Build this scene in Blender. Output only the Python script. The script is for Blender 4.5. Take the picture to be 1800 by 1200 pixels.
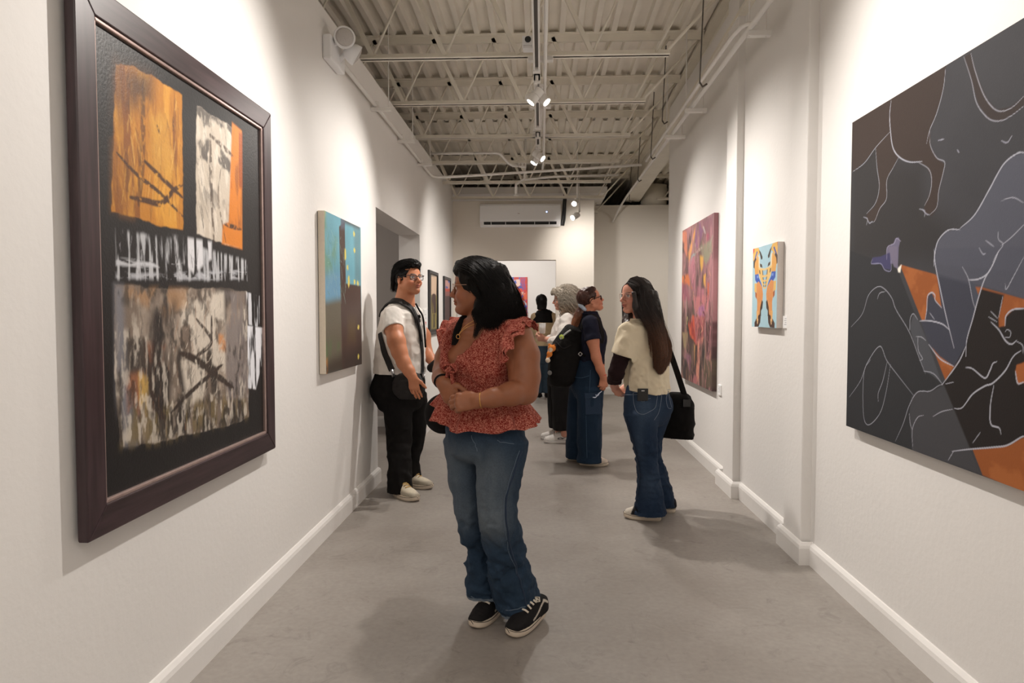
import bpy, bmesh, math, random
import numpy as np
from math import sin, cos, pi, atan, atan2, sqrt, radians, exp
from mathutils import Vector, Matrix

for _o in list(bpy.data.objects):
    bpy.data.objects.remove(_o)
SC = bpy.context.scene
COL = SC.collection
random.seed(7)
RNG = np.random.default_rng(11)

# ------------------------------------------------------------------ camera
F, EYE = 1200.0, 1.38
YAW, PITCH = atan(51 / 1200.0), atan(50 / 1200.0)
cd = bpy.data.cameras.new('camera')
cd.lens, cd.sensor_width, cd.sensor_fit = 24.0, 36.0, 'HORIZONTAL'
cd.clip_start, cd.clip_end = 0.05, 80
CAM = bpy.data.objects.new('camera', cd)
CAM.location = (0, 0, EYE)
CAM.rotation_euler = (pi / 2 - PITCH, 0, YAW)
COL.objects.link(CAM)
SC.camera = CAM

# ------------------------------------------------------------------ world, exposure
SC.view_settings.view_transform = 'Standard'
SC.view_settings.look = 'None'
SC.view_settings.gamma = 1.0
SC.view_settings.use_curve_mapping = False
SC.view_settings.exposure = 0.19
W = bpy.data.worlds.new('room_air')
SC.world = W
W.use_nodes = True
W.node_tree.nodes['Background'].inputs[0].default_value = (1.0, 0.93, 0.86, 1)
W.node_tree.nodes['Background'].inputs[1].default_value = 0.05

# ------------------------------------------------------------------ lights
WARM = (1.0, 0.935, 0.868)


def aim(o, target):
    d = Vector(target) - o.location
    o.rotation_euler = d.to_track_quat('-Z', 'Y').to_euler()


def spot(loc, target, power, angle=60, blend=0.6, radius=0.035, color=WARM):
    l = bpy.data.lights.new('spot_beam', 'SPOT')
    l.energy, l.spot_size, l.spot_blend, l.shadow_soft_size = power, radians(angle), blend, radius
    l.color = color
    o = bpy.data.objects.new('spot_beam', l)
    o.location = loc
    COL.objects.link(o)
    aim(o, target)
    return o


def area(loc, target, power, sx, sy, color=WARM):
    l = bpy.data.lights.new('area_fill', 'AREA')
    l.shape, l.size, l.size_y, l.energy, l.color = 'RECTANGLE', sx, sy, power, color
    o = bpy.data.objects.new('area_fill', l)
    o.location = loc
    COL.objects.link(o)
    aim(o, target)
    return o


# ceiling track spots in and above view, other rooms' lamps, and added fill lamps
SC.cycles.diffuse_bounces = 7
SC.cycles.max_bounces = 10
LZ = 3.0
spot((-0.02, 3.15, LZ), (-1.33, 2.55, 1.75), 145, 100, 1.0)
spot((-0.02, 5.35, LZ), (-1.33, 4.5, 1.6), 150, 85, 1.0)
spot((0.00, 5.35, LZ), (1.49, 4.7, 1.3), 165, 95, 1.0)
spot((0.0, 3.15, LZ), (1.49, 2.6, 1.8), 155, 105, 1.0)
spot((0.0, 7.5, LZ), (1.49, 6.4, 1.6), 130, 80, 1.0)
spot((0.0, 7.5, LZ), (-1.33, 8.6, 1.6), 120, 85, 1.0)
spot((0.45, 9.4, 2.80), (-1.2, 9.4, 1.5), 42, 80, 1.0)
spot((0.45, 9.4, 2.65), (1.0, 11.6, 1.6), 42, 100, 1.0)
spot((-0.8, 13.4, 3.0), (-0.6, 16.3, 1.6), 240, 100, 1.0)
spot((-0.8, 12.4, 3.0), (-0.8, 12.4, 0), 90, 130, 1.0)
spot((-2.6, 5.6, 2.7), (-2.9, 7.8, 0.8), 30, 140, 1.0)
area((0, -0.6, 3.05), (0, -0.8, 0), 40, 1.8, 1.6)  # added area fill over the camera, no such panel on the ceiling
spot((-0.03, 6.4, 3.1), (0, 6.4, 0), 115, 150, 1.0, 0.06)  # added wide downlight, brightens floor and ceiling bounce, has no fixture
spot((-0.03, 8.6, 3.0), (0.2, 8.5, 0), 58, 150, 1.0, 0.06)  # added fill downlight farther back, also without a fixture
spot((2.6, 9.6, 3.1), (1.9, 10.6, 0), 110, 150, 1.0, 0.06)


# ------------------------------------------------------------------ pixel -> point at a known depth
_fw = np.array([-sin(YAW) * cos(PITCH), cos(YAW) * cos(PITCH), -sin(PITCH)])
_rt = np.array([cos(YAW), sin(YAW), 0.0])
_up = np.cross(_rt, _fw)
_C = np.array([0, 0, EYE])


def _ray(x, y):
    return _fw + _rt * ((x - 900) / F) + _up * ((600 - y) / F)


def on(axis, val, x, y):
    r = _ray(x, y)
    return _C + r * ((val - _C[axis]) / r[axis])


def at(x, y, Y):
    return on(1, Y, x, y)


# ------------------------------------------------------------------ objects
def tag(o, label=None, cat=None, group=None, kind=None):
    if label: o['label'] = label
    if cat: o['category'] = cat
    if group: o['group'] = group
    if kind: o['kind'] = kind
    return o


OFF = {}


def thing(name, loc, label, cat, group=None):
    o = bpy.data.objects.new(name, None)
    o.empty_display_size = 0.1
    o.location = loc
    COL.objects.link(o)
    OFF[o.name] = np.array(loc, float)
    return tag(o, label, cat, group)


def mesh_from(name, V, FQ=None, FT=None, faces=None, mats=(), smooth=True, parent=None, origin=None, cols=None, mi=None):
    """numpy verts + quads/tris (or a face list) -> one mesh object; V in world metres"""
    V = np.asarray(V, float)
    if parent is not None:
        off = OFF[parent.name]
    else:
        off = np.array(origin if origin is not None else (0, 0, 0), float)
    V = V - off
    me = bpy.data.meshes.new(name)
    if faces is not None:
        me.from_pydata([tuple(v) for v in V], [], [tuple(int(i) for i in f) for f in faces])
    else:
        parts = []
        tot = []
        if FQ is not None and len(FQ):
            parts.append(np.asarray(FQ, np.int32).ravel()); tot.append(np.full(len(FQ), 4, np.int32))
        if FT is not None and len(FT):
            parts.append(np.asarray(FT, np.int32).ravel()); tot.append(np.full(len(FT), 3, np.int32))
        li = np.concatenate(parts); tt = np.concatenate(tot)
        st = np.concatenate([[0], np.cumsum(tt)[:-1]]).astype(np.int32)
        me.vertices.add(len(V)); me.vertices.foreach_set('co', V.astype(np.float32).ravel())
        me.loops.add(len(li)); me.loops.foreach_set('vertex_index', li)
        me.polygons.add(len(tt)); me.polygons.foreach_set('loop_start', st)
        me.update(calc_edges=True)
        me.validate()
    if mi is not None and len(mi) == len(me.polygons):
        me.polygons.foreach_set('material_index', np.asarray(mi, np.int32))
    if smooth:
        me.polygons.foreach_set('use_smooth', np.ones(len(me.polygons), bool))
    if cols is not None:
        a = me.color_attributes.new('Col', 'FLOAT_COLOR', 'POINT')
        c = np.ones((len(V), 4), np.float32); c[:, :3] = cols
        a.data.foreach_set('color', c.ravel())
    for m in mats: me.materials.append(m)
    o = bpy.data.objects.new(name, me)
    COL.objects.link(o)
    if parent is not None:
        o.parent = parent
        OFF[o.name] = OFF[parent.name]
    else:
        o.location = off
        OFF[o.name] = off
    return o


class MB:
    """collects shapes into one mesh"""

    def __init__(s):
        s.v, s.f, s.m = [], [], []

    def add(s, V, Fc, m=0):
        b = len(s.v)
        s.v += [tuple(map(float, p)) for p in V]
        s.f += [tuple(i + b for i in f) for f in Fc]
        s.m += [m] * len(Fc)
        return s

    def box(s, lo, hi, m=0):
        x0, y0, z0 = lo; x1, y1, z1 = hi
        return s.add([(x0, y0, z0), (x1, y0, z0), (x1, y1, z0), (x0, y1, z0), (x0, y0, z1), (x1, y0, z1), (x1, y1, z1), (x0, y1, z1)],
                     [(0, 3, 2, 1), (4, 5, 6, 7), (0, 1, 5, 4), (1, 2, 6, 5), (2, 3, 7, 6), (3, 0, 4, 7)], m)

    def prism(s, poly, axis, a, b, m=0):
        """poly: 2D points in the other two axes (cyclic order), extruded along axis a..b"""
        n = len(poly)

        def p3(q, t):
            if axis == 0: return (t, q[0], q[1])
            if axis == 1: return (q[0], t, q[1])
            return (q[0], q[1], t)
        V = [p3(q, a) for q in poly] + [p3(q, b) for q in poly]
        Fc = [tuple(range(n))[::-1], tuple(range(n, 2 * n))]
        Fc += [(i, (i + 1) % n, n + (i + 1) % n, n + i) for i in range(n)]
        return s.add(V, Fc, m)

    def tube(s, pts, r, n=10, m=0, cap=True, flat=None, up=None):
        """round tube along pts; r number or list; flat=(u scale, v scale)"""
        P = [Vector(p) for p in pts]
        k = len(P)
        R = r if hasattr(r, '__len__') else [r] * k
        V, Fc = [], []
        ref = Vector(up) if up is not None else None
        pu = None
        for i in range(k):
            t = (P[min(i + 1, k - 1)] - P[max(i - 1, 0)])
            if t.length < 1e-9: t = Vector((0, 0, 1))
            t.normalize()
            if ref is not None:
                u = ref - t * ref.dot(t)
            elif pu is None:
                u = t.orthogonal()
            else:
                u = pu - t * pu.dot(t)
            if u.length < 1e-6: u = t.orthogonal()
            u.normalize(); pu = u
            w = t.cross(u)
            fu, fv = flat if flat else (1, 1)
            for j in range(n):
                a = 2 * pi * j / n
                V.append(P[i] + u * (cos(a) * R[i] * fu) + w * (sin(a) * R[i] * fv))
        for i in range(k - 1):
            for j in range(n):
                j2 = (j + 1) % n
                Fc.append((i * n + j, i * n + j2, (i + 1) * n + j2, (i + 1) * n + j))
        if cap:
            Fc.append(tuple(range(n))[::-1]); Fc.append(tuple((k - 1) * n + j for j in range(n)))
        return s.add(V, Fc, m)

    def bar(s, a, b, w, d, up=(0, 0, 1), m=0):
        """rectangular bar from a to b, w across, d along 'up'"""
        a, b = Vector(a), Vector(b)
        t = (b - a).normalized()
        u = Vector(up) - t * Vector(up).dot(t)
        if u.length < 1e-6: u = t.orthogonal()
        u.normalize(); w_ = t.cross(u)
        V = []
        for p in (a, b):
            for (i, j) in ((-1, -1), (1, -1), (1, 1), (-1, 1)):
                V.append(p + w_ * (i * w / 2) + u * (j * d / 2))
        return s.add(V, [(0, 3, 2, 1), (4, 5, 6, 7), (0, 1, 5, 4), (1, 2, 6, 5), (2, 3, 7, 6), (3, 0, 4, 7)], m)

    def lathe(s, prof, M, n=20, m=0, cap=True):
        """prof: (r, h) pairs along local +Z of matrix M"""
        V, Fc = [], []
        k = len(prof)
        for (r, h) in prof:
            for j in range(n):
                a = 2 * pi * j / n
                V.append(M @ Vector((r * cos(a), r * sin(a), h)))
        for i in range(k - 1):
            for j in range(n):
                j2 = (j + 1) % n
                Fc.append((i * n + j, i * n + j2, (i + 1) * n + j2, (i + 1) * n + j))
        if cap:
            Fc.append(tuple(range(n))[::-1]); Fc.append(tuple((k - 1) * n + j for j in range(n)))
        return s.add(V, Fc, m)

    def build(s, name, mats, parent=None, smooth=False, bevel=0, seg=2, origin=None, cols=None, auto=None):
        if not isinstance(mats, (list, tuple)): mats = [mats]
        V = np.array(s.v)
        if parent is None and origin is None:
            lo, hi = V.min(0), V.max(0)
            origin = ((lo[0] + hi[0]) / 2, (lo[1] + hi[1]) / 2, lo[2])
        o = mesh_from(name, V, faces=s.f, mats=mats, smooth=smooth or auto is not None, parent=parent, origin=origin, cols=cols, mi=s.m)
        bm = bmesh.new(); bm.from_mesh(o.data)
        bmesh.ops.recalc_face_normals(bm, faces=bm.faces)
        if auto is not None:
            for e in bm.edges:
                if len(e.link_faces) == 2 and e.calc_face_angle(0) > radians(auto): e.smooth = False
        bm.to_mesh(o.data); bm.free()
        if bevel:
            md = o.modifiers.new('edge', 'BEVEL')
            md.width, md.segments, md.limit_method, md.angle_limit = bevel, seg, 'ANGLE', radians(35)
        return o


# ------------------------------------------------------------------ materials
def srgb(r, g=None, b=None):
    if g is None: r, g, b = r
    return tuple(((c / 255) / 12.92 if c / 255 <= 0.04045 else ((c / 255 + 0.055) / 1.055) ** 2.4) for c in (r, g, b))


def mat(name, col, rough=0.5, metal=0.0, noise=0.0, nscale=8.0, bump=0.0, bscale=60.0, emit=None, estr=0.0, spec=0.5, sheen=0.0, alpha=1.0, trans=0.0, attr=False, col2=None):
    m = bpy.data.materials.new(name)
    m.use_nodes = True
    nt = m.node_tree; N = nt.nodes; L = nt.links
    b = N['Principled BSDF']
    b.inputs['Base Color'].default_value = (*col, 1)
    b.inputs['Roughness'].default_value = rough
    b.inputs['Metallic'].default_value = metal
    b.inputs['Specular IOR Level'].default_value = spec
    b.inputs['Alpha'].default_value = alpha
    b.inputs['Transmission Weight'].default_value = trans
    if sheen:
        b.inputs['Sheen Weight'].default_value = sheen
    if emit:
        b.inputs['Emission Color'].default_value = (*emit, 1)
        b.inputs['Emission Strength'].default_value = estr
    tc = N.new('ShaderNodeTexCoord')
    src = None
    if attr:
        a = N.new('ShaderNodeVertexColor'); a.layer_name = 'Col'
        src = a.outputs['Color']
    if noise or col2:
        nz = N.new('ShaderNodeTexNoise'); nz.inputs['Scale'].default_value = nscale
        nz.inputs['Detail'].default_value = 6
        L.new(tc.outputs['Object'], nz.inputs['Vector'])
        if col2:
            mx = N.new('ShaderNodeMix'); mx.data_type = 'RGBA'
            rp = N.new('ShaderNodeValToRGB')
            rp.color_ramp.elements[0].position, rp.color_ramp.elements[1].position = 0.38, 0.64
            L.new(nz.outputs['Fac'], rp.inputs['Fac'])
            L.new(rp.outputs['Color'], mx.inputs['Factor'])
            mx.inputs[6].default_value = (*col, 1); mx.inputs[7].default_value = (*col2, 1)
            L.new(mx.outputs[2], b.inputs['Base Color'])
        else:
            mr = N.new('ShaderNodeMapRange')
            mr.inputs['From Min'].default_value, mr.inputs['From Max'].default_value = 0.25, 0.75
            mr.inputs['To Min'].default_value, mr.inputs['To Max'].default_value = 1 - noise, 1 + noise
            L.new(nz.outputs['Fac'], mr.inputs['Value'])
            mx = N.new('ShaderNodeVectorMath'); mx.operation = 'SCALE'
            if src is not None: L.new(src, mx.inputs[0])
            else: mx.inputs[0].default_value = col
            L.new(mr.outputs['Result'], mx.inputs['Scale'])
            L.new(mx.outputs['Vector'], b.inputs['Base Color'])
    elif src is not None:
        L.new(src, b.inputs['Base Color'])
    if bump:
        n2 = N.new('ShaderNodeTexNoise'); n2.inputs['Scale'].default_value = bscale; n2.inputs['Detail'].default_value = 5
        L.new(tc.outputs['Object'], n2.inputs['Vector'])
        bp = N.new('ShaderNodeBump'); bp.inputs['Strength'].default_value = bump; bp.inputs['Distance'].default_value = 0.01
        L.new(n2.outputs['Fac'], bp.inputs['Height'])
        L.new(bp.outputs['Normal'], b.inputs['Normal'])
    return m


M = {}
M['wall'] = mat('white_wall_paint', (0.80, 0.782, 0.762), 0.62, noise=0.015, nscale=2.5, bump=0.12, bscale=35)
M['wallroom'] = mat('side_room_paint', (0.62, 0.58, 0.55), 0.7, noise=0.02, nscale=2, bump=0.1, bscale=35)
M['backwall'] = mat('cream_wall_paint', (0.76, 0.71, 0.64), 0.62, noise=0.02, nscale=1.5, bump=0.1, bscale=30)
M['trim'] = mat('white_trim_paint', (0.80, 0.782, 0.762), 0.4, noise=0.02, nscale=5, bump=0.15, bscale=20)
M['steel'] = mat('cream_painted_steel', (0.80, 0.76, 0.67), 0.5, noise=0.06, nscale=6, bump=0.05, bscale=40)
M['deck'] = mat('cream_painted_deck', (0.80, 0.76, 0.68), 0.55, noise=0.08, nscale=3, bump=0.06, bscale=20)
M['darksteel'] = mat('dark_bare_steel', (0.10, 0.085, 0.07), 0.5, noise=0.2, nscale=20)
M['white_plastic'] = mat('white_plastic', (0.82, 0.82, 0.83), 0.35)
M['black_plastic'] = mat('black_plastic', (0.015, 0.015, 0.016), 0.4)
M['white_metal'] = mat('white_enamel', (0.78, 0.76, 0.73), 0.4)
M['lamp'] = mat('lit_lens', (1, 1, 1), 0.3, emit=(1, 0.93, 0.82), estr=25)
M['led'] = mat('blue_led', (0.3, 0.4, 0.9), 0.3, emit=(0.35, 0.5, 1.0), estr=4)
M['paper'] = mat('label_paper', (0.85, 0.85, 0.85), 0.6)
M['ink'] = mat('black_ink', (0.03, 0.03, 0.03), 0.6)
M['redink'] = mat('red_ink', (0.6, 0.02, 0.02), 0.6)

# ================================================================== noise helpers (numpy)
def _hash(i, j, k):
    n = (i * 374761393 + j * 668265263 + k * 1274126177) & 0x7fffffff
    n = ((n ^ (n >> 13)) * 1274126177) & 0x7fffffff
    n = ((n ^ (n >> 15)) * 1442695041) & 0x7fffffff
    return ((n >> 8) & 0xffff) / 65535.0


def vnoise(x, y, z=None):
    """value noise 0..1"""
    x = np.asarray(x, float); y = np.asarray(y, float)
    z = np.zeros_like(x) if z is None else np.asarray(z, float)
    x, y, z = np.broadcast_arrays(x, y, z)
    i, j, k = np.floor(x).astype(np.int64), np.floor(y).astype(np.int64), np.floor(z).astype(np.int64)
    fx, fy, fz = x - i, y - j, z - k
    fx, fy, fz = fx * fx * (3 - 2 * fx), fy * fy * (3 - 2 * fy), fz * fz * (3 - 2 * fz)
    r = 0
    for a in (0, 1):
        for b in (0, 1):
            for c in (0, 1):
                w = (fx if a else 1 - fx) * (fy if b else 1 - fy) * (fz if c else 1 - fz)
                r = r + w * _hash(i + a, j + b, k + c)
    return r


def fbm(x, y, z=None, o=4):
    r, a, t = 0, 0.5, 0
    z = 0.0 * np.asarray(x) if z is None else z
    for q in range(o):
        r = r + a * vnoise(x * 2 ** q + 17.3 * q, y * 2 ** q + 5.1 * q, z * 2 ** q + 9.7 * q); t += a; a *= 0.5
    return r / t


def sstep(a, b, x):
    t = np.clip((x - a) / (b - a), 0, 1)
    return t * t * (3 - 2 * t)


def catmull(P, n=8):
    P = np.asarray(P, float)
    if len(P) < 3: return P
    Q = np.vstack([2 * P[0] - P[1], P, 2 * P[-1] - P[-2]])
    out = []
    for i in range(1, len(Q) - 2):
        p0, p1, p2, p3 = Q[i - 1], Q[i], Q[i + 1], Q[i + 2]
        for t in np.linspace(0, 1, n, endpoint=False):
            out.append(0.5 * ((2 * p1) + (-p0 + p2) * t + (2 * p0 - 5 * p1 + 4 * p2 - p3) * t * t + (-p0 + 3 * p1 - 3 * p2 + p3) * t ** 3))
    out.append(P[-1])
    return np.array(out)




def bez(pts, n=6): return [tuple(p) for p in catmull(np.array(pts), n)]



# ================================================================== the room
XL, XR, YB, YR = -1.33, 1.49, 10.30, 11.62


def struct(o):
    o['kind'] = 'structure'
    return o


def concrete():
    m = bpy.data.materials.new('polished_concrete'); m.use_nodes = True
    nt = m.node_tree; N = nt.nodes; L = nt.links; b = N['Principled BSDF']
    tc = N.new('ShaderNodeTexCoord')
    n1 = N.new('ShaderNodeTexNoise'); n1.inputs['Scale'].default_value = 1.1; n1.inputs['Detail'].default_value = 8; n1.inputs['Roughness'].default_value = 0.62
    n2 = N.new('ShaderNodeTexNoise'); n2.inputs['Scale'].default_value = 38; n2.inputs['Detail'].default_value = 6
    n3 = N.new('ShaderNodeTexNoise'); n3.inputs['Scale'].default_value = 6.5; n3.inputs['Detail'].default_value = 9; n3.inputs['Roughness'].default_value = 0.7; n3.inputs['Distortion'].default_value = 1.2
    for n in (n1, n2, n3): L.new(tc.outputs['Object'], n.inputs['Vector'])
    r1 = N.new('ShaderNodeValToRGB')
    r1.color_ramp.elements[0].position, r1.color_ramp.elements[1].position = 0.36, 0.66
    r1.color_ramp.elements[0].color = (0.272, 0.243, 0.218, 1); r1.color_ramp.elements[1].color = (0.350, 0.322, 0.296, 1)
    L.new(n1.outputs['Fac'], r1.inputs['Fac'])
    r3 = N.new('ShaderNodeValToRGB')
    r3.color_ramp.elements[0].position, r3.color_ramp.elements[1].position = 0.30, 0.44
    r3.color_ramp.elements[0].color = (0.74, 0.73, 0.72, 1); r3.color_ramp.elements[1].color = (1, 1, 1, 1)
    L.new(n3.outputs['Fac'], r3.inputs['Fac'])
    mr = N.new('ShaderNodeMapRange'); mr.inputs['From Min'].default_value, mr.inputs['From Max'].default_value = 0.2, 0.8
    mr.inputs['To Min'].default_value, mr.inputs['To Max'].default_value = 0.90, 1.10
    L.new(n2.outputs['Fac'], mr.inputs['Value'])
    mx = N.new('ShaderNodeMix'); mx.data_type = 'RGBA'; mx.blend_type = 'MULTIPLY'; mx.inputs['Factor'].default_value = 1
    L.new(r1.outputs['Color'], mx.inputs[6]); L.new(r3.outputs['Color'], mx.inputs[7])
    sc = N.new('ShaderNodeVectorMath'); sc.operation = 'SCALE'
    L.new(mx.outputs[2], sc.inputs[0]); L.new(mr.outputs['Result'], sc.inputs['Scale'])
    L.new(sc.outputs['Vector'], b.inputs['Base Color'])
    rr = N.new('ShaderNodeMapRange'); rr.inputs['To Min'].default_value, rr.inputs['To Max'].default_value = 0.34, 0.58
    L.new(n3.outputs['Fac'], rr.inputs['Value']); L.new(rr.outputs['Result'], b.inputs['Roughness'])
    bp = N.new('ShaderNodeBump'); bp.inputs['Strength'].default_value = 0.12; bp.inputs['Distance'].default_value = 0.006
    L.new(n3.outputs['Fac'], bp.inputs['Height']); L.new(bp.outputs['Normal'], b.inputs['Normal'])
    return m


M['floor'] = concrete()
struct(MB().box((-4.4, -2.6, -0.12), (4.6, 16.6, 0)).build('floor', M['floor'], origin=(0, 0, 0)))

# --- side wall with the open doorway
DY0, DY1, DZ = 5.48, 7.465, 2.233
w = MB()
w.box((XL - 0.23, -2.4, 0), (XL, DY0, 3.24)); w.box((XL - 0.23, DY1, 0), (XL, YB, 3.24)); w.box((XL - 0.23, DY0, DZ), (XL, DY1, 3.24))
struct(w.build('wall_left', M['wall'], origin=(XL, 0, 0)))
# --- wall with the pilasters
w = MB()
w.box((XR, -2.4, 0), (XR + 0.25, 8.12, 3.76))
for (a, b) in ((3.77, 4.08), (5.12, 5.43)):
    w.box((XR - 0.055, a + 0.02, 0), (XR + 0.02, b - 0.02, 3.76))
struct(w.build('wall_right', M['wall'], origin=(XR, 0, 0), bevel=0.006))
# --- far end of the corridor
OX0, OX1, OZ = -1.285, 0.222, 2.178
w = MB()
w.box((XL - 0.23, YB, 0), (OX0, YB + 0.2, 3.06)); w.box((OX1, YB, 0), (0.79, YB + 0.2, 3.06)); w.box((OX0, YB, OZ), (OX1, YB + 0.2, 3.06))
struct(w.build('wall_back', M['backwall'], origin=(0, YB, 0)))
w = MB(); w.box((0.80, YR, 0), (4.3, YR + 0.2, 3.19))
w.box((0.70, YB + 0.2, 0), (0.80, YR + 0.2, 3.06))
struct(w.build('wall_back_side', M['backwall'], origin=(2, YR, 0)))
struct(MB().box((-3.2, 16.3, 0), (0.80, 16.5, 3.2)).build('wall_far', M['wall'], origin=(0, 16.3, 0)))
struct(MB().box((-3.4, YB + 0.2, 0), (-3.2, 16.5, 3.2)).build('wall_far_left', M['wall'], origin=(-3.2, 13, 0)))
struct(MB().box((0.80, YR + 0.2, 0), (1.0, 16.5, 3.2)).build('wall_far_right', M['wall'], origin=(0.8, 14, 0)))
struct(MB().box((-3.4, YB + 0.2, 3.2), (1.0, 16.5, 3.3)).build('ceiling_far', M['wall'], origin=(-1, 13, 3.2)))
# --- dim room behind the doorway
w = MB()
w.box((-3.9, 8.2, 0), (XL - 0.23, 8.4, 3.24)); w.box((-4.1, 2.6, 0), (-3.9, 8.4, 3.24)); w.box((-4.1, 2.4, 0), (XL - 0.23, 2.6, 3.24))
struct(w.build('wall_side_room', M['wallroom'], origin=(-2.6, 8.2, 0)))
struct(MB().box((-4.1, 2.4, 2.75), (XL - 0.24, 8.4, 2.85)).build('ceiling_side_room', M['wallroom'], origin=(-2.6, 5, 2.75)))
# --- the outer shell that closes the place
w = MB()
w.box((-4.4, -2.6, 0), (4.6, -2.4, 4.2))
struct(w.build('wall_front', M['wall'], origin=(0, -2.5, 0)))
struct(MB().box((-4.6, -2.6, 0), (-4.4, 16.8, 4.2)).build('wall_outer_left', M['deck'], origin=(-4.5, 5, 0)))
struct(MB().box((4.4, -2.6, 0), (4.6, 16.8, 4.2)).build('wall_outer_right', M['deck'], origin=(4.5, 5, 0)))
struct(MB().box((-4.6, 16.6, 0), (4.6, 16.8, 4.2)).build('wall_outer_back', M['deck'], origin=(0, 16.7, 0)))

# --- baseboards (moulded: flat board with a rounded shoulder)


def board(path, name, flip=1):
    """path of (x, y) wall points; the board stands on the side given by flip"""
    prof = [(0, 0), (0.022, 0), (0.023, 0.092), (0.018, 0.108), (0.006, 0.122), (0, 0.124)]
    P = [Vector((x, y, 0)) for x, y in path]
    V, Fc = [], []
    n = len(prof)
    for i, p in enumerate(P):
        dirs = []
        if i > 0: dirs.append((p - P[i - 1]).normalized())
        if i < len(P) - 1: dirs.append((P[i + 1] - p).normalized())
        ns = [Vector((d.y, -d.x, 0)) * flip for d in dirs]
        nn = ns[0] if len(ns) == 1 else (ns[0] + ns[1]) / (1 + ns[0].dot(ns[1]))
        for (d, z) in prof: V.append(p + nn * d + Vector((0, 0, z)))
    for i in range(len(P) - 1):
        for j in range(n):
            j2 = (j + 1) % n
            Fc.append((i * n + j, i * n + j2, (i + 1) * n + j2, (i + 1) * n + j))
    Fc += [tuple(range(n)), tuple((len(P) - 1) * n + j for j in range(n))]
    return struct(MB().add(V, Fc).build(name, M['trim'], origin=(path[0][0], path[0][1], 0)))


board([(XL, -2.4), (XL, DY0), (XL - 0.23, DY0)], 'baseboard_left')
board([(XL - 0.23, DY1), (XL, DY1), (XL, YB)], 'baseboard_left_end')
xp = XR - 0.055
board([(XR, -2.4), (XR, 3.77), (xp, 3.77), (xp, 4.09), (XR, 4.09), (XR, 5.11), (xp, 5.11), (xp, 5.53), (XR, 5.53), (XR, 8.12), (XR + .25, 8.12)], 'baseboard_right', -1)
board([(OX1, YB), (0.79, YB)], 'baseboard_back', 1)
board([(0.80, YR), (4.3, YR)], 'baseboard_back_side', 1)
board([(-3.2, 16.3), (0.80, 16.3)], 'baseboard_far', 1)
board([(-3.9, 8.2), (XL - 0.23, 8.2)], 'baseboard_side_room', 1)


# ------------------------------------------------------------------ ceiling: ribbed deck on open joists
JY = [2.95, 4.10, 5.10, 6.25, 7.28, 8.36, 9.25, 10.18, 11.4]
JZ = [3.26, 3.26, 3.255, 3.265, 3.225, 3.19, 3.12, 3.07, 3.03]


def zdeck(y):
    return float(np.interp(y, [0, 6.2, 8.4, 10.2, 16], [3.88, 3.88, 3.80, 3.70, 3.52]))


def deck_strip(y0, y1, dz, name):
    xs = []
    pitch = 0.152
    x = -4.4
    while x < 4.4:
        xs += [(x, 0.0), (x + 0.046, 0.0), (x + 0.058, 0.042), (x + 0.140, 0.042)]
        x += pitch
    ys = np.linspace(y0, y1, 9)
    V, Fc = [], []
    n = len(xs)
    for y in ys:
        for (x, z) in xs: V.append((x, y, zdeck(y) + z + dz))
    for i in range(len(ys) - 1):
        for j in range(n - 1): Fc.append((i * n + j, i * n + j + 1, (i + 1) * n + j + 1, (i + 1) * n + j))
    o = MB().add(V, Fc).build(name, M['deck'], origin=(0, y0, 3.8))
    sm = o.modifiers.new('sheet', 'SOLIDIFY'); sm.thickness = 0.006; sm.offset = 1
    return struct(o)


deck_strip(-2.6, 8.72, 0.0, 'ceiling')
deck_strip(8.62, 16.8, -0.02, 'ceiling_rear_deck')

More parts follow.
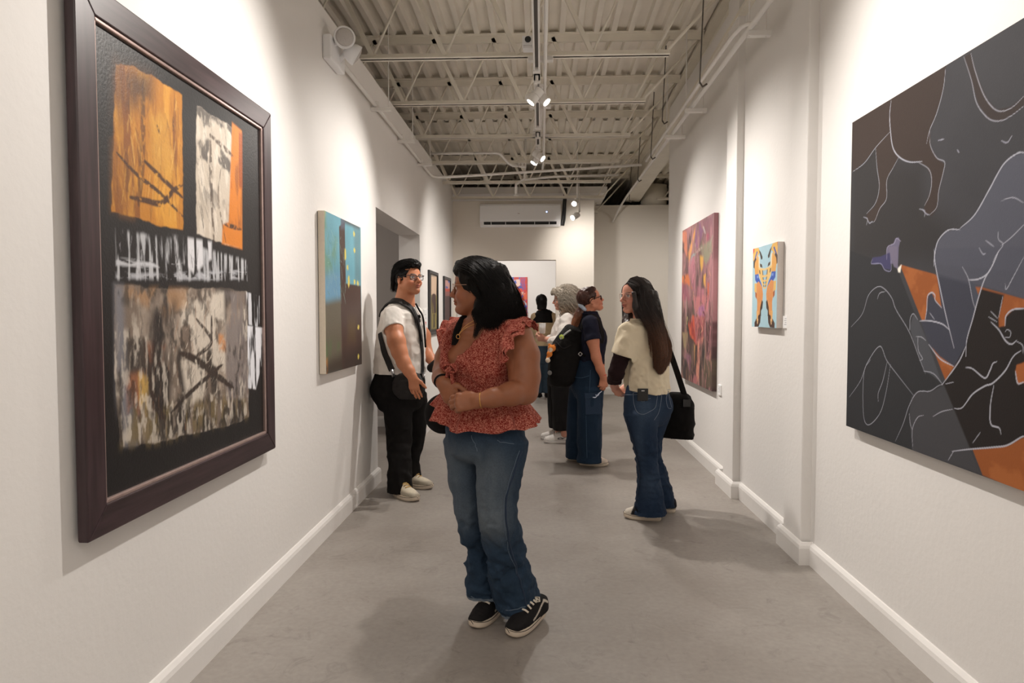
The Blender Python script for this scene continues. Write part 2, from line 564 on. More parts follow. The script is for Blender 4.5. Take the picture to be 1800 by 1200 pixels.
JN = ['ceiling joist straight above the camera', 'ceiling joist at the upper frame edge above the big dark frame', 'ceiling joist carrying the near track with the security camera',
      'ceiling joist just behind the three clustered spotlights', 'ceiling joist just in front of the pair of spotlights', 'ceiling joist carrying the cross conduit with the twin socket box',
      'ceiling joist with the white sprinkler elbow beneath it', 'ceiling joist right above the white air conditioner', 'ceiling joist behind the air conditioner wall']
for q, (y, z) in enumerate(zip(JY, JZ)):
    zt = zdeck(y)
    xl, xr, xt = -2.6, 0.93, 1.44
    r = thing('ceiling_joist', (0, y, z), 'cream steel open-web ' + JN[q], 'joist', 'open-web ceiling joists')
    r['kind'] = 'thing'
    b = MB()
    for s in (-1, 1):  # double angles with a slot between
        b.box((xl, y + s * 0.021 - 0.016, z), (xr, y + s * 0.021 + 0.016, z + 0.006))
        b.box((xl, y + s * 0.008 - 0.003, z), (xr, y + s * 0.008 + 0.003, z + 0.038))
    b.box((-0.6, y - 0.02, z + 0.002), (-0.52, y + 0.02, z + 0.034)); b.box((0.3, y - 0.02, z + 0.002), (0.38, y + 0.02, z + 0.034))
    b.build('bottom_chord', M['steel'], r)
    t = MB()
    t.box((xl, y - 0.055, zt - 0.008), (xt, y + 0.055, zt - 0.001))
    for s in (-1, 1): t.box((xl, y + s * 0.012 - 0.004, zt - 0.07), (xt, y + s * 0.012 + 0.004, zt - 0.008))
    t.build('top_chord', M['steel'], r)
    step = 0.54
    x = -2.33
    while x < xr - 0.05:
        c = MB(); c.bar((x - step * 0.5, y, zt - 0.03), (x, y, z + 0.02), 0.032, 0.032, (0, 1, 0)); c.build('web_angle', M['steel'], r)
        x2 = min(x + step * 0.5, xt - 0.05)
        c = MB(); c.tube([(x, y, z + 0.02), (x2, y, zt - 0.03)], 0.010, 6); c.build('web_rod', M['steel'], r, smooth=True)
        x += step
    c = MB(); c.tube([(xr - 0.03, y + 0.01, z + 0.02), (xt - 0.02, y + 0.01, zt - 0.05)], 0.012, 6); c.build('end_brace', M['steel'], r, smooth=True)
    c = MB(); c.tube([(xr - 0.10, y - 0.01, z + 0.02), (xt - 0.30, y - 0.01, zt - 0.04)], 0.010, 6); c.build('end_brace', M['steel'], r, smooth=True)

# main girder over the pilaster wall, falling slightly toward the back
g = thing('roof_girder', (1.5, 6, 3.4), 'cream painted steel roof girder running above the wall of the purple painting', 'girder')
def zg(y): return 3.76 - 0.042 * y
for nm, (x0, x1), (a, b) in (('web', (1.535, 1.555), (0.03, 0.40)), ('bottom_flange', (1.43, 1.66), (0, 0.03)), ('top_flange', (1.45, 1.64), (0.36, 0.40))):
    q = MB()
    y0, y1 = -2.3, 11.75
    V = [(x0, y0, zg(y0) + a), (x1, y0, zg(y0) + a), (x1, y1, zg(y1) + a), (x0, y1, zg(y1) + a), (x0, y0, zg(y0) + b), (x1, y0, zg(y0) + b), (x1, y1, zg(y1) + b), (x0, y1, zg(y1) + b)]
    q.add(V, [(0, 3, 2, 1), (4, 5, 6, 7), (0, 1, 5, 4), (1, 2, 6, 5), (2, 3, 7, 6), (3, 0, 4, 7)])
    q.build(nm, M['steel'], g)
# joists of the bay beyond the girder
for y in (9.2, 10.3, 11.4, 12.5):
    r = thing('ceiling_joist', (2.6, y, 3.2), 'cream steel roof joist seen beyond the girder above the end wall', 'joist', 'joists beyond the girder')
    MB().box((1.6, y - 0.05, zdeck(y) - 0.06), (4.4, y + 0.05, zdeck(y))).build('top_chord', M['steel'], r)
    MB().box((1.9, y - 0.04, 3.24), (4.4, y + 0.04, 3.27)).build('bottom_chord', M['steel'], r)
    x = 2.0
    while x < 4.2:
        c = MB(); c.tube([(x, y, 3.26), (x + 0.3, y, zdeck(y) - 0.03)], 0.012, 6); c.build('web_rod', M['steel'], r)
        c = MB(); c.tube([(x + 0.3, y, zdeck(y) - 0.03), (x + 0.6, y, 3.26)], 0.012, 6); c.build('web_rod', M['steel'], r)
        x += 0.6

class Canvas:
    """a picture surface: a fine grid whose vertices carry pigment. (a, z) are metres along the wall and up"""

    def __init__(s, axis, val, a0, a1, z0, z1, step, base):
        s.axis, s.val = axis, val
        na, nz = int(abs(a1 - a0) / step) + 2, int((z1 - z0) / step) + 2
        s.na, s.nz = na, nz
        A, Z = np.meshgrid(np.linspace(a0, a1, na), np.linspace(z0, z1, nz), indexing='ij')
        s.A, s.Z = A.ravel(), Z.ravel()
        s.C = np.tile(np.array(srgb(base)), (len(s.A), 1))
        s.box = (a0, a1, z0, z1)

    def P(s, pts):
        o = []
        for p in pts:
            q = on(s.axis, s.val, *p)
            o.append((q[1 - s.axis], q[2]))
        return np.array(o)

    def mix(s, sel, al, col):
        c = np.array(srgb(col)) if np.ndim(col) == 1 else col
        s.C[sel] = s.C[sel] * (1 - al[:, None]) + c * al[:, None]

    def poly(s, pts, col, alpha=1.0, soft=0.004, rough=0.0, rs=30, tex=None, metres=False):
        Q = np.asarray(pts, float) if metres else s.P(pts)
        m = soft + rough + 0.01
        sel = np.flatnonzero((s.A > Q[:, 0].min() - m) & (s.A < Q[:, 0].max() + m) & (s.Z > Q[:, 1].min() - m) & (s.Z < Q[:, 1].max() + m))
        if not len(sel): return
        x, z = s.A[sel], s.Z[sel]
        if rough:
            x = x + rough * 2 * (fbm(s.A[sel] * rs, s.Z[sel] * rs, o=3) - 0.5)
            z = z + rough * 2 * (fbm(s.A[sel] * rs + 40, s.Z[sel] * rs, o=3) - 0.5)
        d = np.full(len(sel), 1e9); ins = np.zeros(len(sel), bool)
        n = len(Q)
        for i in range(n):
            p, q = Q[i], Q[(i + 1) % n]
            e = q - p; L2 = e @ e + 1e-12
            t = np.clip(((x - p[0]) * e[0] + (z - p[1]) * e[1]) / L2, 0, 1)
            d = np.minimum(d, np.hypot(x - p[0] - t * e[0], z - p[1] - t * e[1]))
            c = (p[1] > z) != (q[1] > z)
            with np.errstate(divide='ignore', invalid='ignore'):
                xi = p[0] + (z - p[1]) * e[0] / (e[1] if abs(e[1]) > 1e-12 else 1e-12)
            ins ^= c & (x < xi)
        sd = np.where(ins, -d, d)
        al = sstep(soft, -soft, sd) * alpha
        if tex is not None: al = al * tex(s.A[sel], s.Z[sel])
        s.mix(sel, al, col)

    def stroke(s, pts, w, col, alpha=1.0, taper=True, soft=None, smooth=True, tex=None, metres=False):
        Q = np.asarray(pts, float) if metres else s.P(pts)
        if smooth: Q = catmull(Q)
        soft = soft or max(0.0018, w * 0.35)
        m = w + soft
        sel = np.flatnonzero((s.A > Q[:, 0].min() - m) & (s.A < Q[:, 0].max() + m) & (s.Z > Q[:, 1].min() - m) & (s.Z < Q[:, 1].max() + m))
        if not len(sel): return
        x, z = s.A[sel], s.Z[sel]
        best = np.full(len(sel), 1e9)
        n = len(Q)
        for i in range(n - 1):
            p, q = Q[i], Q[i + 1]
            e = q - p; L2 = e @ e + 1e-12
            t = np.clip(((x - p[0]) * e[0] + (z - p[1]) * e[1]) / L2, 0, 1)
            ww = w
            if taper:
                g = (i + t) / max(n - 1, 1)
                ww = w * (0.35 + 0.65 * np.sin(np.pi * np.clip(g, 0, 1)) ** 0.6)
            best = np.minimum(best, np.hypot(x - p[0] - t * e[0], z - p[1] - t * e[1]) - ww / 2)
        al = sstep(soft / 2, -soft / 2, best) * alpha
        if tex is not None: al = al * tex(x, z)
        s.mix(sel, al, col)

    def blot(s, c, r, col, alpha=1.0, n=14, seed=1, jag=0.25):
        """irregular dab: centre in pixels, radii in metres"""
        q = s.P([c])[0]; rr = np.random.default_rng(seed)
        an = np.linspace(0, 2 * pi, n, endpoint=False)
        k = 1 + jag * rr.uniform(-1, 1, n)
        s.poly(np.c_[q[0] + r[0] * k * np.cos(an), q[1] + r[1] * k * np.sin(an)], col, alpha, 0.006, metres=True)

    def build(s, name, m, parent, thick, out, back=None):
        """front grid plus edge and back faces; out = +-1 side the front looks to along the wall normal"""
        na, nz = s.na, s.nz
        def p3(a, d, z):
            return np.c_[np.full(len(a), s.val) + d, a, z] if s.axis == 0 else np.c_[a, np.full(len(a), s.val) + d, z]
        V = p3(s.A, 0.0, s.Z)
        i, j = np.meshgrid(np.arange(na - 1), np.arange(nz - 1), indexing='ij')
        k = (i * nz + j).ravel()
        Fq = np.c_[k, k + nz, k + nz + 1, k + 1]
        if (out > 0) == (s.axis == 1): Fq = Fq[:, ::-1]
        ring = [q * nz for q in range(na)] + [(na - 1) * nz + q for q in range(1, nz)] + [q * nz + nz - 1 for q in range(na - 2, -1, -1)] + [q for q in range(nz - 2, 0, -1)]
        rb = np.array(ring)
        n0 = len(V)
        Vf = V[rb]; Vb = p3(s.A[rb], -out * thick, s.Z[rb])
        V = np.vstack([V, Vf, Vb]); n = len(rb)
        q = np.arange(n)
        side = np.c_[n0 + q, n0 + (q + 1) % n, n0 + n + (q + 1) % n, n0 + n + q]
        edge = srgb(back) if back is not None else None
        Ce = np.tile(np.array(edge), (n, 1)) if edge is not None else s.C[rb]
        C = np.vstack([s.C, Ce, Ce])
        return mesh_from(name, V, FQ=np.vstack([Fq, side]), mats=[m], smooth=False, parent=parent, cols=C)


M['pigment'] = mat('painted_canvas', (1, 1, 1), 0.45, attr=True, noise=0.03, nscale=60, bump=0.10, bscale=120)
M['pigment_matt'] = mat('matt_painted_canvas', (1, 1, 1), 0.72, attr=True, noise=0.02, nscale=80, bump=0.06, bscale=200, spec=0.25)


def wood(name, c1, c2, axis=2):
    m = mat(name, c1, 0.38, noise=0.0)
    nt = m.node_tree; N = nt.nodes; L = nt.links; b = N['Principled BSDF']
    tc = N.new('ShaderNodeTexCoord'); mp = N.new('ShaderNodeMapping'); nz = N.new('ShaderNodeTexNoise'); rp = N.new('ShaderNodeValToRGB')
    sc = [60, 60, 60]; sc[axis] = 4
    mp.inputs['Scale'].default_value = sc
    L.new(tc.outputs['Object'], mp.inputs['Vector']); L.new(mp.outputs['Vector'], nz.inputs['Vector'])
    nz.inputs['Scale'].default_value = 1.0; nz.inputs['Detail'].default_value = 5
    rp.color_ramp.elements[0].color = (*c1, 1); rp.color_ramp.elements[1].color = (*c2, 1)
    rp.color_ramp.elements[0].position, rp.color_ramp.elements[1].position = 0.35, 0.7
    L.new(nz.outputs['Fac'], rp.inputs['Fac']); L.new(rp.outputs['Color'], b.inputs['Base Color'])
    return m


M['wenge_v'] = wood('dark_plum_wood_upright', srgb(44, 30, 33), srgb(66, 48, 52), 2)
M['wenge_h'] = wood('dark_plum_wood_rail', srgb(44, 30, 33), srgb(66, 48, 52), 1)
M['silver'] = mat('aged_silver_leaf', srgb(170, 148, 142), 0.32, metal=0.5, noise=0.12, nscale=30)


def frame_bar(r, axis_y, fixed0, fixed1, lo, hi, xw, xf, m, name):
    """mitred bar: outer edge lo..hi at fixed0, inner edge at fixed1"""
    d = abs(fixed1 - fixed0)
    b = MB()
    V = []
    for x in (xw, xf):
        if axis_y: V += [(x, lo, fixed0), (x, hi, fixed0), (x, hi - d, fixed1), (x, lo + d, fixed1)]
        else: V += [(x, fixed0, lo), (x, fixed0, hi), (x, fixed1, hi - d), (x, fixed1, lo + d)]
    b.add(V, [(0, 1, 2, 3), (7, 6, 5, 4), (0, 4, 5, 1), (1, 5, 6, 2), (2, 6, 7, 3), (3, 7, 4, 0)])
    return b.build(name, m, r, bevel=0.004)


def frame(r, y0, y1, z0, z1, w, xw, xf, mv, mh, name='frame_bar'):
    frame_bar(r, True, z0, z0 + w, y0, y1, xw, xf, mh, name); frame_bar(r, True, z1, z1 - w, y0, y1, xw, xf, mh, name)
    frame_bar(r, False, y0, y0 + w, z0, z1, xw, xf, mv, name); frame_bar(r, False, y1, y1 - w, z0, z1, xw, xf, mv, name)


# ------------------------------------------------------------------ big dark framed abstract
def streak(sa, sz, lo=0.4, hi=0.6, off=0):
    return lambda a, z: sstep(lo, hi, fbm(a * sa + off, z * sz + off, o=5))


r = thing('framed_painting', (-1.33, 2.55, 0.726), 'big dark-framed abstract painting with amber, white and taupe panels on black', 'painting')
FY0, FY1, FZ0, FZ1 = 1.862, 3.235, 0.726, 2.325
frame(r, FY0, FY1, FZ0, FZ1, 0.088, -1.316, -1.284, M['wenge_v'], M['wenge_h'])
for (a, b, c, d) in ((FY0 + .086, FY1 - .086, FZ0 + .086, FZ1 - .086),):
    frame(r, a, b, c, d, 0.014, -1.312, -1.290, M['silver'], M['silver'], 'silver_fillet')
c = Canvas(0, -1.302, 1.955, 3.142, 0.82, 2.232, 0.0036, (20, 18, 19))
c.C *= (0.75 + 0.5 * fbm(c.A * 25, c.Z * 8, o=4))[:, None]
amb = [(204, 112), (235, 118), (270, 136), (320, 167), (321, 300), (322, 406), (280, 396), (240, 382), (196, 371), (200, 240)]
c.poly(amb, (186, 122, 36), rough=0.008)
c.poly(amb, (214, 152, 52), 0.85, rough=0.008, tex=streak(14, 5, .48, .62))
c.poly(amb, (126, 70, 24), 0.85, rough=0.008, tex=streak(30, 3, .52, .62, 9))
c.poly([(262, 150), (316, 175), (318, 330), (266, 300)], (205, 152, 62), 0.75, 0.03, tex=streak(9, 9, .35, .6, 3))
c.poly([(204, 112), (262, 136), (262, 175), (204, 190)], (92, 58, 30), 0.75, 0.05, tex=streak(12, 6, .35, .6, 5))
c.poly([(198, 250), (240, 260), (236, 382), (197, 371)], (150, 98, 44), 0.6, 0.03, tex=streak(20, 5, .4, .6, 6))
for p, w, al in (([(252, 140), (250, 280), (244, 360)], .03, .75), ([(205, 268), (240, 306), (280, 338), (321, 380)], .016, .9), ([(250, 279), (290, 318), (321, 347)], .020, .9),
                 ([(226, 346), (255, 352), (284, 357), (305, 335), (321, 324)], .022, .9), ([(222, 270), (226, 350)], .03, .5), ([(276, 220), (281, 235)], .014, .8), ([(305, 205), (304, 230)], .012, .7)):
    c.stroke(p, w, (74, 42, 22), al, tex=streak(60, 60, .28, .5))
wp = [(346, 185), (375, 205), (400, 218), (424, 233), (424, 330), (425, 437), (400, 430), (346, 410), (344, 300)]
c.poly(wp, (196, 184, 168), rough=0.008)
c.poly(wp, (222, 212, 198), .6, rough=.008, tex=streak(40, 14, .5, .66, 30))
c.poly(wp, (60, 54, 52), 0.85, rough=0.008, tex=lambda a, z: streak(16, 12, .5, .62, 12)(a, z) * sstep(1.72, 1.95, z))
c.poly([(408, 215), (425, 230), (426, 438), (390, 428), (391, 395), (402, 390)], (206, 122, 36), 1, 0.008)
c.poly([(408, 225), (426, 235), (426, 330), (406, 330)], (150, 66, 20), 0.8, 0.01, tex=streak(30, 4, .45, .6))
c.poly([(390, 380), (405, 340), (408, 300), (425, 280), (425, 400), (392, 396)], (110, 60, 34), .55, .02, tex=streak(20, 6, .4, .6))
for p, w, al in (([(370, 236), (371, 320), (376, 425)], .024, .8), ([(369, 237), (392, 258), (410, 275)], .022, .85), ([(388, 296), (384, 350), (397, 425)], .014, .6), ([(395, 394), (424, 403)], .02, .95)):
    c.stroke(p, w, (66, 46, 34), al, tex=streak(60, 60, .25, .5))
band = [(204, 403), (300, 420), (434, 458), (434, 492), (320, 492), (204, 490)]
c.poly(band, (200, 202, 206), 0.8, 0.01, 0.006, tex=streak(70, 6, .5, .64, 4))
c.poly([(298, 412), (372, 425), (372, 455), (340, 480), (300, 440)], (222, 222, 226), .9, .01, tex=streak(45, 5, .38, .56, 8))
c.poly([(204, 455), (270, 462), (280, 470), (204, 466)], (198, 200, 205), .9, .006, tex=streak(10, 40, .35, .5))
c.poly([(204, 478), (250, 480), (360, 478), (430, 474), (430, 490), (300, 492), (204, 488)], (186, 188, 194), .8, .008, tex=streak(14, 40, .45, .58))
lp = [(203, 499), (260, 505), (330, 508), (394, 507), (434, 513), (437, 640), (437, 734), (400, 748), (330, 764), (268, 778), (212, 784), (205, 700), (201, 620)]
c.poly(lp, (118, 104, 92), rough=0.008)
c.poly(lp, (168, 154, 140), .8, rough=.008, tex=streak(9, 6, .48, .66, 21))
c.poly(lp, (52, 46, 42), .9, rough=.008, tex=streak(12, 5, .52, .64, 33))
c.poly([(318, 512), (394, 512), (396, 600), (398, 690), (330, 712), (316, 620)], (208, 198, 184), .95, .02, tex=streak(11, 10, .38, .52, 41))
c.poly([(201, 500), (216, 502), (222, 640), (240, 780), (212, 784), (204, 690)], (122, 122, 128), .9, .02, tex=streak(20, 3, .3, .5))
c.poly([(222, 505), (330, 508), (330, 540), (290, 556), (222, 520)], (176, 134, 92), .6, .02, tex=streak(16, 10, .42, .58, 2))
c.poly([(222, 660), (262, 650), (262, 730), (226, 734)], (168, 108, 74), .7, .02, tex=streak(20, 10, .4, .6, 7))
c.poly([(256, 600), (290, 606), (285, 640), (258, 640)], (188, 112, 72), .7, .015, tex=streak(25, 25, .35, .55, 3))
c.poly([(384, 586), (398, 588), (398, 618), (384, 616)], (206, 140, 84), .8, .012, tex=streak(25, 25, .3, .5, 3))
c.poly([(244, 655), (262, 662), (258, 730), (244, 710)], (214, 176, 96), .8, .012, tex=streak(30, 12, .42, .56, 1))
c.poly([(262, 540), (312, 530), (316, 610), (310, 740), (262, 745), (254, 620)], (64, 54, 48), .8, .04, tex=streak(14, 7, .3, .55, 14))
c.poly([(270, 552), (300, 545), (304, 600), (300, 730), (268, 730), (262, 620)], (38, 33, 31), .92, .03, tex=streak(16, 8, .34, .5, 4))
c.poly([(238, 720), (430, 690), (434, 735), (330, 764), (268, 780), (214, 784)], (120, 104, 70), .8, .03, tex=streak(40, 8, .42, .6, 5))
c.poly([(250, 740), (430, 705), (434, 735), (330, 764), (268, 780)], (40, 36, 32), .8, .02, tex=streak(50, 8, .5, .6, 15))
c.poly([(395, 512), (433, 515), (436, 700), (398, 700)], (124, 116, 114), .85, .015, tex=streak(20, 5, .25, .5))
for p, w in (([(316, 620), (340, 630), (375, 655), (410, 682)], .034), ([(300, 726), (330, 694), (372, 656), (392, 640)], .020), ([(254, 596), (270, 700), (290, 735)], .03), ([(345, 560), (372, 600), (340, 630)], .02), ([(372, 555), (372, 600)], .016)):
    c.stroke(p, w, (56, 44, 38), .95, tex=streak(50, 50, .25, .45))
c.poly(lp, (214, 204, 190), .6, rough=.008, tex=lambda a, z: streak(60, 22, .50, .66, 6)(a, z) * streak(6, 5, .45, .6, 77)(a, z))
c.poly(lp, (36, 32, 30), .65, rough=.008, tex=lambda a, z: streak(50, 26, .50, .66, 61)(a, z) * streak(7, 6, .45, .6, 87)(a, z))
c.poly([(433, 513), (456, 520), (456, 575), (436, 570)], (214, 216, 222), .9, .004, tex=streak(60, 5, .44, .58))
c.poly([(435, 572), (461, 576), (460, 640), (450, 684), (436, 682)], (226, 228, 234), .95, .005, tex=streak(55, 8, .3, .5, 3))
def dabs(c, poly, n, cols, wlo, whi, llo, lhi, ang, al, seed):
    """short dry-brush strokes scattered inside a polygon"""
    rr = np.random.default_rng(seed); Q = c.P(poly)
    lo, hi = Q.min(0), Q.max(0)

    def inside(p):
        ins = False; m = len(Q)
        for i in range(m):
            a, b = Q[i], Q[(i + 1) % m]
            if (a[1] > p[1]) != (b[1] > p[1]) and p[0] < a[0] + (p[1] - a[1]) * (b[0] - a[0]) / (b[1] - a[1] + 1e-12): ins = not ins
        return ins
    for _ in range(n):
        p = rr.uniform(lo, hi)
        t = ang + rr.normal(0, .18); l = rr.uniform(llo, lhi)
        d = np.array((cos(t), sin(t))) * l / 2
        if not (inside(p - d) and inside(p + d)): continue
        c.stroke([p - d, p + rr.normal(0, .004, 2), p + d], rr.uniform(wlo, whi), cols[rr.integers(len(cols))], al * rr.uniform(.4, 1), metres=True, tex=streak(70, 30, .3, .55, rr.uniform(0, 9)))


dabs(c, amb, 300, [(224, 166, 66), (190, 130, 44), (150, 88, 28), (232, 184, 96), (96, 54, 22)], .003, .012, .04, .16, pi / 2, .45, 1)
c.poly([(204, 112), (270, 136), (268, 180), (204, 200)], (70, 44, 24), 0.7, 0.06, tex=streak(12, 6, .3, .6, 5))
c.poly([(198, 130), (226, 140), (224, 378), (196, 371)], (120, 70, 28), 0.5, 0.03, tex=streak(25, 4, .35, .6, 15))
for p, w, al in (([(205, 268), (240, 306), (280, 338), (321, 380)], .013, .8), ([(250, 279), (290, 318), (321, 347)], .016, .8), ([(226, 346), (255, 352), (284, 357), (305, 335), (321, 324)], .018, .85)): c.stroke(p, w, (66, 38, 20), al, tex=streak(60, 60, .25, .45))
dabs(c, wp[:3] + [(402, 235), (392, 395), (388, 425), (346, 408)], 120, [(226, 216, 200), (90, 84, 80), (196, 184, 166), (60, 54, 50)], .003, .010, .03, .1, pi / 2 + .3, .6, 2)
dabs(c, band, 160, [(214, 216, 220), (24, 22, 24), (150, 150, 156), (24, 22, 24)], .002, .006, .03, .10, pi / 2, .7, 3)
dabs(c, [(204, 450), (434, 470), (434, 490), (204, 488)], 40, [(214, 216, 220), (24, 22, 24)], .003, .007, .05, .15, 0, .5, 4)
dabs(c, lp, 330, [(150, 134, 120), (190, 178, 164), (70, 62, 56), (120, 112, 108), (210, 198, 180), (160, 116, 84), (40, 36, 34)], .002, .009, .03, .12, pi / 2, .38, 5)
dabs(c, [(318, 512), (394, 512), (398, 690), (330, 712)], 140, [(222, 212, 196), (84, 76, 70), (204, 192, 176)], .002, .006, .02, .06, pi / 4, .6, 6)
for p, w in (([(316, 620), (340, 630), (375, 655), (410, 682)], .026), ([(300, 726), (330, 694), (372, 656), (392, 640)], .014)):
    c.stroke(p, w, (52, 42, 36), .8, tex=streak(50, 50, .2, .4))
c.build('canvas', M['pigment'], r, 0.012, 1)

# ------------------------------------------------------------------ teal and brown canvas
r = thing('canvas_painting', (-1.33, 4.4, 1.0), 'teal, green and dark brown canvas with cream side edge beside the doorway', 'painting')
c = Canvas(0, -1.286, 4.03, 4.845, 1.014, 1.988, 0.0038, (112, 172, 190))
c.C *= (0.85 + 0.3 * fbm(c.A * 8, c.Z * 8))[:, None]
c.poly([(560, 360), (572, 365), (584, 480), (570, 500), (560, 480)], (120, 148, 96), .9, .06, tex=streak(5, 4, .3, .55))
c.poly([(563, 365), (572, 372), (566, 405), (562, 405)], (196, 188, 96), .9, .03)
c.poly([(566, 420), (592, 420), (588, 480), (568, 470)], (112, 150, 108), .7, .06, tex=streak(8, 8, .35, .6))
c.poly([(566, 480), (602, 476), (602, 528), (568, 530)], (112, 160, 196), .8, .05)
c.poly([(564, 532), (602, 524), (604, 652), (566, 662)], (104, 98, 84), 1, .035)
c.poly([(566, 600), (600, 596), (590, 630), (568, 640)], (92, 112, 76), .9, .05, tex=streak(10, 8, .3, .6))
c.poly([(568, 640), (604, 620), (604, 655), (568, 665)], (60, 52, 44), .9, .05)
c.poly([(566, 540), (572, 548), (572, 610), (568, 640)], (150, 158, 90), .8, .02, tex=streak(30, 20, .4, .6))
c.poly([(568, 632), (576, 630), (576, 662), (568, 664)], (186, 128, 70), .8, .02, tex=streak(30, 20, .35, .55))
c.poly([(596, 398), (606, 390), (608, 498), (634, 502), (638, 660), (602, 660)], (76, 58, 52), 1, .008)
c.poly([(599, 375), (606, 380), (606, 402), (599, 402)], (96, 100, 116), .9, .02)
c.poly([(605, 384), (632, 398), (632, 404), (606, 392)], (86, 78, 76), .9, .02)
c.poly([(622, 400), (634, 405), (634, 500), (624, 495)], (96, 120, 124), .6, .04)
c.poly([(612, 560), (625, 560), (625, 600), (612, 600)], (96, 80, 50), .6, .06)
c.poly([(604, 620), (640, 610), (640, 660), (604, 660)], (52, 42, 38), .8, .06)
for q, (x, y) in enumerate([(622.5, 411), (623, 440), (607, 447), (611, 470), (613, 494), (623, 495), (629, 498), (630, 575), (630, 627)]):
    c.blot((x, y), (.022, .018 if q not in (2, 4) else .04), (226, 210, 104), .95, seed=q)
for k in range(60):
    a = RNG.uniform(4.05, 4.45); z = RNG.uniform(1.5, 1.9)
    c.stroke([(a, z), (a + RNG.uniform(-.03, .06), z + RNG.uniform(-.09, .02))], .006, [(150, 190, 176), (90, 140, 120), (170, 200, 190)][k % 3], .6, metres=True)
c.build('canvas', M['pigment'], r, 0.040, 1, back=(226, 214, 196))

# ------------------------------------------------------------------ purple and coral canvas
r = thing('canvas_painting', (1.49, 6.5, 0.715), 'tall purple, coral and black expressionist canvas between the far wall end and the slim pier', 'painting')
c = Canvas(0, 1.45, 5.84, 7.12, 0.716, 2.222, 0.0055, (150, 102, 108))
def Q(x, y, b=0): return (1190 + x / 7.5, 370 + y / 7.5) if not b else (1190 + x / 6.66, 520 + y / 6.66)
c.poly([(1198, 540), (1262, 540), (1262, 700), (1198, 700)], (74, 52, 48), 1, .15)
c.mix(np.arange(len(c.A)), .75 * streak(10, 3, .5, .62, 3)(c.A, c.Z), (60, 40, 42))
c.mix(np.arange(len(c.A)), .7 * streak(12, 3, .50, .64, 23)(c.A, c.Z), (184, 128, 134))
c.mix(np.arange(len(c.A)), .6 * streak(14, 4, .56, .66, 43)(c.A, c.Z), (118, 96, 82))
def QP(pts, b=0): return [Q(x, y, b) for x, y in pts]
for pts, col, b in (([(60, 280), (130, 280), (135, 400), (140, 620), (110, 560), (60, 420)], (206, 122, 92), 0), ([(160, 310), (200, 260), (190, 420), (160, 460)], (40, 32, 34), 0), ([(60, 400), (95, 420), (95, 560), (60, 560)], (50, 36, 36), 0),
                     ([(150, 560), (190, 430), (240, 210), (240, 300), (215, 440), (160, 670)], (224, 156, 84), 0), ([(240, 230), (300, 160), (345, 290), (280, 520), (240, 480)], (132, 74, 122), 0), ([(330, 140), (470, 60), (470, 300), (410, 460), (370, 300)], (140, 82, 100), 0),
                     ([(385, 300), (430, 300), (405, 460)], (168, 66, 98), 0), ([(300, 480), (460, 380), (460, 560), (380, 720), (330, 560)], (142, 140, 116), 0), ([(300, 600), (350, 590), (345, 720), (322, 800), (305, 700)], (226, 172, 66), 0),
                     ([(350, 850), (380, 830), (375, 1020), (350, 1000)], (222, 164, 60), 0), ([(60, 860), (150, 850), (200, 1030), (130, 960), (60, 1040)], (208, 110, 52), 0), ([(130, 650), (240, 600), (260, 1100), (190, 1000)], (186, 116, 132), 0),
                     ([(380, 960), (430, 930), (420, 1180), (390, 1180)], (200, 92, 56), 0), ([(270, 1000), (360, 1050), (350, 1200), (270, 1200)], (180, 110, 126), 0), ([(60, 960), (120, 960), (180, 1180), (60, 1180)], (150, 78, 100), 0),
                     ([(190, 0), (380, 0), (350, 200), (250, 260), (200, 140)], (196, 118, 122), 1), ([(250, 130), (320, 110), (320, 220), (270, 260), (235, 200)], (166, 104, 148), 1), ([(130, 330), (160, 230), (200, 230), (230, 580), (150, 470)], (214, 86, 54), 1),
                     ([(160, 300), (180, 250), (200, 420), (220, 560), (170, 440)], (160, 46, 46), 1), ([(200, 240), (330, 230), (330, 430), (290, 560), (215, 570)], (176, 92, 96), 1), ([(235, 540), (310, 470), (270, 700), (250, 960), (225, 1030), (230, 700)], (222, 146, 122), 1),
                     ([(200, 580), (212, 580), (210, 800), (204, 800)], (214, 160, 96), 1), ([(100, 660), (160, 700), (170, 960), (130, 830)], (148, 98, 118), 1), ([(60, 430), (130, 420), (120, 620), (80, 600)], (158, 136, 100), 1), ([(60, 700), (120, 760), (130, 940), (70, 940)], (52, 42, 44), 1),
                     ([(280, 620), (320, 620), (300, 860), (270, 860)], (42, 36, 40), 1), ([(160, 930), (240, 940), (230, 1040), (180, 1000)], (170, 100, 104), 1), ([(340, 300), (460, 300), (460, 720), (340, 700)], (82, 44, 48), 1), ([(330, 740), (460, 760), (460, 1100), (270, 1050)], (92, 78, 62), 1)):
    c.poly(QP(pts, b), col, .92, .02, .02, 9, tex=streak(14, 5, .25, .5, pts[0][0]))
for pts, col, b in (([(345, 210), (375, 300)], (206, 196, 190), 0), ([(240, 430), (238, 700)], (220, 190, 180), 0), ([(180, 700), (200, 600), (250, 570)], (150, 160, 160), 0), ([(470, 330), (430, 480), (440, 560)], (156, 156, 138), 0), ([(250, 550), (330, 490)], (196, 170, 160), 0),
                     ([(110, 10), (112, 240)], (190, 170, 160), 1), ([(410, 60), (412, 180), (390, 330)], (120, 96, 90), 1), ([(300, 170), (330, 240), (310, 330)], (110, 44, 52), 1), ([(110, 300), (120, 260), (105, 430)], (206, 190, 130), 1), ([(320, 480), (330, 600), (310, 900)], (136, 116, 104), 1)):
    c.stroke(QP(pts, b), .03, col, .85, tex=streak(20, 6, .25, .5))
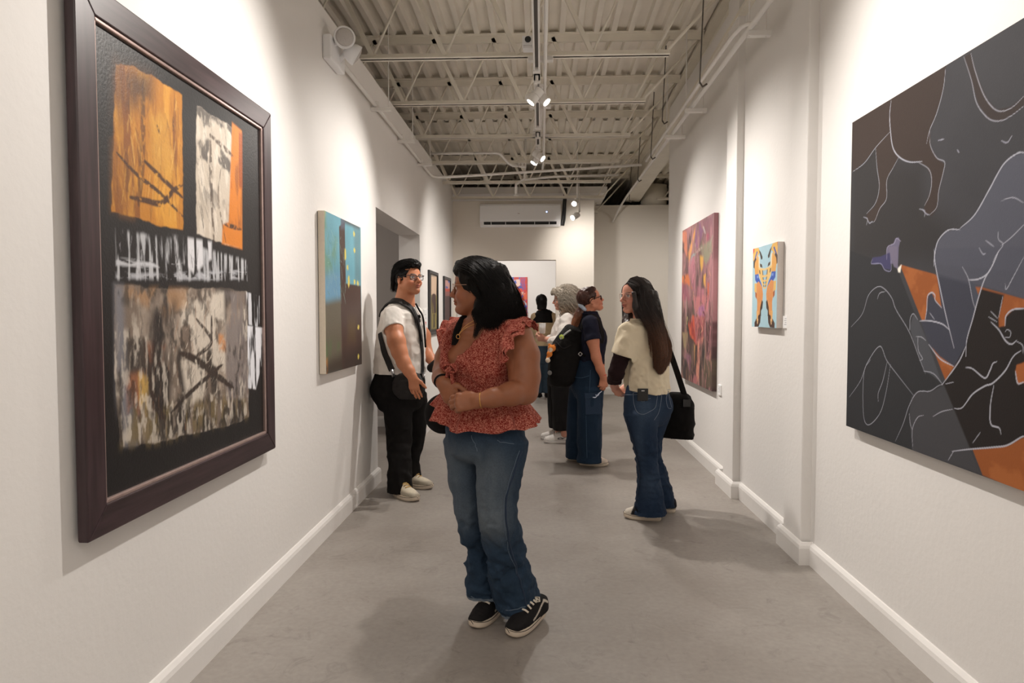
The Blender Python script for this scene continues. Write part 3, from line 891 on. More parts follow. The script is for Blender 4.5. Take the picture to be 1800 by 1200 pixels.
for k in range(280):
    a = RNG.uniform(5.86, 7.1); z = RNG.uniform(.75, 2.2); l = RNG.uniform(.05, .2)
    c.stroke([(a, z), (a + RNG.uniform(-.04, .04), z - l * .5), (a + RNG.uniform(-.05, .05), z - l)], RNG.uniform(.008, .02),
             [(50, 34, 36), (190, 126, 132), (130, 100, 92), (34, 26, 28), (206, 150, 120), (120, 60, 68), (30, 24, 26)][k % 7], .75, metres=True, tex=streak(30, 8, .3, .55))
c.build('canvas', M['pigment'], r, 0.038, -1)

# ------------------------------------------------------------------ pale blue canvas with mirrored golden shapes
r = thing('canvas_painting', (1.49, 4.5, 1.285), 'small pale blue canvas with mirrored golden boot shapes between the two wall piers', 'painting')
c = Canvas(0, 1.45, 4.275, 4.765, 1.287, 1.818, 0.0026, (172, 208, 222))
c.C *= (0.95 + 0.1 * fbm(c.A * 20, c.Z * 20))[:, None]
MID = 235.0
def half(pts, col, w=None, al=1.0):
    """one shape and its mirror image about the picture's middle"""
    out = []
    for x, y in pts:
        # measured on the far half: x 95..230; widen with perspective on the near half
        out.append((1310 + x / 6.863, 415 + y / 6.863))
    A = c.P(out)
    mid = c.P([(1310 + MID / 6.863, 500)])[0, 0]
    B = A.copy(); B[:, 0] = 2 * mid - A[:, 0]
    for q in (A, B):
        if w is None: c.poly(q, col, al, .0025, metres=True)
        else: c.stroke(q, w, col, al, metres=True)
half([(96, 150), (160, 140), (180, 190), (150, 240), (110, 310), (96, 300)], (232, 184, 92))
half([(96, 145), (112, 150), (110, 190), (96, 220)], (214, 70, 44))
half([(108, 290), (140, 180), (150, 190), (118, 290)], (60, 84, 170))
half([(165, 165), (186, 190), (208, 250), (205, 280), (190, 280), (178, 220)], (58, 44, 36))
half([(100, 300), (130, 260), (140, 300), (125, 400), (100, 380)], (70, 48, 36))
half([(118, 320), (150, 240), (172, 260), (168, 400), (160, 460), (120, 470), (112, 380)], (228, 168, 88))
half([(160, 230), (172, 250), (176, 380), (162, 400)], (246, 226, 190))
half([(160, 370), (190, 385), (235, 390), (235, 405), (190, 405), (158, 395)], (240, 206, 140))
half([(178, 330), (200, 340), (208, 380), (180, 370)], (74, 54, 38))
half([(160, 395), (235, 405), (235, 640), (215, 620), (190, 540), (165, 470)], (236, 196, 122))
for y0, y1, x0 in ((412, 470, 205), (495, 528, 210), (548, 575, 216), (588, 612, 218)):
    half([(x0, y0), (238, y0 + 2), (238, y1), (x0 + 6, y1 - 4)], (160, 200, 222))
    half([(x0, y0), (x0 + 8, y0), (x0 + 12, y1), (x0 + 4, y1)], (70, 60, 50))
half([(168, 410), (178, 410), (184, 460), (172, 450)], (74, 54, 38))
half([(118, 465), (160, 455), (164, 500), (190, 560), (204, 610), (196, 612), (160, 545), (145, 570), (120, 530)], (54, 92, 186))
half([(140, 480), (156, 475), (158, 500), (142, 510)], (130, 160, 226))
half([(135, 570), (165, 545), (205, 615), (214, 700), (206, 800), (190, 840), (170, 960), (140, 960), (145, 800), (135, 690)], (224, 152, 88))
for k in range(7): half([(150 + k * 8, 570 + k * 9), (152 + k * 8, 700), (150 + k * 5, 800)], (196, 116, 60), .003, .8)
half([(112, 570), (134, 570), (134, 680), (112, 670)], (232, 190, 104))
half([(120, 670), (140, 690), (138, 760), (122, 730)], (176, 96, 50))
half([(200, 770), (214, 790), (206, 870), (190, 900), (190, 960), (160, 1000), (150, 970), (176, 930), (180, 860)], (64, 42, 32))
half([(130, 1000), (160, 960), (186, 970), (180, 1040), (160, 1090), (112, 1095), (112, 1040)], (70, 46, 36))
half([(136, 900), (160, 900), (152, 1000), (138, 1030)], (232, 178, 110))
half([(168, 880), (178, 900), (172, 950), (164, 940)], (226, 160, 90))
half([(150, 990), (158, 1000), (150, 1060), (142, 1050)], (236, 200, 150))
c.build('canvas', M['pigment'], r, 0.038, -1, back=(214, 206, 200))

# ------------------------------------------------------------------ big dark canvas with outlined figures and orange light cone
r = thing('canvas_painting', (1.49, 2.6, 0.845), 'huge charcoal canvas with pale outlined figures and orange beam shapes', 'painting')
c = Canvas(0, 1.448, 1.90, 3.286, 0.846, 2.266, 0.0030, (60, 60, 64))
c.C *= (0.86 + 0.28 * fbm(c.A * 5, c.Z * 5))[:, None]
def R1(*p): return [(1480 + x / 2.79, 30 + y / 2.79) for x, y in p]
def R2(*p): return [(1480 + x / 2.79, 440 + y / 2.79) for x, y in p]
LN = (178, 180, 192)
# greyed left ground, animal body, limbs
c.poly(R1((40, 500), (240, 560), (240, 700), (400, 700), (420, 900), (600, 1100), (460, 1200), (40, 1210)), (46, 44, 44), .8, .08)
c.poly(R1((50, 505), (240, 400), (510, 240), (498, 350), (465, 470), (432, 555), (436, 640), (470, 695), (503, 720), (495, 770), (475, 850), (465, 940), (440, 975), (400, 955), (408, 910), (436, 850), (438, 780), (410, 730), (375, 710), (310, 700), (278, 685), (250, 740), (222, 790), (218, 890), (190, 940), (165, 1000), (120, 1000), (122, 965), (160, 930), (182, 860), (180, 790), (165, 640), (110, 710), (50, 760)), (58, 48, 44), 1, .004)
c.poly(R1((598, 195), (632, 175), (660, 280), (710, 400), (760, 455), (830, 440), (900, 380), (900, 425), (860, 465), (780, 510), (720, 500), (670, 430), (640, 330)), (56, 48, 46), 1, .004)
# slate-blue torso of the big figure
c.poly(R1((1000, 660), (880, 665), (820, 690), (760, 770), (700, 890), (650, 970), (580, 1040), (510, 1050), (465, 1110), (452, 1210), (1000, 1260)), (84, 86, 98), .9, .006)
c.poly(R2((452, -10), (455, 70), (468, 120), (620, 160), (700, 180), (1000, 270), (1000, -20)), (78, 80, 92), .9, .006)
# dark lower ground and beam edge
c.poly(R2((40, 0), (270, 85), (490, 650), (680, 1095), (20, 870)), (44, 45, 48), .95, .004)
c.poly(R2((285, 70), (1000, 270), (1000, 1240), (690, 1100)), (160, 94, 50), 1, .003)
c.poly(R2((285, 70), (1000, 270), (1000, 1240), (690, 1100)), (140, 78, 38), .8, .003, tex=streak(14, 14, .45, .6))
c.poly(R2((272, 88), (292, 70), (286, 108), (276, 106)), (236, 232, 220))
# leg in the beam
c.poly(R2((465, 115), (640, 160), (655, 185), (660, 280), (640, 440), (600, 500), (550, 570), (480, 520), (425, 455), (385, 345), (408, 340), (415, 300), (422, 225), (440, 205), (455, 240), (488, 280)), (60, 62, 74), 1, .004)
c.poly(R2((460, 120), (620, 158), (640, 170), (560, 140)), (80, 82, 94), .8, .01)
c.poly(R2((620, 145), (680, 185), (660, 290)), (70, 74, 86), 1, .004)
c.poly(R2((655, 178), (680, 185), (668, 215)), (156, 90, 48), 1, .003)
# black foreground figure
c.poly(R2((680, 188), (795, 218), (768, 330), (770, 375), (800, 370), (800, 330), (840, 290), (900, 280), (1000, 290), (1000, 540), (860, 560), (850, 590), (862, 655), (920, 640), (1000, 650), (1000, 900), (880, 920), (820, 955), (740, 968), (625, 975), (496, 655), (550, 570), (610, 460), (640, 330)), (33, 28, 27), 1, .004)
c.poly(R2((855, 565), (900, 545), (1000, 560), (1000, 640), (862, 650)), (156, 90, 48), 1, .004)
# left-hand thigh shapes and the hip
c.poly(R2((332, 380), (350, 310), (375, 340), (420, 450), (490, 650), (440, 610), (400, 590), (370, 500)), (72, 74, 80), 1, .004)
c.poly(R2((340, 720), (370, 690), (440, 690), (500, 660), (680, 1095), (345, 985), (330, 800)), (66, 66, 70), .9, .006)
# outlines
W1, W2 = .0034, .0056
for pts, w in ((R1((241, 410), (234, 480), (238, 560), (250, 640), (280, 685), (330, 710), (395, 708)), W2), (R1((508, 250), (497, 350), (465, 470), (430, 555), (415, 620)), W1), (R1((430, 560), (434, 630), (465, 690), (503, 710), (497, 760), (475, 850), (465, 930), (430, 970)), W1),
               (R1((375, 712), (425, 745), (440, 800), (430, 870), (405, 925)), W1), (R1((50, 760), (110, 715), (165, 640), (235, 563)), W1), (R1((165, 645), (172, 740), (183, 830), (165, 910), (120, 965)), W1), (R1((277, 690), (250, 740), (220, 800), (218, 890), (185, 940), (160, 1000), (140, 1005)), W1),
               (R1((598, 195), (635, 310), (660, 420), (710, 490), (760, 510), (820, 490), (900, 430)), W1), (R1((632, 178), (655, 270), (700, 390), (760, 458), (830, 445), (900, 380)), W1),
               (R1((900, 665), (860, 668), (790, 725), (720, 850), (650, 970), (580, 1035)), W2), (R1((580, 1042), (520, 1045), (470, 1100), (453, 1180), (452, 1220)), W2), (R1((780, 900), (840, 885), (890, 910)), W1), (R1((765, 1050), (768, 1090), (790, 1115), (760, 1160), (740, 1200)), W1), (R1((900, 1010), (830, 1080), (780, 1120)), W1),
               (R2((452, -5), (458, 70), (480, 180), (510, 320), (550, 480)), W2), (R2((620, 145), (670, 140), (720, 105), (770, 0)), W2), (R2((590, 80), (620, 140), (640, 240), (655, 290)), W1), (R2((770, 0), (740, 70), (700, 140), (670, 230), (640, 340), (612, 440), (608, 520)), W2),
               (R2((608, 470), (570, 550), (490, 660)), W2), (R2((380, 345), (430, 345), (490, 360), (528, 390)), W2), (R2((408, 340), (416, 290), (420, 225), (440, 207), (456, 220), (458, 245), (490, 282)), W2), (R2((430, 305), (455, 340)), W1), (R2((425, 460), (480, 530), (548, 568)), W2),
               (R2((332, 390), (335, 335), (350, 310), (372, 340)), W1), (R2((360, 420), (390, 425), (412, 442)), W1), (R2((372, 425), (375, 490), (395, 530), (380, 540)), W1), (R2((400, 590), (450, 605), (492, 655)), W1),
               (R2((45, 375), (100, 310), (130, 220), (175, 178), (210, 190), (245, 235), (265, 290), (330, 400), (380, 530), (410, 605)), W1), (R2((173, 240), (185, 210), (215, 200)), W1), (R2((35, 720), (90, 640), (125, 550), (185, 470), (220, 540), (280, 620), (352, 712)), W1),
               (R2((140, 535), (108, 600), (105, 800), (130, 855), (185, 800), (215, 700), (238, 560)), W1), (R2((222, 545), (200, 640), (178, 700), (178, 740)), W1), (R2((262, 935), (300, 850), (330, 760), (370, 695), (430, 690), (470, 665), (495, 655)), W1), (R2((348, 975), (345, 880), (370, 820), (400, 808)), W1), (R2((330, 800), (335, 850), (345, 880)), W1),
               (R2((445, 815), (490, 790), (545, 778)), W1), (R2((550, 775), (590, 770), (640, 705), (700, 665), (740, 650), (800, 590), (840, 520), (880, 490)), W2), (R2((605, 573), (640, 580), (700, 625), (725, 590), (740, 555), (760, 545)), W2), (R2((745, 660), (728, 760), (730, 850), (770, 870), (780, 900)), W2),
               (R2((540, 985), (620, 975), (740, 965), (810, 955), (880, 915), (900, 912)), W2), (R2((520, 1030), (550, 980)), W1), (R2((768, 330), (790, 220)), W1), (R2((800, 370), (805, 320), (840, 290), (900, 285)), W2), (R2((730, 350), (770, 390), (800, 440), (830, 460), (858, 440)), W2), (R2((718, 325), (760, 350)), W1), (R2((728, 297), (765, 335)), W1),
               (R2((800, 400), (810, 388), (828, 400), (822, 425), (800, 425)), W1), (R2((855, 445), (885, 465), (890, 510)), W1), (R2((850, 590), (862, 650), (893, 645)), W2), (R2((505, 655), (550, 645)), W1), (R2((640, 945), (680, 890)), W1), (R2((800, 160), (806, 190), (840, 130), (893, 30)), W1)):
    c.stroke(pts, w, LN, .85 if w > .004 else .7)
for pts in (R1((105, 980), (125, 990), (120, 1020)), R1((122, 985), (135, 1010), (150, 1000)), R1((378, 940), (405, 950), (405, 980)), R1((395, 945), (415, 965), (430, 970)), R1((470, 605), (500, 598)), R1((780, 605), (810, 615), (835, 580)), R1((565, 650), (575, 665)), R1((672, 1130), (690, 1160), (705, 1160)), R1((705, 1095), (745, 1125))):
    c.stroke(pts, .005, (160, 162, 176), .7)
# the tiny crouching figure with the torch
c.poly(R1((262, 1085), (278, 1080), (285, 1100), (278, 1130), (275, 1205), (240, 1210), (215, 1215), (220, 1130), (250, 1115)), (104, 100, 122), 1, .003)
c.poly(R2((150, 35), (190, 30), (235, 10), (240, 95), (210, 90), (190, 65), (145, 65)), (64, 62, 96), 1, .003)
c.poly(R2((225, -20), (270, -20), (275, 90), (255, 80), (240, 30)), (110, 104, 124), 1, .003)
c.stroke(R2((150, 40), (145, 65), (190, 65), (210, 95), (240, 98), (240, 40)), .004, (150, 150, 180), .7); c.stroke(R1((220, 1190), (222, 1130), (255, 1110), (268, 1085), (290, 1100)), .004, (160, 156, 180), .7)
c.build('canvas', M['pigment_matt'], r, 0.036, -1)

# ------------------------------------------------------------------ two black-framed prints by the doorway
def framed(y0, y1, z0, z1, label):
    r = thing('framed_print', (-1.33, (y0 + y1) / 2, z0), label, 'picture', 'black framed prints')
    frame(r, y0, y1, z0, z1, 0.04, -1.33, -1.305, M['black_plastic'], M['black_plastic'])
    return r
r = framed(7.98, 8.68, 1.118, 1.888, 'black framed print of a dark arch under pale beige, nearer the doorway')
c = Canvas(0, -1.318, 8.01, 8.65, 1.15, 1.86, 0.008, (40, 34, 28))
K = lambda *p: [(735 + x / 8.89, 465 + y / 8.89) for x, y in p]
c.poly(K((205, 120), (290, 150), (285, 480), (205, 480)), (206, 178, 152))
c.poly(K((205, 120), (290, 150), (288, 190), (205, 185)), (150, 136, 122))
c.poly(K((205, 470), (290, 480), (290, 1000), (205, 1010)), (128, 116, 62))
c.poly(K((210, 520), (222, 460), (250, 450), (275, 470), (282, 740), (270, 760), (222, 760)), (58, 36, 30))
c.poly(K((232, 770), (265, 770), (262, 980), (232, 990)), (60, 48, 34))
c.stroke(K((228, 600), (240, 780), (232, 980)), .03, (150, 134, 60), .9); c.stroke(K((275, 760), (262, 860), (276, 980)), .03, (150, 134, 60), .9)
c.build('print', M['pigment'], r, 0.006, 1)
r = framed(9.22, 9.90, 1.118, 1.882, 'black framed print with a pink, blue and red scene, farther from the doorway')
c = Canvas(0, -1.318, 9.25, 9.87, 1.15, 1.85, 0.008, (70, 44, 40))
c.poly(K((425, 210), (495, 220), (495, 380), (425, 380)), (214, 160, 152))
c.poly(K((470, 225), (495, 230), (492, 290), (472, 280)), (62, 108, 190)); c.poly(K((430, 330), (470, 350), (460, 375), (430, 370)), (70, 90, 170))
c.poly(K((425, 375), (495, 375), (495, 420), (425, 425)), (198, 70, 46)); c.poly(K((425, 420), (495, 420), (495, 490), (425, 490)), (150, 90, 84))
c.build('print', M['pigment'], r, 0.006, 1)

# ------------------------------------------------------------------ far room painting
r = thing('canvas_painting', (-0.55, 16.3, 1.2), 'red, blue and white flower painting on the wall of the far room', 'painting')
c = Canvas(1, 16.26, -0.80, -0.325, 1.10, 2.232, 0.012, (196, 52, 40))
for k in range(90):
    a = RNG.uniform(-.8, -.33); z = RNG.uniform(1.1, 2.22)
    col = [(66, 84, 170), (214, 70, 46), (224, 176, 160), (160, 40, 44), (90, 100, 190), (220, 96, 60)][k % 6]
    an = np.linspace(0, 2 * pi, 9, endpoint=False); kk = RNG.uniform(.5, 1.2, 9) * RNG.uniform(.04, .10)
    c.poly(np.c_[a + kk * np.cos(an) * .7, z + kk * np.sin(an)], col, 1, .006, metres=True)
G7 = lambda *p: [(895 + x / 9.6, 475 + y / 9.6) for x, y in p]
c.poly(G7((185, 120), (290, 120), (290, 420), (250, 330), (190, 200)), (206, 52, 44)); c.poly(G7((90, 160), (180, 150), (190, 250), (100, 300), (60, 260)), (236, 200, 190))
c.poly(G7((60, 200), (110, 160), (130, 220), (60, 240)), (84, 102, 190)); c.poly(G7((100, 320), (220, 300), (230, 360), (120, 360)), (216, 66, 40))
for x in (215, 240, 265): c.stroke(G7((x, 130), (x - 8, 220), (x + 15, 330)), .02, (92, 84, 170), .9)
c.poly(G7((240, 500), (295, 560), (290, 600), (230, 520)), (196, 206, 220)); c.poly(G7((180, 560), (260, 540), (250, 680), (190, 680)), (208, 70, 44)); c.poly(G7((200, 690), (290, 620), (290, 800), (200, 800)), (70, 76, 66))
c.build('canvas', M['pigment'], r, 0.036, -1)

# ================================================================== wall and ceiling fittings


# air conditioner
ax0, ax1, az0, az1 = -0.905, 0.285, 2.652, 2.985
r = thing('air_conditioner', (-0.31, YB, az0), 'white wall-mounted air conditioner above the far opening', 'air conditioner')
prof = [(YB, az0 + .03), (YB - .10, az0), (YB - .16, az0 + .02), (YB - .205, az0 + .07), (YB - .212, az0 + .10), (YB - .20, az1 - .03), (YB - .18, az1), (YB, az1)]
MB().prism(prof, 0, ax0, ax1).build('housing', M['white_plastic'], r, bevel=0.006)
MB().prism([(YB - .163, az0 + .018), (YB - .203, az0 + .066), (YB - .207, az0 + .070), (YB - .167, az0 + .014)], 0, ax0 + .06, ax1 - .06).build('air_outlet', M['black_plastic'], r)
for k in range(5):
    x = ax0 + .06 + (ax1 - ax0 - .12) * (k + .5) / 5
    MB().box((x - .004, YB - .212, az0 + .02), (x + .004, YB - .165, az0 + .066)).build('louver_vane', M['white_plastic'], r)
MB().prism([(YB - .168, az0 + .008), (YB - .190, az0 + .03), (YB - .194, az0 + .028), (YB - .172, az0 + .004)], 0, ax0 + .06, ax1 - .06).build('louver_flap', M['white_plastic'], r)
MB().lathe([(0.010, 0), (0.010, .004)], Matrix.Translation((0.08, YB - .203, az0 + .21)) @ Matrix.Rotation(pi / 2, 4, 'X'), 12).build('indicator_light', M['led'], r)
MB().box((-0.345, YB - .210, az0 + .185), (-0.315, YB - .203, az0 + .192)).build('maker_mark', M['silver'], r)
c = MB(); c.tube(bez([(0.30, YB - .05, az0 + .03), (0.32, YB - .06, az0 + .12), (0.335, YB - .05, az0 + .25), (0.34, YB - .04, az1 + .03), (.36, YB - .04, az1 + .25)]), 0.022, 8)
c.tube(bez([(0.335, YB - .03, az0 + .03), (0.355, YB - .05, az0 + .15), (0.365, YB - .04, az1 + .02), (.38, YB - .04, az1 + .25)]), 0.010, 8)
tag(c.build('refrigerant_line', M['black_plastic'], smooth=True), 'black insulated pipe bundle beside the air conditioner', 'pipe')

# emergency light with two heads
r = thing('emergency_light', (XL, 4.35, 2.95), 'white twin-head emergency light high on the wall above the teal canvas', 'emergency light')
MB().box((XL, 4.16, 2.925), (XL + .055, 4.46, 3.075)).build('housing', M['white_plastic'], r, bevel=0.012, seg=3)
for nm, ctr, d in (('near', (XL + .12, 4.22, 3.07), Vector((0.35, -0.85, -0.12))), ('far', (XL + .15, 4.36, 3.015), Vector((0.75, 0.35, -0.45)))):
    Mx = Matrix.Translation(ctr) @ d.to_track_quat('Z', 'Y').to_matrix().to_4x4()
    h = MB().lathe([(0.02, -.075), (0.045, -.06), (0.062, -.02), (0.066, .012), (0.060, .014)], Mx, 24).build('lamp_head', M['white_plastic'], r, smooth=True)
    lens = MB(); lens.lathe([(0.058, .012), (0.045, .020), (0.02, .026), (0.002, .027)], Mx, 24); lens.build('lens', mat('ribbed_lens', (.55, .52, .50), .15, bump=.6, bscale=90), h, smooth=True)
    c = MB(); c.tube([(XL + .03, ctr[1], ctr[2] - .05), Vector(ctr) - d.normalized() * .05], .016, 8); c.build('swivel_arm', M['white_plastic'], r, smooth=True)

# wall conduit along the doorway wall, then across under a joist
c = MB(); c.tube([(XL + .035, 4.44, 3.0), (XL + .035, 6.6, 3.0), (XL + .035, 7.9, 3.0)] + bez([(XL + .035, 7.95, 3.0), (XL + .05, 8.15, 3.005), (XL + .14, 8.28, 3.02), (XL + .3, 8.3, 3.03)])[1:] + [(0.3, 8.3, 3.10), (1.2, 8.3, 3.15)], 0.016, 8)
tag(c.build('wall_conduit', M['white_metal'], smooth=True), 'white conduit run along the doorway wall then across under a joist', 'pipe')
for k, y in enumerate((5.35, 6.35, 7.35)):
    c = MB(); c.box((XL, y - .02, 2.955), (XL + .16, y + .02, 2.978)); c.bar((XL + .02, y, 2.978), (XL + .02, y, 3.03), .006, .03); c.bar((XL + .05, y, 2.978), (XL + .05, y, 3.03), .006, .03)
    c.tube([(XL + .14, y, 2.97), (XL + .14, y, 3.6)], .004, 6)
    tag(c.build('conduit_bracket', M['white_metal']), ['white strut bracket holding the wall conduit nearest the emergency light', 'middle strut bracket on the wall conduit above the doorway', 'strut bracket on the wall conduit closest to the air conditioner'][k], 'bracket', 'conduit brackets on the doorway wall')

# twin conduits hung from trapezes along the pier wall
c = MB(); c.tube([(1.30, 2.2, 3.155), (1.30, 10.6, 3.155)] + bez([(1.30, 10.6, 3.155), (1.29, 11.2, 3.12), (1.24, 11.5, 3.0), (1.19, 11.58, 2.9)])[1:], 0.017, 8)
tag(c.build('hung_conduit', M['white_metal'], smooth=True), 'straight white conduit hung from trapeze brackets beside the pier wall', 'pipe')
c = MB(); c.tube([(1.33, 4.35, 3.17), (1.27, 4.38, 3.17)] + bez([(1.25, 4.42, 3.17), (1.235, 4.6, 3.17), (1.235, 5.0, 3.17)]) + [(1.235, 8.2, 3.17)], 0.014, 8)
tag(c.build('hung_conduit', M['white_metal'], smooth=True), 'second thinner white conduit with an elbow at the near trapeze bracket', 'pipe')
for k, (y, a, b) in enumerate(((4.40, 1.285, 1.43), (6.02, 1.235, 1.42), (6.90, 1.23, 1.42))):
    c = MB(); c.box((a, y - .022, 3.105), (b, y + .022, 3.135))
    c.tube([(a + .01, y, 3.1), (a + .01, y, 3.84)], .0045, 6); c.tube([(b - .03, y, 3.1), (b - .03, y, 3.3)], .0045, 6)
    tag(c.build('trapeze_bracket', M['white_metal']), ['white strut trapeze hanging at the slim pier, holding the conduits', 'middle strut trapeze on the hung conduits', 'strut trapeze on the hung conduits nearest the wall end'][k], 'bracket', 'trapeze brackets')
for k, (px, py0, py1, y) in enumerate(((1236, 5, 145, 4.9), (1170, 85, 212, 6.5), (1150, 165, 275, 7.7), (1127, 215, 315, 9.2), (1112, 285, 352, 10.8))):
    top, bot = at(px, py0, y), at(px - 6, py1, y)
    top[2] = zdeck(y) - .01; top[0] = bot[0] + .03
    c = MB(); c.tube([top, bot], .0048, 6); c.tube([bot, bot + np.array((.02, 0, -.03)), bot + np.array((.05, 0, -.01))], .007, 6)
    tag(c.build('hanger_rod', M['darksteel'], smooth=True), 'dark threaded hanger rod with a hook, ' + ['first from the camera', 'second from the camera', 'third from the camera', 'fourth from the camera', 'fifth, by the far end of the girder'][k], 'hanger', 'dark hanger rods by the girder')

# lighting track, in three lengths, with its feed conduit
TX = -0.035
for k, (y0, y1) in enumerate(((2.3, 5.18), (5.36, 6.75), (7.05, 7.62))):
    r = thing('track_rail', (TX, (y0 + y1) / 2, 3.19), ['long white track rail nearest the camera', 'short track rail carrying the three clustered spotlights', 'shortest track rail, with the pair of spotlights'][k], 'track', 'lighting track rails')
    c = MB()
    for s in (-1, 1): c.box((TX + s * .018 - .006, y0, 3.175), (TX + s * .018 + .006, y1, 3.215))
    c.box((TX - .024, y0, 3.215), (TX + .024, y1, 3.228))
    for ye in (y0, y1 - .05): c.box((TX - .028, ye, 3.165), (TX + .028, ye + .05, 3.226))
    c.build('rail', M['white_metal'], r)
    MB().box((TX - .012, y0 + .05, 3.196), (TX + .012, y1 - .05, 3.216)).build('contact_strip', mat('grey_contact_strip', (.12, .11, .10), .5), r)
c = MB(); c.tube([(TX + .062, 2.3, 3.21), (TX + .062, 8.1, 3.21), (TX + .05, 8.6, 3.17)], .013, 8)
tag(c.build('track_conduit', M['white_metal'], smooth=True), 'thin white conduit feeding the lighting track', 'pipe')
for k, y in enumerate((5.1, 6.25, 7.28)):
    tag(MB().box((TX - .065, y - .03, 3.225), (TX + .12, y + .03, 3.258)).build('track_clamp', M['white_metal'], bevel=.004), 'white clamp plate fixing the track under a joist, ' + ['beside the security camera', 'above the three clustered spotlights', 'above the pair of spotlights'][k], 'bracket', 'track clamps')


def track_spot(base, target, label, grp, hang=0.10):
    """track head: adapter, stem, cylinder body with a shadow gap, bezel and glowing lens"""
    base = Vector(base); d = (Vector(target) - base).normalized()
    r = thing('track_spotlight', base, label, 'spotlight', grp)
    MB().box((base.x - .016, base.y - .045, base.z - .018), (base.x + .016, base.y + .045, base.z - .001)).build('track_adapter', M['white_metal'], r, bevel=.003)
    j = base + Vector((0, 0, -hang))
    c = MB(); c.tube([base, j], .009, 8); c.build('stem', M['white_metal'], r, smooth=True)
    Mx = Matrix.Translation(j) @ d.to_track_quat('Z', 'Y').to_matrix().to_4x4()
    b = MB(); b.lathe([(0.030, -.065), (.038, -.06), (.038, -.004), (.034, -.002), (.034, .002), (.038, .004), (.038, .062), (.034, .066), (.032, .05)], Mx, 24)
    body = b.build('lamp_body', M['white_metal'], r, auto=35)
    l = MB(); l.lathe([(.032, .052), (.02, .056), (.001, .057)], Mx, 24); l.build('lens', M['lamp'], body, smooth=True)
    return r, j, d


SPOTS = [((-0.045, 5.42, 3.175), (-1.33, 5.2, 1.5), 'track spotlight aimed at the doorway wall, in the cluster of three', .10), ((0.0, 5.48, 3.175), (1.45, 4.9, 1.6), 'track spotlight aimed at the pier wall, in the cluster of three', .09), ((-0.06, 5.62, 3.175), (-1.3, 6.6, 3.5), 'unlit track spotlight tipped away, in the cluster of three', .05),
         ((-0.03, 7.40, 3.175), (1.0, 6.9, 2.3), 'track spotlight under the short far rail, aimed at the purple canvas', .11), ((-0.05, 7.5, 3.175), (-.6, 7.3, 2.4), 'track spotlight under the short far rail, aimed at the black frames', .12)]
for (b, t, lb, h) in SPOTS: track_spot(b, t, lb, 'track spotlights', h)
c = MB(); c.tube([(0.49, 9.4, 3.7), (0.49, 9.4, 2.86)], .009, 8); c.tube([(0.51, 9.4, 3.3), (0.515, 9.4, 2.72), (.49, 9.4, 2.67)], .006, 8); c.tube([(0.52, 9.38, 3.0), (0.52, 9.38, 2.75)], .012, 8)
tag(c.build('drop_pole', M['white_metal'], smooth=True), 'white drop pole carrying two spotlights beside the air conditioner', 'pole')
track_spot((0.462, 9.355, 2.93), (0.2, 8.6, 2.5), 'upper spotlight on the drop pole beside the air conditioner', 'spotlights on the drop pole', .05)
track_spot((0.462, 9.345, 2.74), (0.05, 8.9, 2.45), 'lower spotlight on the drop pole beside the air conditioner', 'spotlights on the drop pole', .05)

# security camera, socket box, sprinkler, transformer plate
r = thing('security_camera', (-0.10, 4.9, 3.22), 'small white security camera beside the near track rail', 'camera')
MB().box((-0.135, 4.86, 3.255), (-0.055, 4.96, 3.32)).build('housing', M['white_plastic'], r, bevel=.006)
MB().lathe([(.022, 0), (.022, .006), (.012, .008)], Matrix.Translation((-0.095, 4.862, 3.292)) @ Matrix.Rotation(pi / 2, 4, 'X'), 20).build('lens', M['black_plastic'], r, smooth=True)
MB().box((-0.13, 4.865, 3.235), (-0.06, 4.95, 3.252)).build('mount', M['white_plastic'], r)
r = thing('socket_box', (-0.22, 8.25, 3.13), 'white twin socket box on the cross conduit', 'socket')
MB().box((-0.27, 8.22, 3.12), (-0.18, 8.27, 3.17)).build('box', M['white_metal'], r, bevel=.004)
for x in (-0.247, -0.203): MB().lathe([(.015, 0), (.015, .004)], Matrix.Translation((x, 8.22, 3.147)) @ Matrix.Rotation(pi / 2, 4, 'X'), 14).build('socket_face', mat('worn_white', (.5, .46, .4), .5), r)
c = MB(); c.tube([(-.8, 8.1, 3.26), (-0.55, 8.1, 3.26)] + bez([(-.55, 8.1, 3.26), (-.48, 8.1, 3.24), (-.40, 8.2, 3.17), (-.34, 8.25, 3.14)])[1:] + [(-.27, 8.25, 3.14)], .015, 8); c.tube([(-1.3, 8.1, 3.26), (-.8, 8.1, 3.26)], .015, 8)
tag(c.build('bent_conduit', M['white_metal'], smooth=True), 'white conduit bending down to the twin socket box', 'pipe')
c = MB(); c.tube([(-0.33, 9.0, 2.94), (-0.33, 9.0, 3.06), (-0.22, 9.0, 3.13), (-.2, 9.0, zdeck(9.0) + .01)], .018, 8); c.tube([(-.22, 9.0, 3.12), (.2, 9.0, 3.16), (1.0, 9.0, 3.17)], .014, 8)
c.lathe([(.03, 0), (.03, .008), (.012, .02), (.012, .05)], Matrix.Translation((-0.33, 9.0, 2.91)), 12)
tag(c.build('sprinkler_pipe', M['white_metal'], smooth=True), 'white sprinkler pipe elbow hanging near the air conditioner', 'pipe')
c = MB(); c.tube([(TX + .03, 6.9, 3.22), (TX + .0, 6.8, 3.45)], .02, 8)
c.add([(TX - .05, 7.1, 3.235), (TX + .04, 7.1, 3.235), (TX + .05, 6.9, 3.5), (TX - .01, 6.9, 3.5), (TX - .05, 7.14, 3.235), (TX + .04, 7.14, 3.235), (TX + .05, 6.94, 3.5), (TX - .01, 6.94, 3.5)], [(0, 1, 2, 3), (7, 6, 5, 4), (0, 4, 5, 1), (1, 5, 6, 2), (2, 6, 7, 3), (3, 7, 4, 0)])
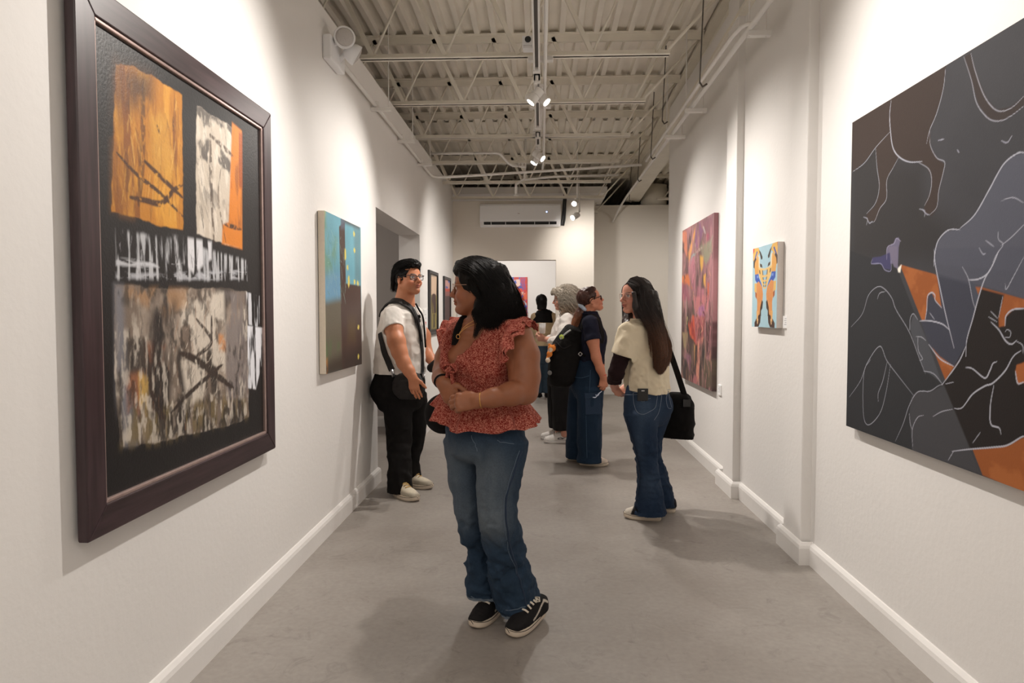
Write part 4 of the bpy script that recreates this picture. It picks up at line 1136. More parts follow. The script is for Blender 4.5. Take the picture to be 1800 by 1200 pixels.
tag(c.build('hanger_plate', M['white_metal']), 'cream tapered hanger plate above the short far track rail', 'bracket')
c = MB(); c.tube([(1.92, 11.86, 3.19), (1.92, 11.86, 3.55)], .22, 24)
tag(c.build('air_duct', M['steel'], smooth=True), 'round cream duct stub beyond the girder at the far end', 'duct')

# labels beside the works


def wlabel(X, out, y0, y1, z0, z1, label, red=False):
    r = thing('wall_label', (X, (y0 + y1) / 2, z0), label, 'label', 'wall labels beside the works')
    a, b = sorted((X, X + out * .012))
    MB().box((a, y0, z0), (b, y1, z1)).build('card', M['paper'], r, bevel=.001)
    xs = X + out * .0125
    c = MB()
    for k in range(4):
        z = z1 - (z1 - z0) * (.22 + .16 * k)
        a, b = sorted((X + out * .011, xs))
        c.box((a, y0 + (y1 - y0) * .2, z - .002), (b, y0 + (y1 - y0) * (.55 + .12 * (k % 2)), z + .002))
    c.build('print', mat('grey_ink', (.4, .4, .42), .6), r)
    if red:
        a, b = sorted((X + out * .011, X + out * .0128))
        MB().box((a, y0 + .05, z0 + .06), (b, y0 + .13, z0 + .12)).build('red_mark', M['redink'], r)


wlabel(XR, -1, 5.675, 5.765, 0.70, 0.785, 'small white label card by the bottom corner of the purple canvas')
wlabel(XR, -1, 4.168, 4.245, 1.288, 1.362, 'small white label card by the bottom corner of the pale blue canvas')
wlabel(XL, 1, 7.66, 7.9, 1.16, 1.42, 'white label card with a red mark beside the black framed arch print', True)

# ================================================================== implicit-surface modelling for people, clothes and bags
def axis_pts(segs):
    """[(lo, hi, step), ...] -> monotone coordinates"""
    out = []
    for lo, hi, h in segs:
        n = max(2, int(round((hi - lo) / h)))
        out += list(np.linspace(lo, hi, n, endpoint=False))
    out.append(segs[-1][1])
    return np.array(out, np.float32)


def unit(v):
    v = np.asarray(v, float)
    return v / (np.linalg.norm(v) + 1e-12)


class Sdf:
    def __init__(s, lo, hi, h, xs=None, ys=None, zs=None):
        s.x = axis_pts(xs) if xs else axis_pts([(lo[0], hi[0], h)])
        s.y = axis_pts(ys) if ys else axis_pts([(lo[1], hi[1], h)])
        s.z = axis_pts(zs) if zs else axis_pts([(lo[2], hi[2], h)])
        s.f = np.full((len(s.x), len(s.y), len(s.z)), 1.0, np.float32)
        s.feat = []

    def sl(s, lo, hi):
        a = []
        for ax, l, h in zip((s.x, s.y, s.z), lo, hi):
            i, j = np.searchsorted(ax, l), np.searchsorted(ax, h)
            if i >= j: return None
            a.append(slice(max(i - 1, 0), min(j + 1, len(ax))))
        return tuple(a)

    def grid(s, q):
        return s.x[q[0]][:, None, None], s.y[q[1]][None, :, None], s.z[q[2]][None, None, :]

    def put(s, q, d, k, mode):
        f = s.f[q]
        d = d.astype(np.float32)
        if mode == 'add':
            h = np.maximum(k - np.abs(f - d), 0) / k if k > 0 else 0
            s.f[q] = np.minimum(f, d) - h * h * k * 0.25
        else:  # subtract
            d = -d
            h = np.maximum(k - np.abs(f - d), 0) / k if k > 0 else 0
            s.f[q] = np.maximum(f, d) + h * h * k * 0.25

    def cone(s, a, b, ra, rb, k=0.015, mode='add'):
        a, b = np.asarray(a, float), np.asarray(b, float)
        m = max(ra, rb) + k + 0.03
        q = s.sl(np.minimum(a, b) - m, np.maximum(a, b) + m)
        if q is None: return s
        X, Y, Z = s.grid(q)
        e = b - a; L2 = e @ e + 1e-9
        t = np.clip(((X - a[0]) * e[0] + (Y - a[1]) * e[1] + (Z - a[2]) * e[2]) / L2, 0, 1)
        d = np.sqrt((X - a[0] - t * e[0]) ** 2 + (Y - a[1] - t * e[1]) ** 2 + (Z - a[2] - t * e[2]) ** 2) - (ra + (rb - ra) * t)
        s.put(q, d, k, mode); return s

    def chain(s, pts, rs, k=0.015, mode='add'):
        for i in range(len(pts) - 1): s.cone(pts[i], pts[i + 1], rs[i], rs[i + 1], k, mode)
        return s

    def ell(s, c, r, R=None, k=0.015, mode='add'):
        """R: 3x3 whose columns are the ellipsoid's axes in the world"""
        c = np.asarray(c, float); m = max(r) + k + 0.03
        q = s.sl(c - m, c + m)
        if q is None: return s
        X, Y, Z = s.grid(q)
        R = np.eye(3) if R is None else np.asarray(R)
        dx, dy, dz = X - c[0], Y - c[1], Z - c[2]
        u = [(dx * R[0, i] + dy * R[1, i] + dz * R[2, i]) for i in range(3)]
        k0 = np.sqrt(sum((u[i] / r[i]) ** 2 for i in range(3)))
        k1 = np.sqrt(sum((u[i] / r[i] ** 2) ** 2 for i in range(3))) + 1e-6
        s.put(q, k0 * (k0 - 1) / k1, k, mode); return s

    def loft(s, pts, rads, u, k=0.02, mode='add', dense=3, wob=None, cap=0.5, pw=2.0):
        """elliptical limb: pts along the axis, rads (ru, rv); u = direction of ru (one, or one per point)"""
        P = np.asarray(pts, float); Rr = np.asarray(rads, float)
        U = np.asarray(u, float)
        if U.ndim == 1: U = np.tile(U, (len(P), 1))
        if dense > 1 and len(P) > 2:
            P, Rr, U = catmull(P, dense), catmull(Rr, dense), catmull(U, dense)
        m = Rr.max() + k + 0.04
        q = s.sl(P.min(0) - m, P.max(0) + m)
        if q is None: return s
        X, Y, Z = s.grid(q)
        best = None
        n = len(P)
        for i in range(n - 1):
            a, b = P[i], P[i + 1]
            e = b - a; L = np.linalg.norm(e) + 1e-9; ax = e / L
            uu = unit((U[i] + U[i + 1]) / 2); uu = unit(uu - ax * (uu @ ax)); vv = np.cross(ax, uu)
            dx, dy, dz = X - a[0], Y - a[1], Z - a[2]
            w = dx * ax[0] + dy * ax[1] + dz * ax[2]
            t = np.clip(w / L, 0, 1)
            du = dx * uu[0] + dy * uu[1] + dz * uu[2]
            dv = dx * vv[0] + dy * vv[1] + dz * vv[2]
            da = w - t * L
            ru, rv = Rr[i, 0] + (Rr[i + 1, 0] - Rr[i, 0]) * t, Rr[i, 1] + (Rr[i + 1, 1] - Rr[i, 1]) * t
            rm = np.minimum(ru, rv) * cap
            if pw != 2.0:
                k0 = (np.abs(du / ru) ** pw + np.abs(dv / rv) ** pw + (da / rm) ** 2) ** (1 / pw)
                d = (k0 - 1) * np.minimum(ru, rv)
            else:
                k0 = np.sqrt((du / ru) ** 2 + (dv / rv) ** 2 + (da / rm) ** 2)
                k1 = np.sqrt((du / ru ** 2) ** 2 + (dv / rv ** 2) ** 2 + (da / rm ** 2) ** 2) + 1e-6
                d = k0 * (k0 - 1) / k1
            best = d if best is None else np.minimum(best, d)
        s.put(q, best, k, mode); return s

    def cut(s, p, n, k=0.0):
        """keep the side n points away from"""
        n = unit(n); p = np.asarray(p, float)
        X, Y, Z = s.x[:, None, None], s.y[None, :, None], s.z[None, None, :]
        d = ((X - p[0]) * n[0] + (Y - p[1]) * n[1] + (Z - p[2]) * n[2]).astype(np.float32)
        if k > 0:
            h = np.maximum(k - np.abs(s.f - d), 0) / k
            s.f = np.maximum(s.f, d) + h * h * k * 0.25
        else:
            s.f = np.maximum(s.f, d)
        return s

    def twin(s):
        o = Sdf.__new__(Sdf); o.x, o.y, o.z = s.x, s.y, s.z; o.f = np.full_like(s.f, 1.0); o.feat = []
        return o

    def merge(s, o, k=0.02):
        h = np.maximum(k - np.abs(s.f - o.f), 0) / k
        s.f = np.minimum(s.f, o.f) - h * h * k * 0.25
        return s

    def mesh(s, smooth=2):
        f = s.f
        ins = f < 0
        c = np.zeros(tuple(n - 1 for n in f.shape), np.uint8)
        for a in (0, 1):
            for b in (0, 1):
                for d in (0, 1):
                    c += ins[a:f.shape[0] - 1 + a, b:f.shape[1] - 1 + b, d:f.shape[2] - 1 + d]
        act = np.flatnonzero((c > 0) & (c < 8))
        ny, nz = c.shape[1], c.shape[2]
        i, j, k = act // (ny * nz), (act // nz) % ny, act % nz
        cid = np.full(c.size, -1, np.int32); cid[act] = np.arange(len(act))
        cid = cid.reshape(c.shape)
        val = {}
        for a in (0, 1):
            for b in (0, 1):
                for d in (0, 1): val[(a, b, d)] = f[i + a, j + b, k + d]
        acc = np.zeros((len(act), 3)); cnt = np.zeros(len(act))
        cs = list(val)
        for p in cs:
            for ax in range(3):
                if p[ax] == 0:
                    q = list(p); q[ax] = 1; q = tuple(q)
                    va, vb = val[p], val[q]
                    x = (va < 0) != (vb < 0)
                    t = np.where(x, va / np.where(x, va - vb, 1), 0)
                    pos = np.array(p, float)[None, :].repeat(len(act), 0); pos[:, ax] = t
                    acc += pos * x[:, None]; cnt += x
        acc /= cnt[:, None]
        V = np.c_[s.x[i] + acc[:, 0] * (s.x[i + 1] - s.x[i]), s.y[j] + acc[:, 1] * (s.y[j + 1] - s.y[j]), s.z[k] + acc[:, 2] * (s.z[k + 1] - s.z[k])].astype(float)
        Q = []
        for ax in range(3):
            o1, o2 = (ax + 1) % 3, (ax + 2) % 3
            A = np.moveaxis(ins, (ax, o1, o2), (0, 1, 2)); Cc = np.moveaxis(cid, (ax, o1, o2), (0, 1, 2))
            x = A[:-1, 1:-1, 1:-1] != A[1:, 1:-1, 1:-1]
            a, b, d = np.nonzero(x)
            fl = A[a, b + 1, d + 1]
            q = np.c_[Cc[a, b, d], Cc[a, b + 1, d], Cc[a, b + 1, d + 1], Cc[a, b, d + 1]]
            q = np.where(fl[:, None], q, q[:, ::-1])
            Q.append(q)
        Q = np.vstack(Q)
        Q = Q[(Q >= 0).all(1)]
        # light smoothing (keeps volume: forward then back step)
        if smooth:
            E = np.vstack([Q[:, [0, 1]], Q[:, [1, 2]], Q[:, [2, 3]], Q[:, [3, 0]]])
            n = len(V)
            deg = np.bincount(E[:, 0], minlength=n) + np.bincount(E[:, 1], minlength=n) + 1e-9
            for it in range(smooth):
                for lam in (0.55, -0.5):
                    m = np.stack([np.bincount(E[:, 0], V[E[:, 1], a], n) + np.bincount(E[:, 1], V[E[:, 0], a], n) for a in range(3)], 1) / deg[:, None]
                    V = V + lam * (m - V)
        return V, Q


def largest(V, Q, keep=0.02):
    """drop tiny loose bits"""
    n = len(V); lab = np.arange(n)
    E = np.vstack([Q[:, [0, 1]], Q[:, [1, 2]], Q[:, [2, 3]]])
    for _ in range(400):
        a = np.minimum(lab[E[:, 0]], lab[E[:, 1]])
        new = lab.copy(); np.minimum.at(new, E[:, 0], a); np.minimum.at(new, E[:, 1], a)
        new = new[new]
        if (new == lab).all(): break
        lab = new
    u, c = np.unique(lab, return_counts=True)
    good = set(u[c >= c.max() * keep])
    kv = np.isin(lab, list(good))
    idx = np.cumsum(kv) - 1
    Q = Q[kv[Q].all(1)]
    return V[kv], idx[Q]


def put_sdf(S, name, m, parent, colf=None, smooth=2, clean=True):
    V, Q = S.mesh(smooth)
    if clean: V, Q = largest(V, Q)
    cols = colf(V) if colf is not None else None
    return mesh_from(name, V, FQ=Q, mats=[m], parent=parent, cols=cols)


def frame3(fwd, up=(0, 0, 1)):
    """columns: forward, left, up"""
    f = unit(fwd); u = np.asarray(up, float); l = unit(np.cross(u, f)); u = np.cross(f, l)
    return np.c_[f, l, u]


# ------------------------------------------------------------------ head
def add_head(S, c, R, sc=1.0, neck=None, neck_r=0.052, jaw=1.0, female=True, chub=1.0, nose=1.0):
    """c: point between the ears at eye height; R columns forward, left, up"""
    c = np.asarray(c, float)
    L = lambda x, y, z: c + R @ (np.array((x, y, z)) * sc)
    r3 = lambda a, b, d: (a * sc, b * sc, d * sc)
    S.ell(L(-.012, 0, .032), r3(.098, .076, .088), R, .01)
    S.ell(L(.040, 0, .030), r3(.048, .060, .058), R, .02)
    S.ell(L(.030, 0, -.040), r3(.058, .060 * chub, .060), R, .02)
    S.cone(L(.030, 0, -.055), L(.066, 0, -.092), .046 * sc * chub, .024 * sc * jaw, .02)
    for q in (-1, 1):
        S.cone(L(-.010, q * .052 * chub, -.050), L(.060, q * .014, -.094), .020 * sc, .018 * sc, .02)
        S.ell(L(.056, q * .038, -.036), r3(.026, .026 * chub, .024), R, .015)
        S.cone(L(.080, q * .012, .016), L(.068, q * .046, .014), .012 * sc, .011 * sc, .012)
        S.ell(L(.098, q * .033, -.002), r3(.015, .019, .011), R, .010, 'sub')
        S.ell(L(.071, q * .032, -.001), r3(.0125, .0135, .0120), R, .004)
        S.ell(L(.100, q * .0105, -.034), r3(.0105, .0085, .0080), R, .006)
        # ear
        E = R @ np.array(Matrix.Rotation(q * 0.30, 3, 'Z')) @ np.array(Matrix.Rotation(-0.15, 3, 'Y'))
        S.ell(L(-.016, q * .079, -.010), r3(.019, .0075, .032), E, .006)
        S.ell(L(-.010, q * .086, -.006), r3(.0105, .005, .018), E, .005, 'sub')
    S.cone(L(.086, 0, .012), L(.098 + .014 * nose, 0, -.028), .0075 * sc, .0105 * sc, .012)
    S.ell(L(.097 + .014 * nose, 0, -.031), r3(.012, .0115, .0095), R, .006)
    S.ell(L(.090, 0, -.050), r3(.010, .022, .012), R, .012)
    S.ell(L(.0955, 0, -.0575), r3(.0095, .021, .0052), R, .004)
    S.ell(L(.0935, 0, -.0685), r3(.0095, .018, .0062), R, .004)
    S.cone(L(.105, -.018, -.0628), L(.105, .018, -.0628), .0022 * sc, .0022 * sc, .003, 'sub')
    S.ell(L(.082, 0, -.094), r3(.016, .020, .015), R, .015)
    if neck is not None:
        S.cone(L(-.028, 0, -.045), neck, neck_r * sc, neck_r * 1.12 * sc, .03)
    S.head = (c, R, sc)


def head_colors(V, col, S, base, lip, brow, iris=(40, 24, 16), blush=None, beard=None):
    c, R, sc = S.head
    P = ((V - c) @ R) / sc

    def blob(x, y, z, r, cc, al=1.0, soft=0.25, rz=0):
        d = P - np.array((x, y, z))
        if rz:
            d = d.copy(); cy, sy = cos(rz), sin(rz); d[:, 1], d[:, 2] = d[:, 1] * cy - d[:, 2] * sy, d[:, 1] * sy + d[:, 2] * cy
        k = np.sqrt(((d / np.array(r)) ** 2).sum(1))
        a = sstep(1 + soft, 1 - soft, k)[:, None] * al
        col[:] = col * (1 - a) + np.array(srgb(cc)) * a
    if blush:
        for q in (-1, 1): blob(.066, q * .042, -.036, (.04, .026, .022), blush, .35, .8)
        blob(.112, 0, -.030, (.02, .014, .012), blush, .3, .6)
    if beard:
        blob(.07, 0, -.075, (.06, .05, .034), beard, .35, .5)
    for q in (-1, 1):
        blob(.082, q * .032, -.001, (.014, .0155, .0078), (216, 208, 200), .95, .2)
        blob(.084, q * .031, -.001, (.010, .0060, .0068), iris, 1, .15)
        blob(.086, q * .033, .0075, (.016, .017, .0030), (26, 18, 16), .9, .3)
        blob(.088, q * .034, .0215, (.020, .020, .0046), brow, .9, .35, q * -0.12)
        blob(.110, q * .0085, -.041, (.006, .004, .003), (70, 36, 28), .8, .4)
    blob(.100, 0, -.0575, (.016, .022, .0055), lip, .8, .3)
    blob(.098, 0, -.0685, (.016, .019, .0065), lip, .8, .3)
    blob(.103, 0, -.0628, (.012, .021, .0018), (86, 40, 36), .8, .5)


# ------------------------------------------------------------------ hand
def add_hand(S, wrist, d, n, side, sc=1.0, curl=(25, 30, 35, 40), spread=0.06, thumb=(0.55, 0.25), wr=0.026):
    """d: finger direction, n: palm normal (out of the palm), side: +1 when the thumb lies along cross(n, d)"""
    w = np.asarray(wrist, float); d = unit(d); n = unit(np.asarray(n, float) - d * (np.asarray(n, float) @ d))
    t = np.cross(n, d) * side
    k = 0.006
    pc = w + d * .045 * sc
    S.loft([w - d * .01 * sc, w + d * .03 * sc, w + d * .082 * sc], [(wr * 1.05 * sc, wr * .8 * sc), (.036 * sc, .017 * sc), (.040 * sc, .0135 * sc)], t, .012, dense=2)
    S.ell(w + d * .035 * sc + t * .022 * sc + n * .006 * sc, (.018 * sc, .026 * sc, .014 * sc), np.c_[t, d, n], .012)
    lens = ((.036, .024, .019), (.041, .027, .020), (.038, .025, .020), (.029, .019, .017))
    offs = (.028, .0095, -.0095, -.027)
    rad = (.0090, .0093, .0088, .0078)
    for q in range(4):
        p = w + d * (.080 if q in (1, 2) else .074 if q == 0 else .068) * sc + t * offs[q] * sc
        dd = unit(d + t * spread * (1.5 - q))
        S.ell(p - n * .004 * sc, (.010 * sc,) * 3, None, .006)
        a = 0.0
        pts = [p]; rs = [rad[q] * 1.05 * sc]
        for m in range(3):
            a += radians(curl[q] * (1.0 if m == 0 else 1.15 if m == 1 else .7))
            v = dd * cos(a) + n * sin(a)
            p = p + v * lens[q][m] * sc
            pts.append(p); rs.append(rad[q] * (1 - .09 * (m + 1)) * sc)
        S.chain(pts, rs, k)
    p0 = w + d * .022 * sc + t * .026 * sc + n * .006 * sc
    v1 = unit(t * thumb[0] + d * .75 + n * thumb[1]); v2 = unit(t * thumb[0] * .55 + d * .85 + n * (thumb[1] + .15))
    p1 = p0 + v1 * .036 * sc; p2 = p1 + v2 * .030 * sc; p3 = p2 + unit(v2 + n * .15) * .022 * sc
    S.chain([p0, p1, p2, p3], [.0140 * sc, .0110 * sc, .0100 * sc, .0085 * sc], .010)


# ------------------------------------------------------------------ strands
def strands(name, paths, r0, r1, m, parent, cols=None, n=3):
    """paths (N, S, 3) -> thin tapering tubes in one mesh"""
    P = np.asarray(paths, float); N_, S_ = P.shape[:2]
    T = np.gradient(P, axis=1); T /= np.linalg.norm(T, axis=2, keepdims=True) + 1e-9
    ref = np.array((0.31, 0.87, 0.38)); U = np.cross(T, ref); U /= np.linalg.norm(U, axis=2, keepdims=True) + 1e-9
    W_ = np.cross(T, U)
    t = np.linspace(0, 1, S_)
    r = (r0 + (r1 - r0) * t ** 2)[None, :, None]
    ring = [P + r * (cos(2 * pi * j / n) * U + sin(2 * pi * j / n) * W_) for j in range(n)]
    V = np.stack(ring, 2).reshape(-1, 3)
    b = (np.arange(N_)[:, None] * S_ + np.arange(S_ - 1)[None, :]).ravel() * n
    Q = np.vstack([np.c_[b + j, b + (j + 1) % n, b + n + (j + 1) % n, b + n + j] for j in range(n)])
    C = None
    if cols is not None: C = np.repeat(np.asarray(cols).reshape(-1, 3), n, axis=0)
    return mesh_from(name, V, FQ=Q, mats=[m], parent=parent, cols=C)


def along(guides, w, N_, S_, jit, rng, wave=0.0, wf=3.0):
    """strand paths blended between guide polylines; guides (G, K, 3)"""
    Gd = np.array([catmull(np.array(g), 8) for g in guides])
    G, K = Gd.shape[:2]
    gi = rng.uniform(0, G - 1.001, N_); a = np.floor(gi).astype(int); fr = (gi - a)[:, None, None]
    P = Gd[a] * (1 - fr) + Gd[a + 1] * fr
    idx = np.linspace(0, K - 1, S_); lo = np.floor(idx).astype(int).clip(0, K - 2); ff = (idx - lo)[None, :, None]
    P = P[:, lo] * (1 - ff) + P[:, lo + 1] * ff
    t = np.linspace(0, 1, S_)[None, :, None]
    off = rng.normal(0, 1, (N_, 1, 3)) * jit
    P = P + off * (0.25 + 0.75 * t)
    if wave:
        ph = rng.uniform(0, 2 * pi, (N_, 1, 3)); P = P + wave * np.sin(2 * pi * wf * t + ph) * (0.2 + t)
    return P


def push_out(P, S, target=0.003, lo=-0.05):
    """move points that sit inside the field S out to its surface"""
    sh = P.shape; Q = P.reshape(-1, 3).copy()
    for _ in range(3):
        idx = []
        for ax, c in zip((s_ for s_ in (S.x, S.y, S.z)), range(3)):
            idx.append(np.clip(np.searchsorted(ax, Q[:, c]), 1, len(ax) - 2))
        i, j, k = idx
        f = S.f[i, j, k]
        g = np.c_[S.f[i + 1, j, k] - S.f[i - 1, j, k], S.f[i, j + 1, k] - S.f[i, j - 1, k], S.f[i, j, k + 1] - S.f[i, j, k - 1]].astype(float)
        g /= np.linalg.norm(g, axis=1, keepdims=True) + 1e-9
        m = (f < target) & (f > lo)
        Q[m] += g[m] * (target - f[m])[:, None] * .9
    Q = Q.reshape(sh)
    for _ in range(2): Q[:, 1:-1] = (Q[:, :-2] + 2 * Q[:, 1:-1] + Q[:, 2:]) / 4
    return Q


# ------------------------------------------------------------------ materials for people
def skin(name): 
    m = mat(name, (1, 1, 1), 0.48, attr=True, noise=0.05, nscale=40, bump=0.06, bscale=350, spec=0.4)
    b = m.node_tree.nodes['Principled BSDF']
    b.inputs['Subsurface Weight'].default_value = 0.08
    b.inputs['Subsurface Radius'].default_value = (0.012, 0.005, 0.003)
    b.inputs['Subsurface Scale'].default_value = 0.5
    return m


def cloth(name, attr=False, col=(1, 1, 1), rough=0.85, weave=900, bump=0.15, noise=0.06):
    return mat(name, col, rough, attr=attr, noise=noise, nscale=25, bump=bump, bscale=weave, spec=0.25)


M['skin'] = skin('skin')
M['denim'] = mat('denim', (1, 1, 1), 0.85, attr=True, noise=0.14, nscale=140, bump=0.25, bscale=600, spec=0.2)
M['knit_dyed'] = cloth('dyed_knit', True)
M['hair_dark'] = mat('black_hair', srgb(15, 12, 11), 0.5, noise=0.3, nscale=60, spec=0.22)
M['hair_col'] = mat('coloured_hair', (1, 1, 1), 0.40, attr=True, noise=0.25, nscale=90, spec=0.4)
M['rubber'] = mat('cream_rubber', srgb(214, 200, 182), 0.6, noise=0.08, nscale=30)
M['blackcloth'] = mat('black_cloth', srgb(20, 18, 18), 0.9, noise=0.2, nscale=40, bump=0.2, bscale=500, spec=0.2)
M['suede'] = mat('black_suede', srgb(22, 20, 21), 0.85, noise=0.2, nscale=60, spec=0.2)
M['lace'] = mat('cream_lace', srgb(226, 216, 200), 0.8, noise=0.05, nscale=80)
M['gold'] = mat('gold', srgb(214, 164, 96), 0.3, metal=0.9)
M['chrome'] = mat('grey_metal', srgb(170, 170, 172), 0.3, metal=0.8)
M['glass'] = mat('spectacle_glass', (0.35, 0.36, 0.42), 0.05, alpha=0.14, spec=0.6)
M['acetate'] = mat('dark_acetate', srgb(26, 22, 24), 0.25)
M['wire'] = mat('rose_wire', srgb(196, 160, 140), 0.3, metal=0.8)


def glasses(parent, head, lens_r=(0.024, 0.021), th=0.0020, m=None, square=3.0, x=0.101, y=0.033, z=-0.002, arm_z=0.012, temple=True):
    c, R, sc = head
    L = lambda a, b, d: c + R @ (np.array((a, b, d)) * sc)
    g = MB()
    for q in (-1, 1):
        ring = []
        for j in range(29):
            an = 2 * pi * j / 28
            cx = np.sign(cos(an)) * abs(cos(an)) ** (2 / square); cz = np.sign(sin(an)) * abs(sin(an)) ** (2 / square)
            ring.append(L(x - 0.010 * abs(cx * lens_r[0] * q + y) / .05, q * y + cx * lens_r[0], z + cz * lens_r[1]))
        g.tube(ring, th * sc, 6, cap=False)
        if temple:
            g.tube([L(x - .010, q * (y + lens_r[0]), arm_z), L(x - .02, q * (y + lens_r[0] + .016), arm_z), L(.03, q * .082, arm_z - .002), L(-.012, q * .084, arm_z - .004), L(-.03, q * .080, arm_z - .025)], th * 1.1 * sc, 6)
    g.tube([L(x, -y + lens_r[0], z + .004), L(x + .005, 0, z + .008), L(x, y - lens_r[0], z + .004)], th * sc, 6)
    o = g.build('glasses', m, parent, smooth=True)
    for q in (-1, 1):
        V = [L(x - .004, q * y, z)]
        for j in range(20):
            an = 2 * pi * j / 20
            cx = np.sign(cos(an)) * abs(cos(an)) ** (2 / square); cz = np.sign(sin(an)) * abs(sin(an)) ** (2 / square)
            V.append(L(x - .004 - 0.008 * abs(cx * lens_r[0] * q + y) / .05, q * y + cx * lens_r[0] * .98, z + cz * lens_r[1] * .98))
        MB().add(V, [(0, j + 1, (j + 1) % 20 + 1) for j in range(20)]).build('lens', M['glass'], o, smooth=True)
    return o


# ------------------------------------------------------------------ shoes (local: x forward, z up, origin under the ankle)
def shoe(parent, pos, fwd, up=(0, 0, 1), L=0.27, wd=0.098, mu=None, ms=None, ml=None, sole_h=0.032, name='sneaker', tall=0.0, stripe=None, toecap=None, patch=None, laces=True, h=0.004, capx=.64):
    R = frame3(fwd, up); pos = np.asarray(pos, float)
    T = lambda V: pos + np.asarray(V) @ R.T
    hw = wd / 2
    x0, x1 = -L * .26, L * .74
    # sole: outline swept, with a slightly raised toe
    def outline(g=0.0):
        pts = []
        for j in range(48):
            an = 2 * pi * j / 48
            x = (x0 + x1) / 2 + (L / 2 + g) * np.sign(cos(an)) * abs(cos(an)) ** .75
            s_ = (x - x0) / L
            w_ = (hw + g) * (0.78 + 0.24 * sin(pi * np.clip((s_ - .25) / .95, 0, 1))) * abs(sin(an)) ** .75 * np.sign(sin(an))
            pts.append((x, w_ - .006 * sin(pi * s_)))
        return pts
    V = []; rings = [(0.0, -.004), (.006, 0.002), (sole_h * .7, .003), (sole_h, .001), (sole_h + .002, -.006)]
    for z, g in rings:
        for (x, y) in outline(g): V.append((x, y, z + .012 * max(0, (x - x1 * .55) / (x1 * .45)) ** 2 * (1 - .4 * z / sole_h)))
    n = 48; Fc = [(i * n + j, i * n + (j + 1) % n, (i + 1) * n + (j + 1) % n, (i + 1) * n + j) for i in range(len(rings) - 1) for j in range(n)]
    Fc += [tuple(range(n))[::-1], tuple((len(rings) - 1) * n + j for j in range(n))]
    S = Sdf((x0 - .02, -hw - .02, 0), (x1 + .02, hw + .02, .17 + tall), h)
    z = sole_h
    S.loft([(x0 + .028, 0, z + .020), (0.02, 0, z + .020), (x1 * .55, -.002, z + .012), (x1 - .030, -.003, z + .004)], [(hw * .74, .050), (hw * .80, .052), (hw * .92, .040), (hw * .74, .028)], (0, 1, 0), .01, pw=2.3, cap=.9)
    S.loft([(x0 + .040, 0, z + .01), (x0 + .046, 0, z + .062 + tall)], [(hw * .72, .044), (hw * .62, .040)], (0, 1, 0), .02, dense=1, cap=.3)
    S.cone((x1 * .28, 0, z + .050), (x0 + .075, 0, z + .070), .022, .026, .02)
    S.cut((0, 0, z - .001), (0, 0, -1)); S.cut((x0 + .05, 0, z + .070 + tall), (-.15, 0, 1), .01)
    V2, Q2 = S.mesh(2)
    col = np.tile(np.array(srgb(mu)), (len(V2), 1))
    if toecap is not None:
        a = sstep(x1 * (capx - .02), x1 * (capx + .02), V2[:, 0] + V2[:, 2] * .35)[:, None]; col = col * (1 - a) + np.array(srgb(toecap)) * a
    if patch is not None:
        for f in patch: f(V2, col)
    if stripe is not None:
        for sg in (-1, 1):
            line = np.array([(-.045, .045 + z), (-.015, .062 + z), (.02, .040 + z), (.055, .022 + z), (.075, .016 + z)]) if stripe[1] == 'wave' else np.array(stripe[1])
            line = catmull(line, 6)
            d = np.min(np.hypot(V2[:, 0:1] - line[None, :, 0], V2[:, 2:3] - line[None, :, 1]), 1)
            a = (sstep(.0062, .0042, d) * (sg * V2[:, 1] > hw * .25))[:, None]; col = col * (1 - a) + np.array(srgb(stripe[0])) * a
    m = M['dyed_suede']
    o = mesh_from(name, T(V2), FQ=Q2, mats=[m], parent=parent, cols=col)
    MB().add(T(V), Fc).build('sole', ms, o, smooth=False, auto=50)
    k = MB()
    k.tube([T((x, y, sole_h * .86 + .012 * max(0, (x - x1 * .55) / (x1 * .45)) ** 2)) for x, y in outline(.0035)] + [T((*outline(.0035)[0], sole_h * .86))], .0012, 4, cap=False)
    k.build('foxing_line', M['suede'], o)
    if laces:
        k = MB()
        def top(x, y, e=.0):
            m = (np.abs(V2[:, 0] - x) < .007) & (np.abs(V2[:, 1] - y) < .007)
            return (V2[m, 2].max() if m.any() else z + .05) + e
        for q in range(5):
            x = .012 + q * .021
            pts = [(x, -.027, top(x, -.027, -.001)), (x + .003, -.013, top(x, -.013, .003)), (x + .003, .013, top(x, .013, .003)), (x, .027, top(x, .027, -.001))]
            k.tube([T(p) for p in pts], .0046, 6, flat=(1, .55))
        for sg in (-1, 1):
            k.tube([T((.010, 0, top(.01, 0, .005))), T((.004, sg * .022, top(.004, sg * .022, .008))), T((.022, sg * .036, top(.02, sg * .034, .004))), T((.034, sg * .030, top(.034, sg * .03, .004))), T((.014, sg * .004, top(.014, 0, .007)))], .003, 5)
        k.build('laces', ml or M['lace'], o, smooth=True)
    return o


M['dyed_suede'] = mat('dyed_shoe_upper', (1, 1, 1), 0.8, attr=True, noise=0.1, nscale=60, bump=0.1, bscale=400, spec=0.25)


# ------------------------------------------------------------------ trouser legs
def denim_cols(V, base, fade, fn):
    """washed denim: base colour plus a faded zone mask fn(V) 0..1"""
    n = fbm(V[:, 0] * 14, V[:, 1] * 14, V[:, 2] * 5, 4)
    c = np.tile(np.array(srgb(base)), (len(V), 1)) * (0.82 + 0.36 * n)[:, None]
    a = (fn(V) * (0.6 + 0.6 * fbm(V[:, 0] * 30, V[:, 1] * 30, V[:, 2] * 9, 3))).clip(0, 1)[:, None]
    return c * (1 - a) + np.array(srgb(fade)) * a


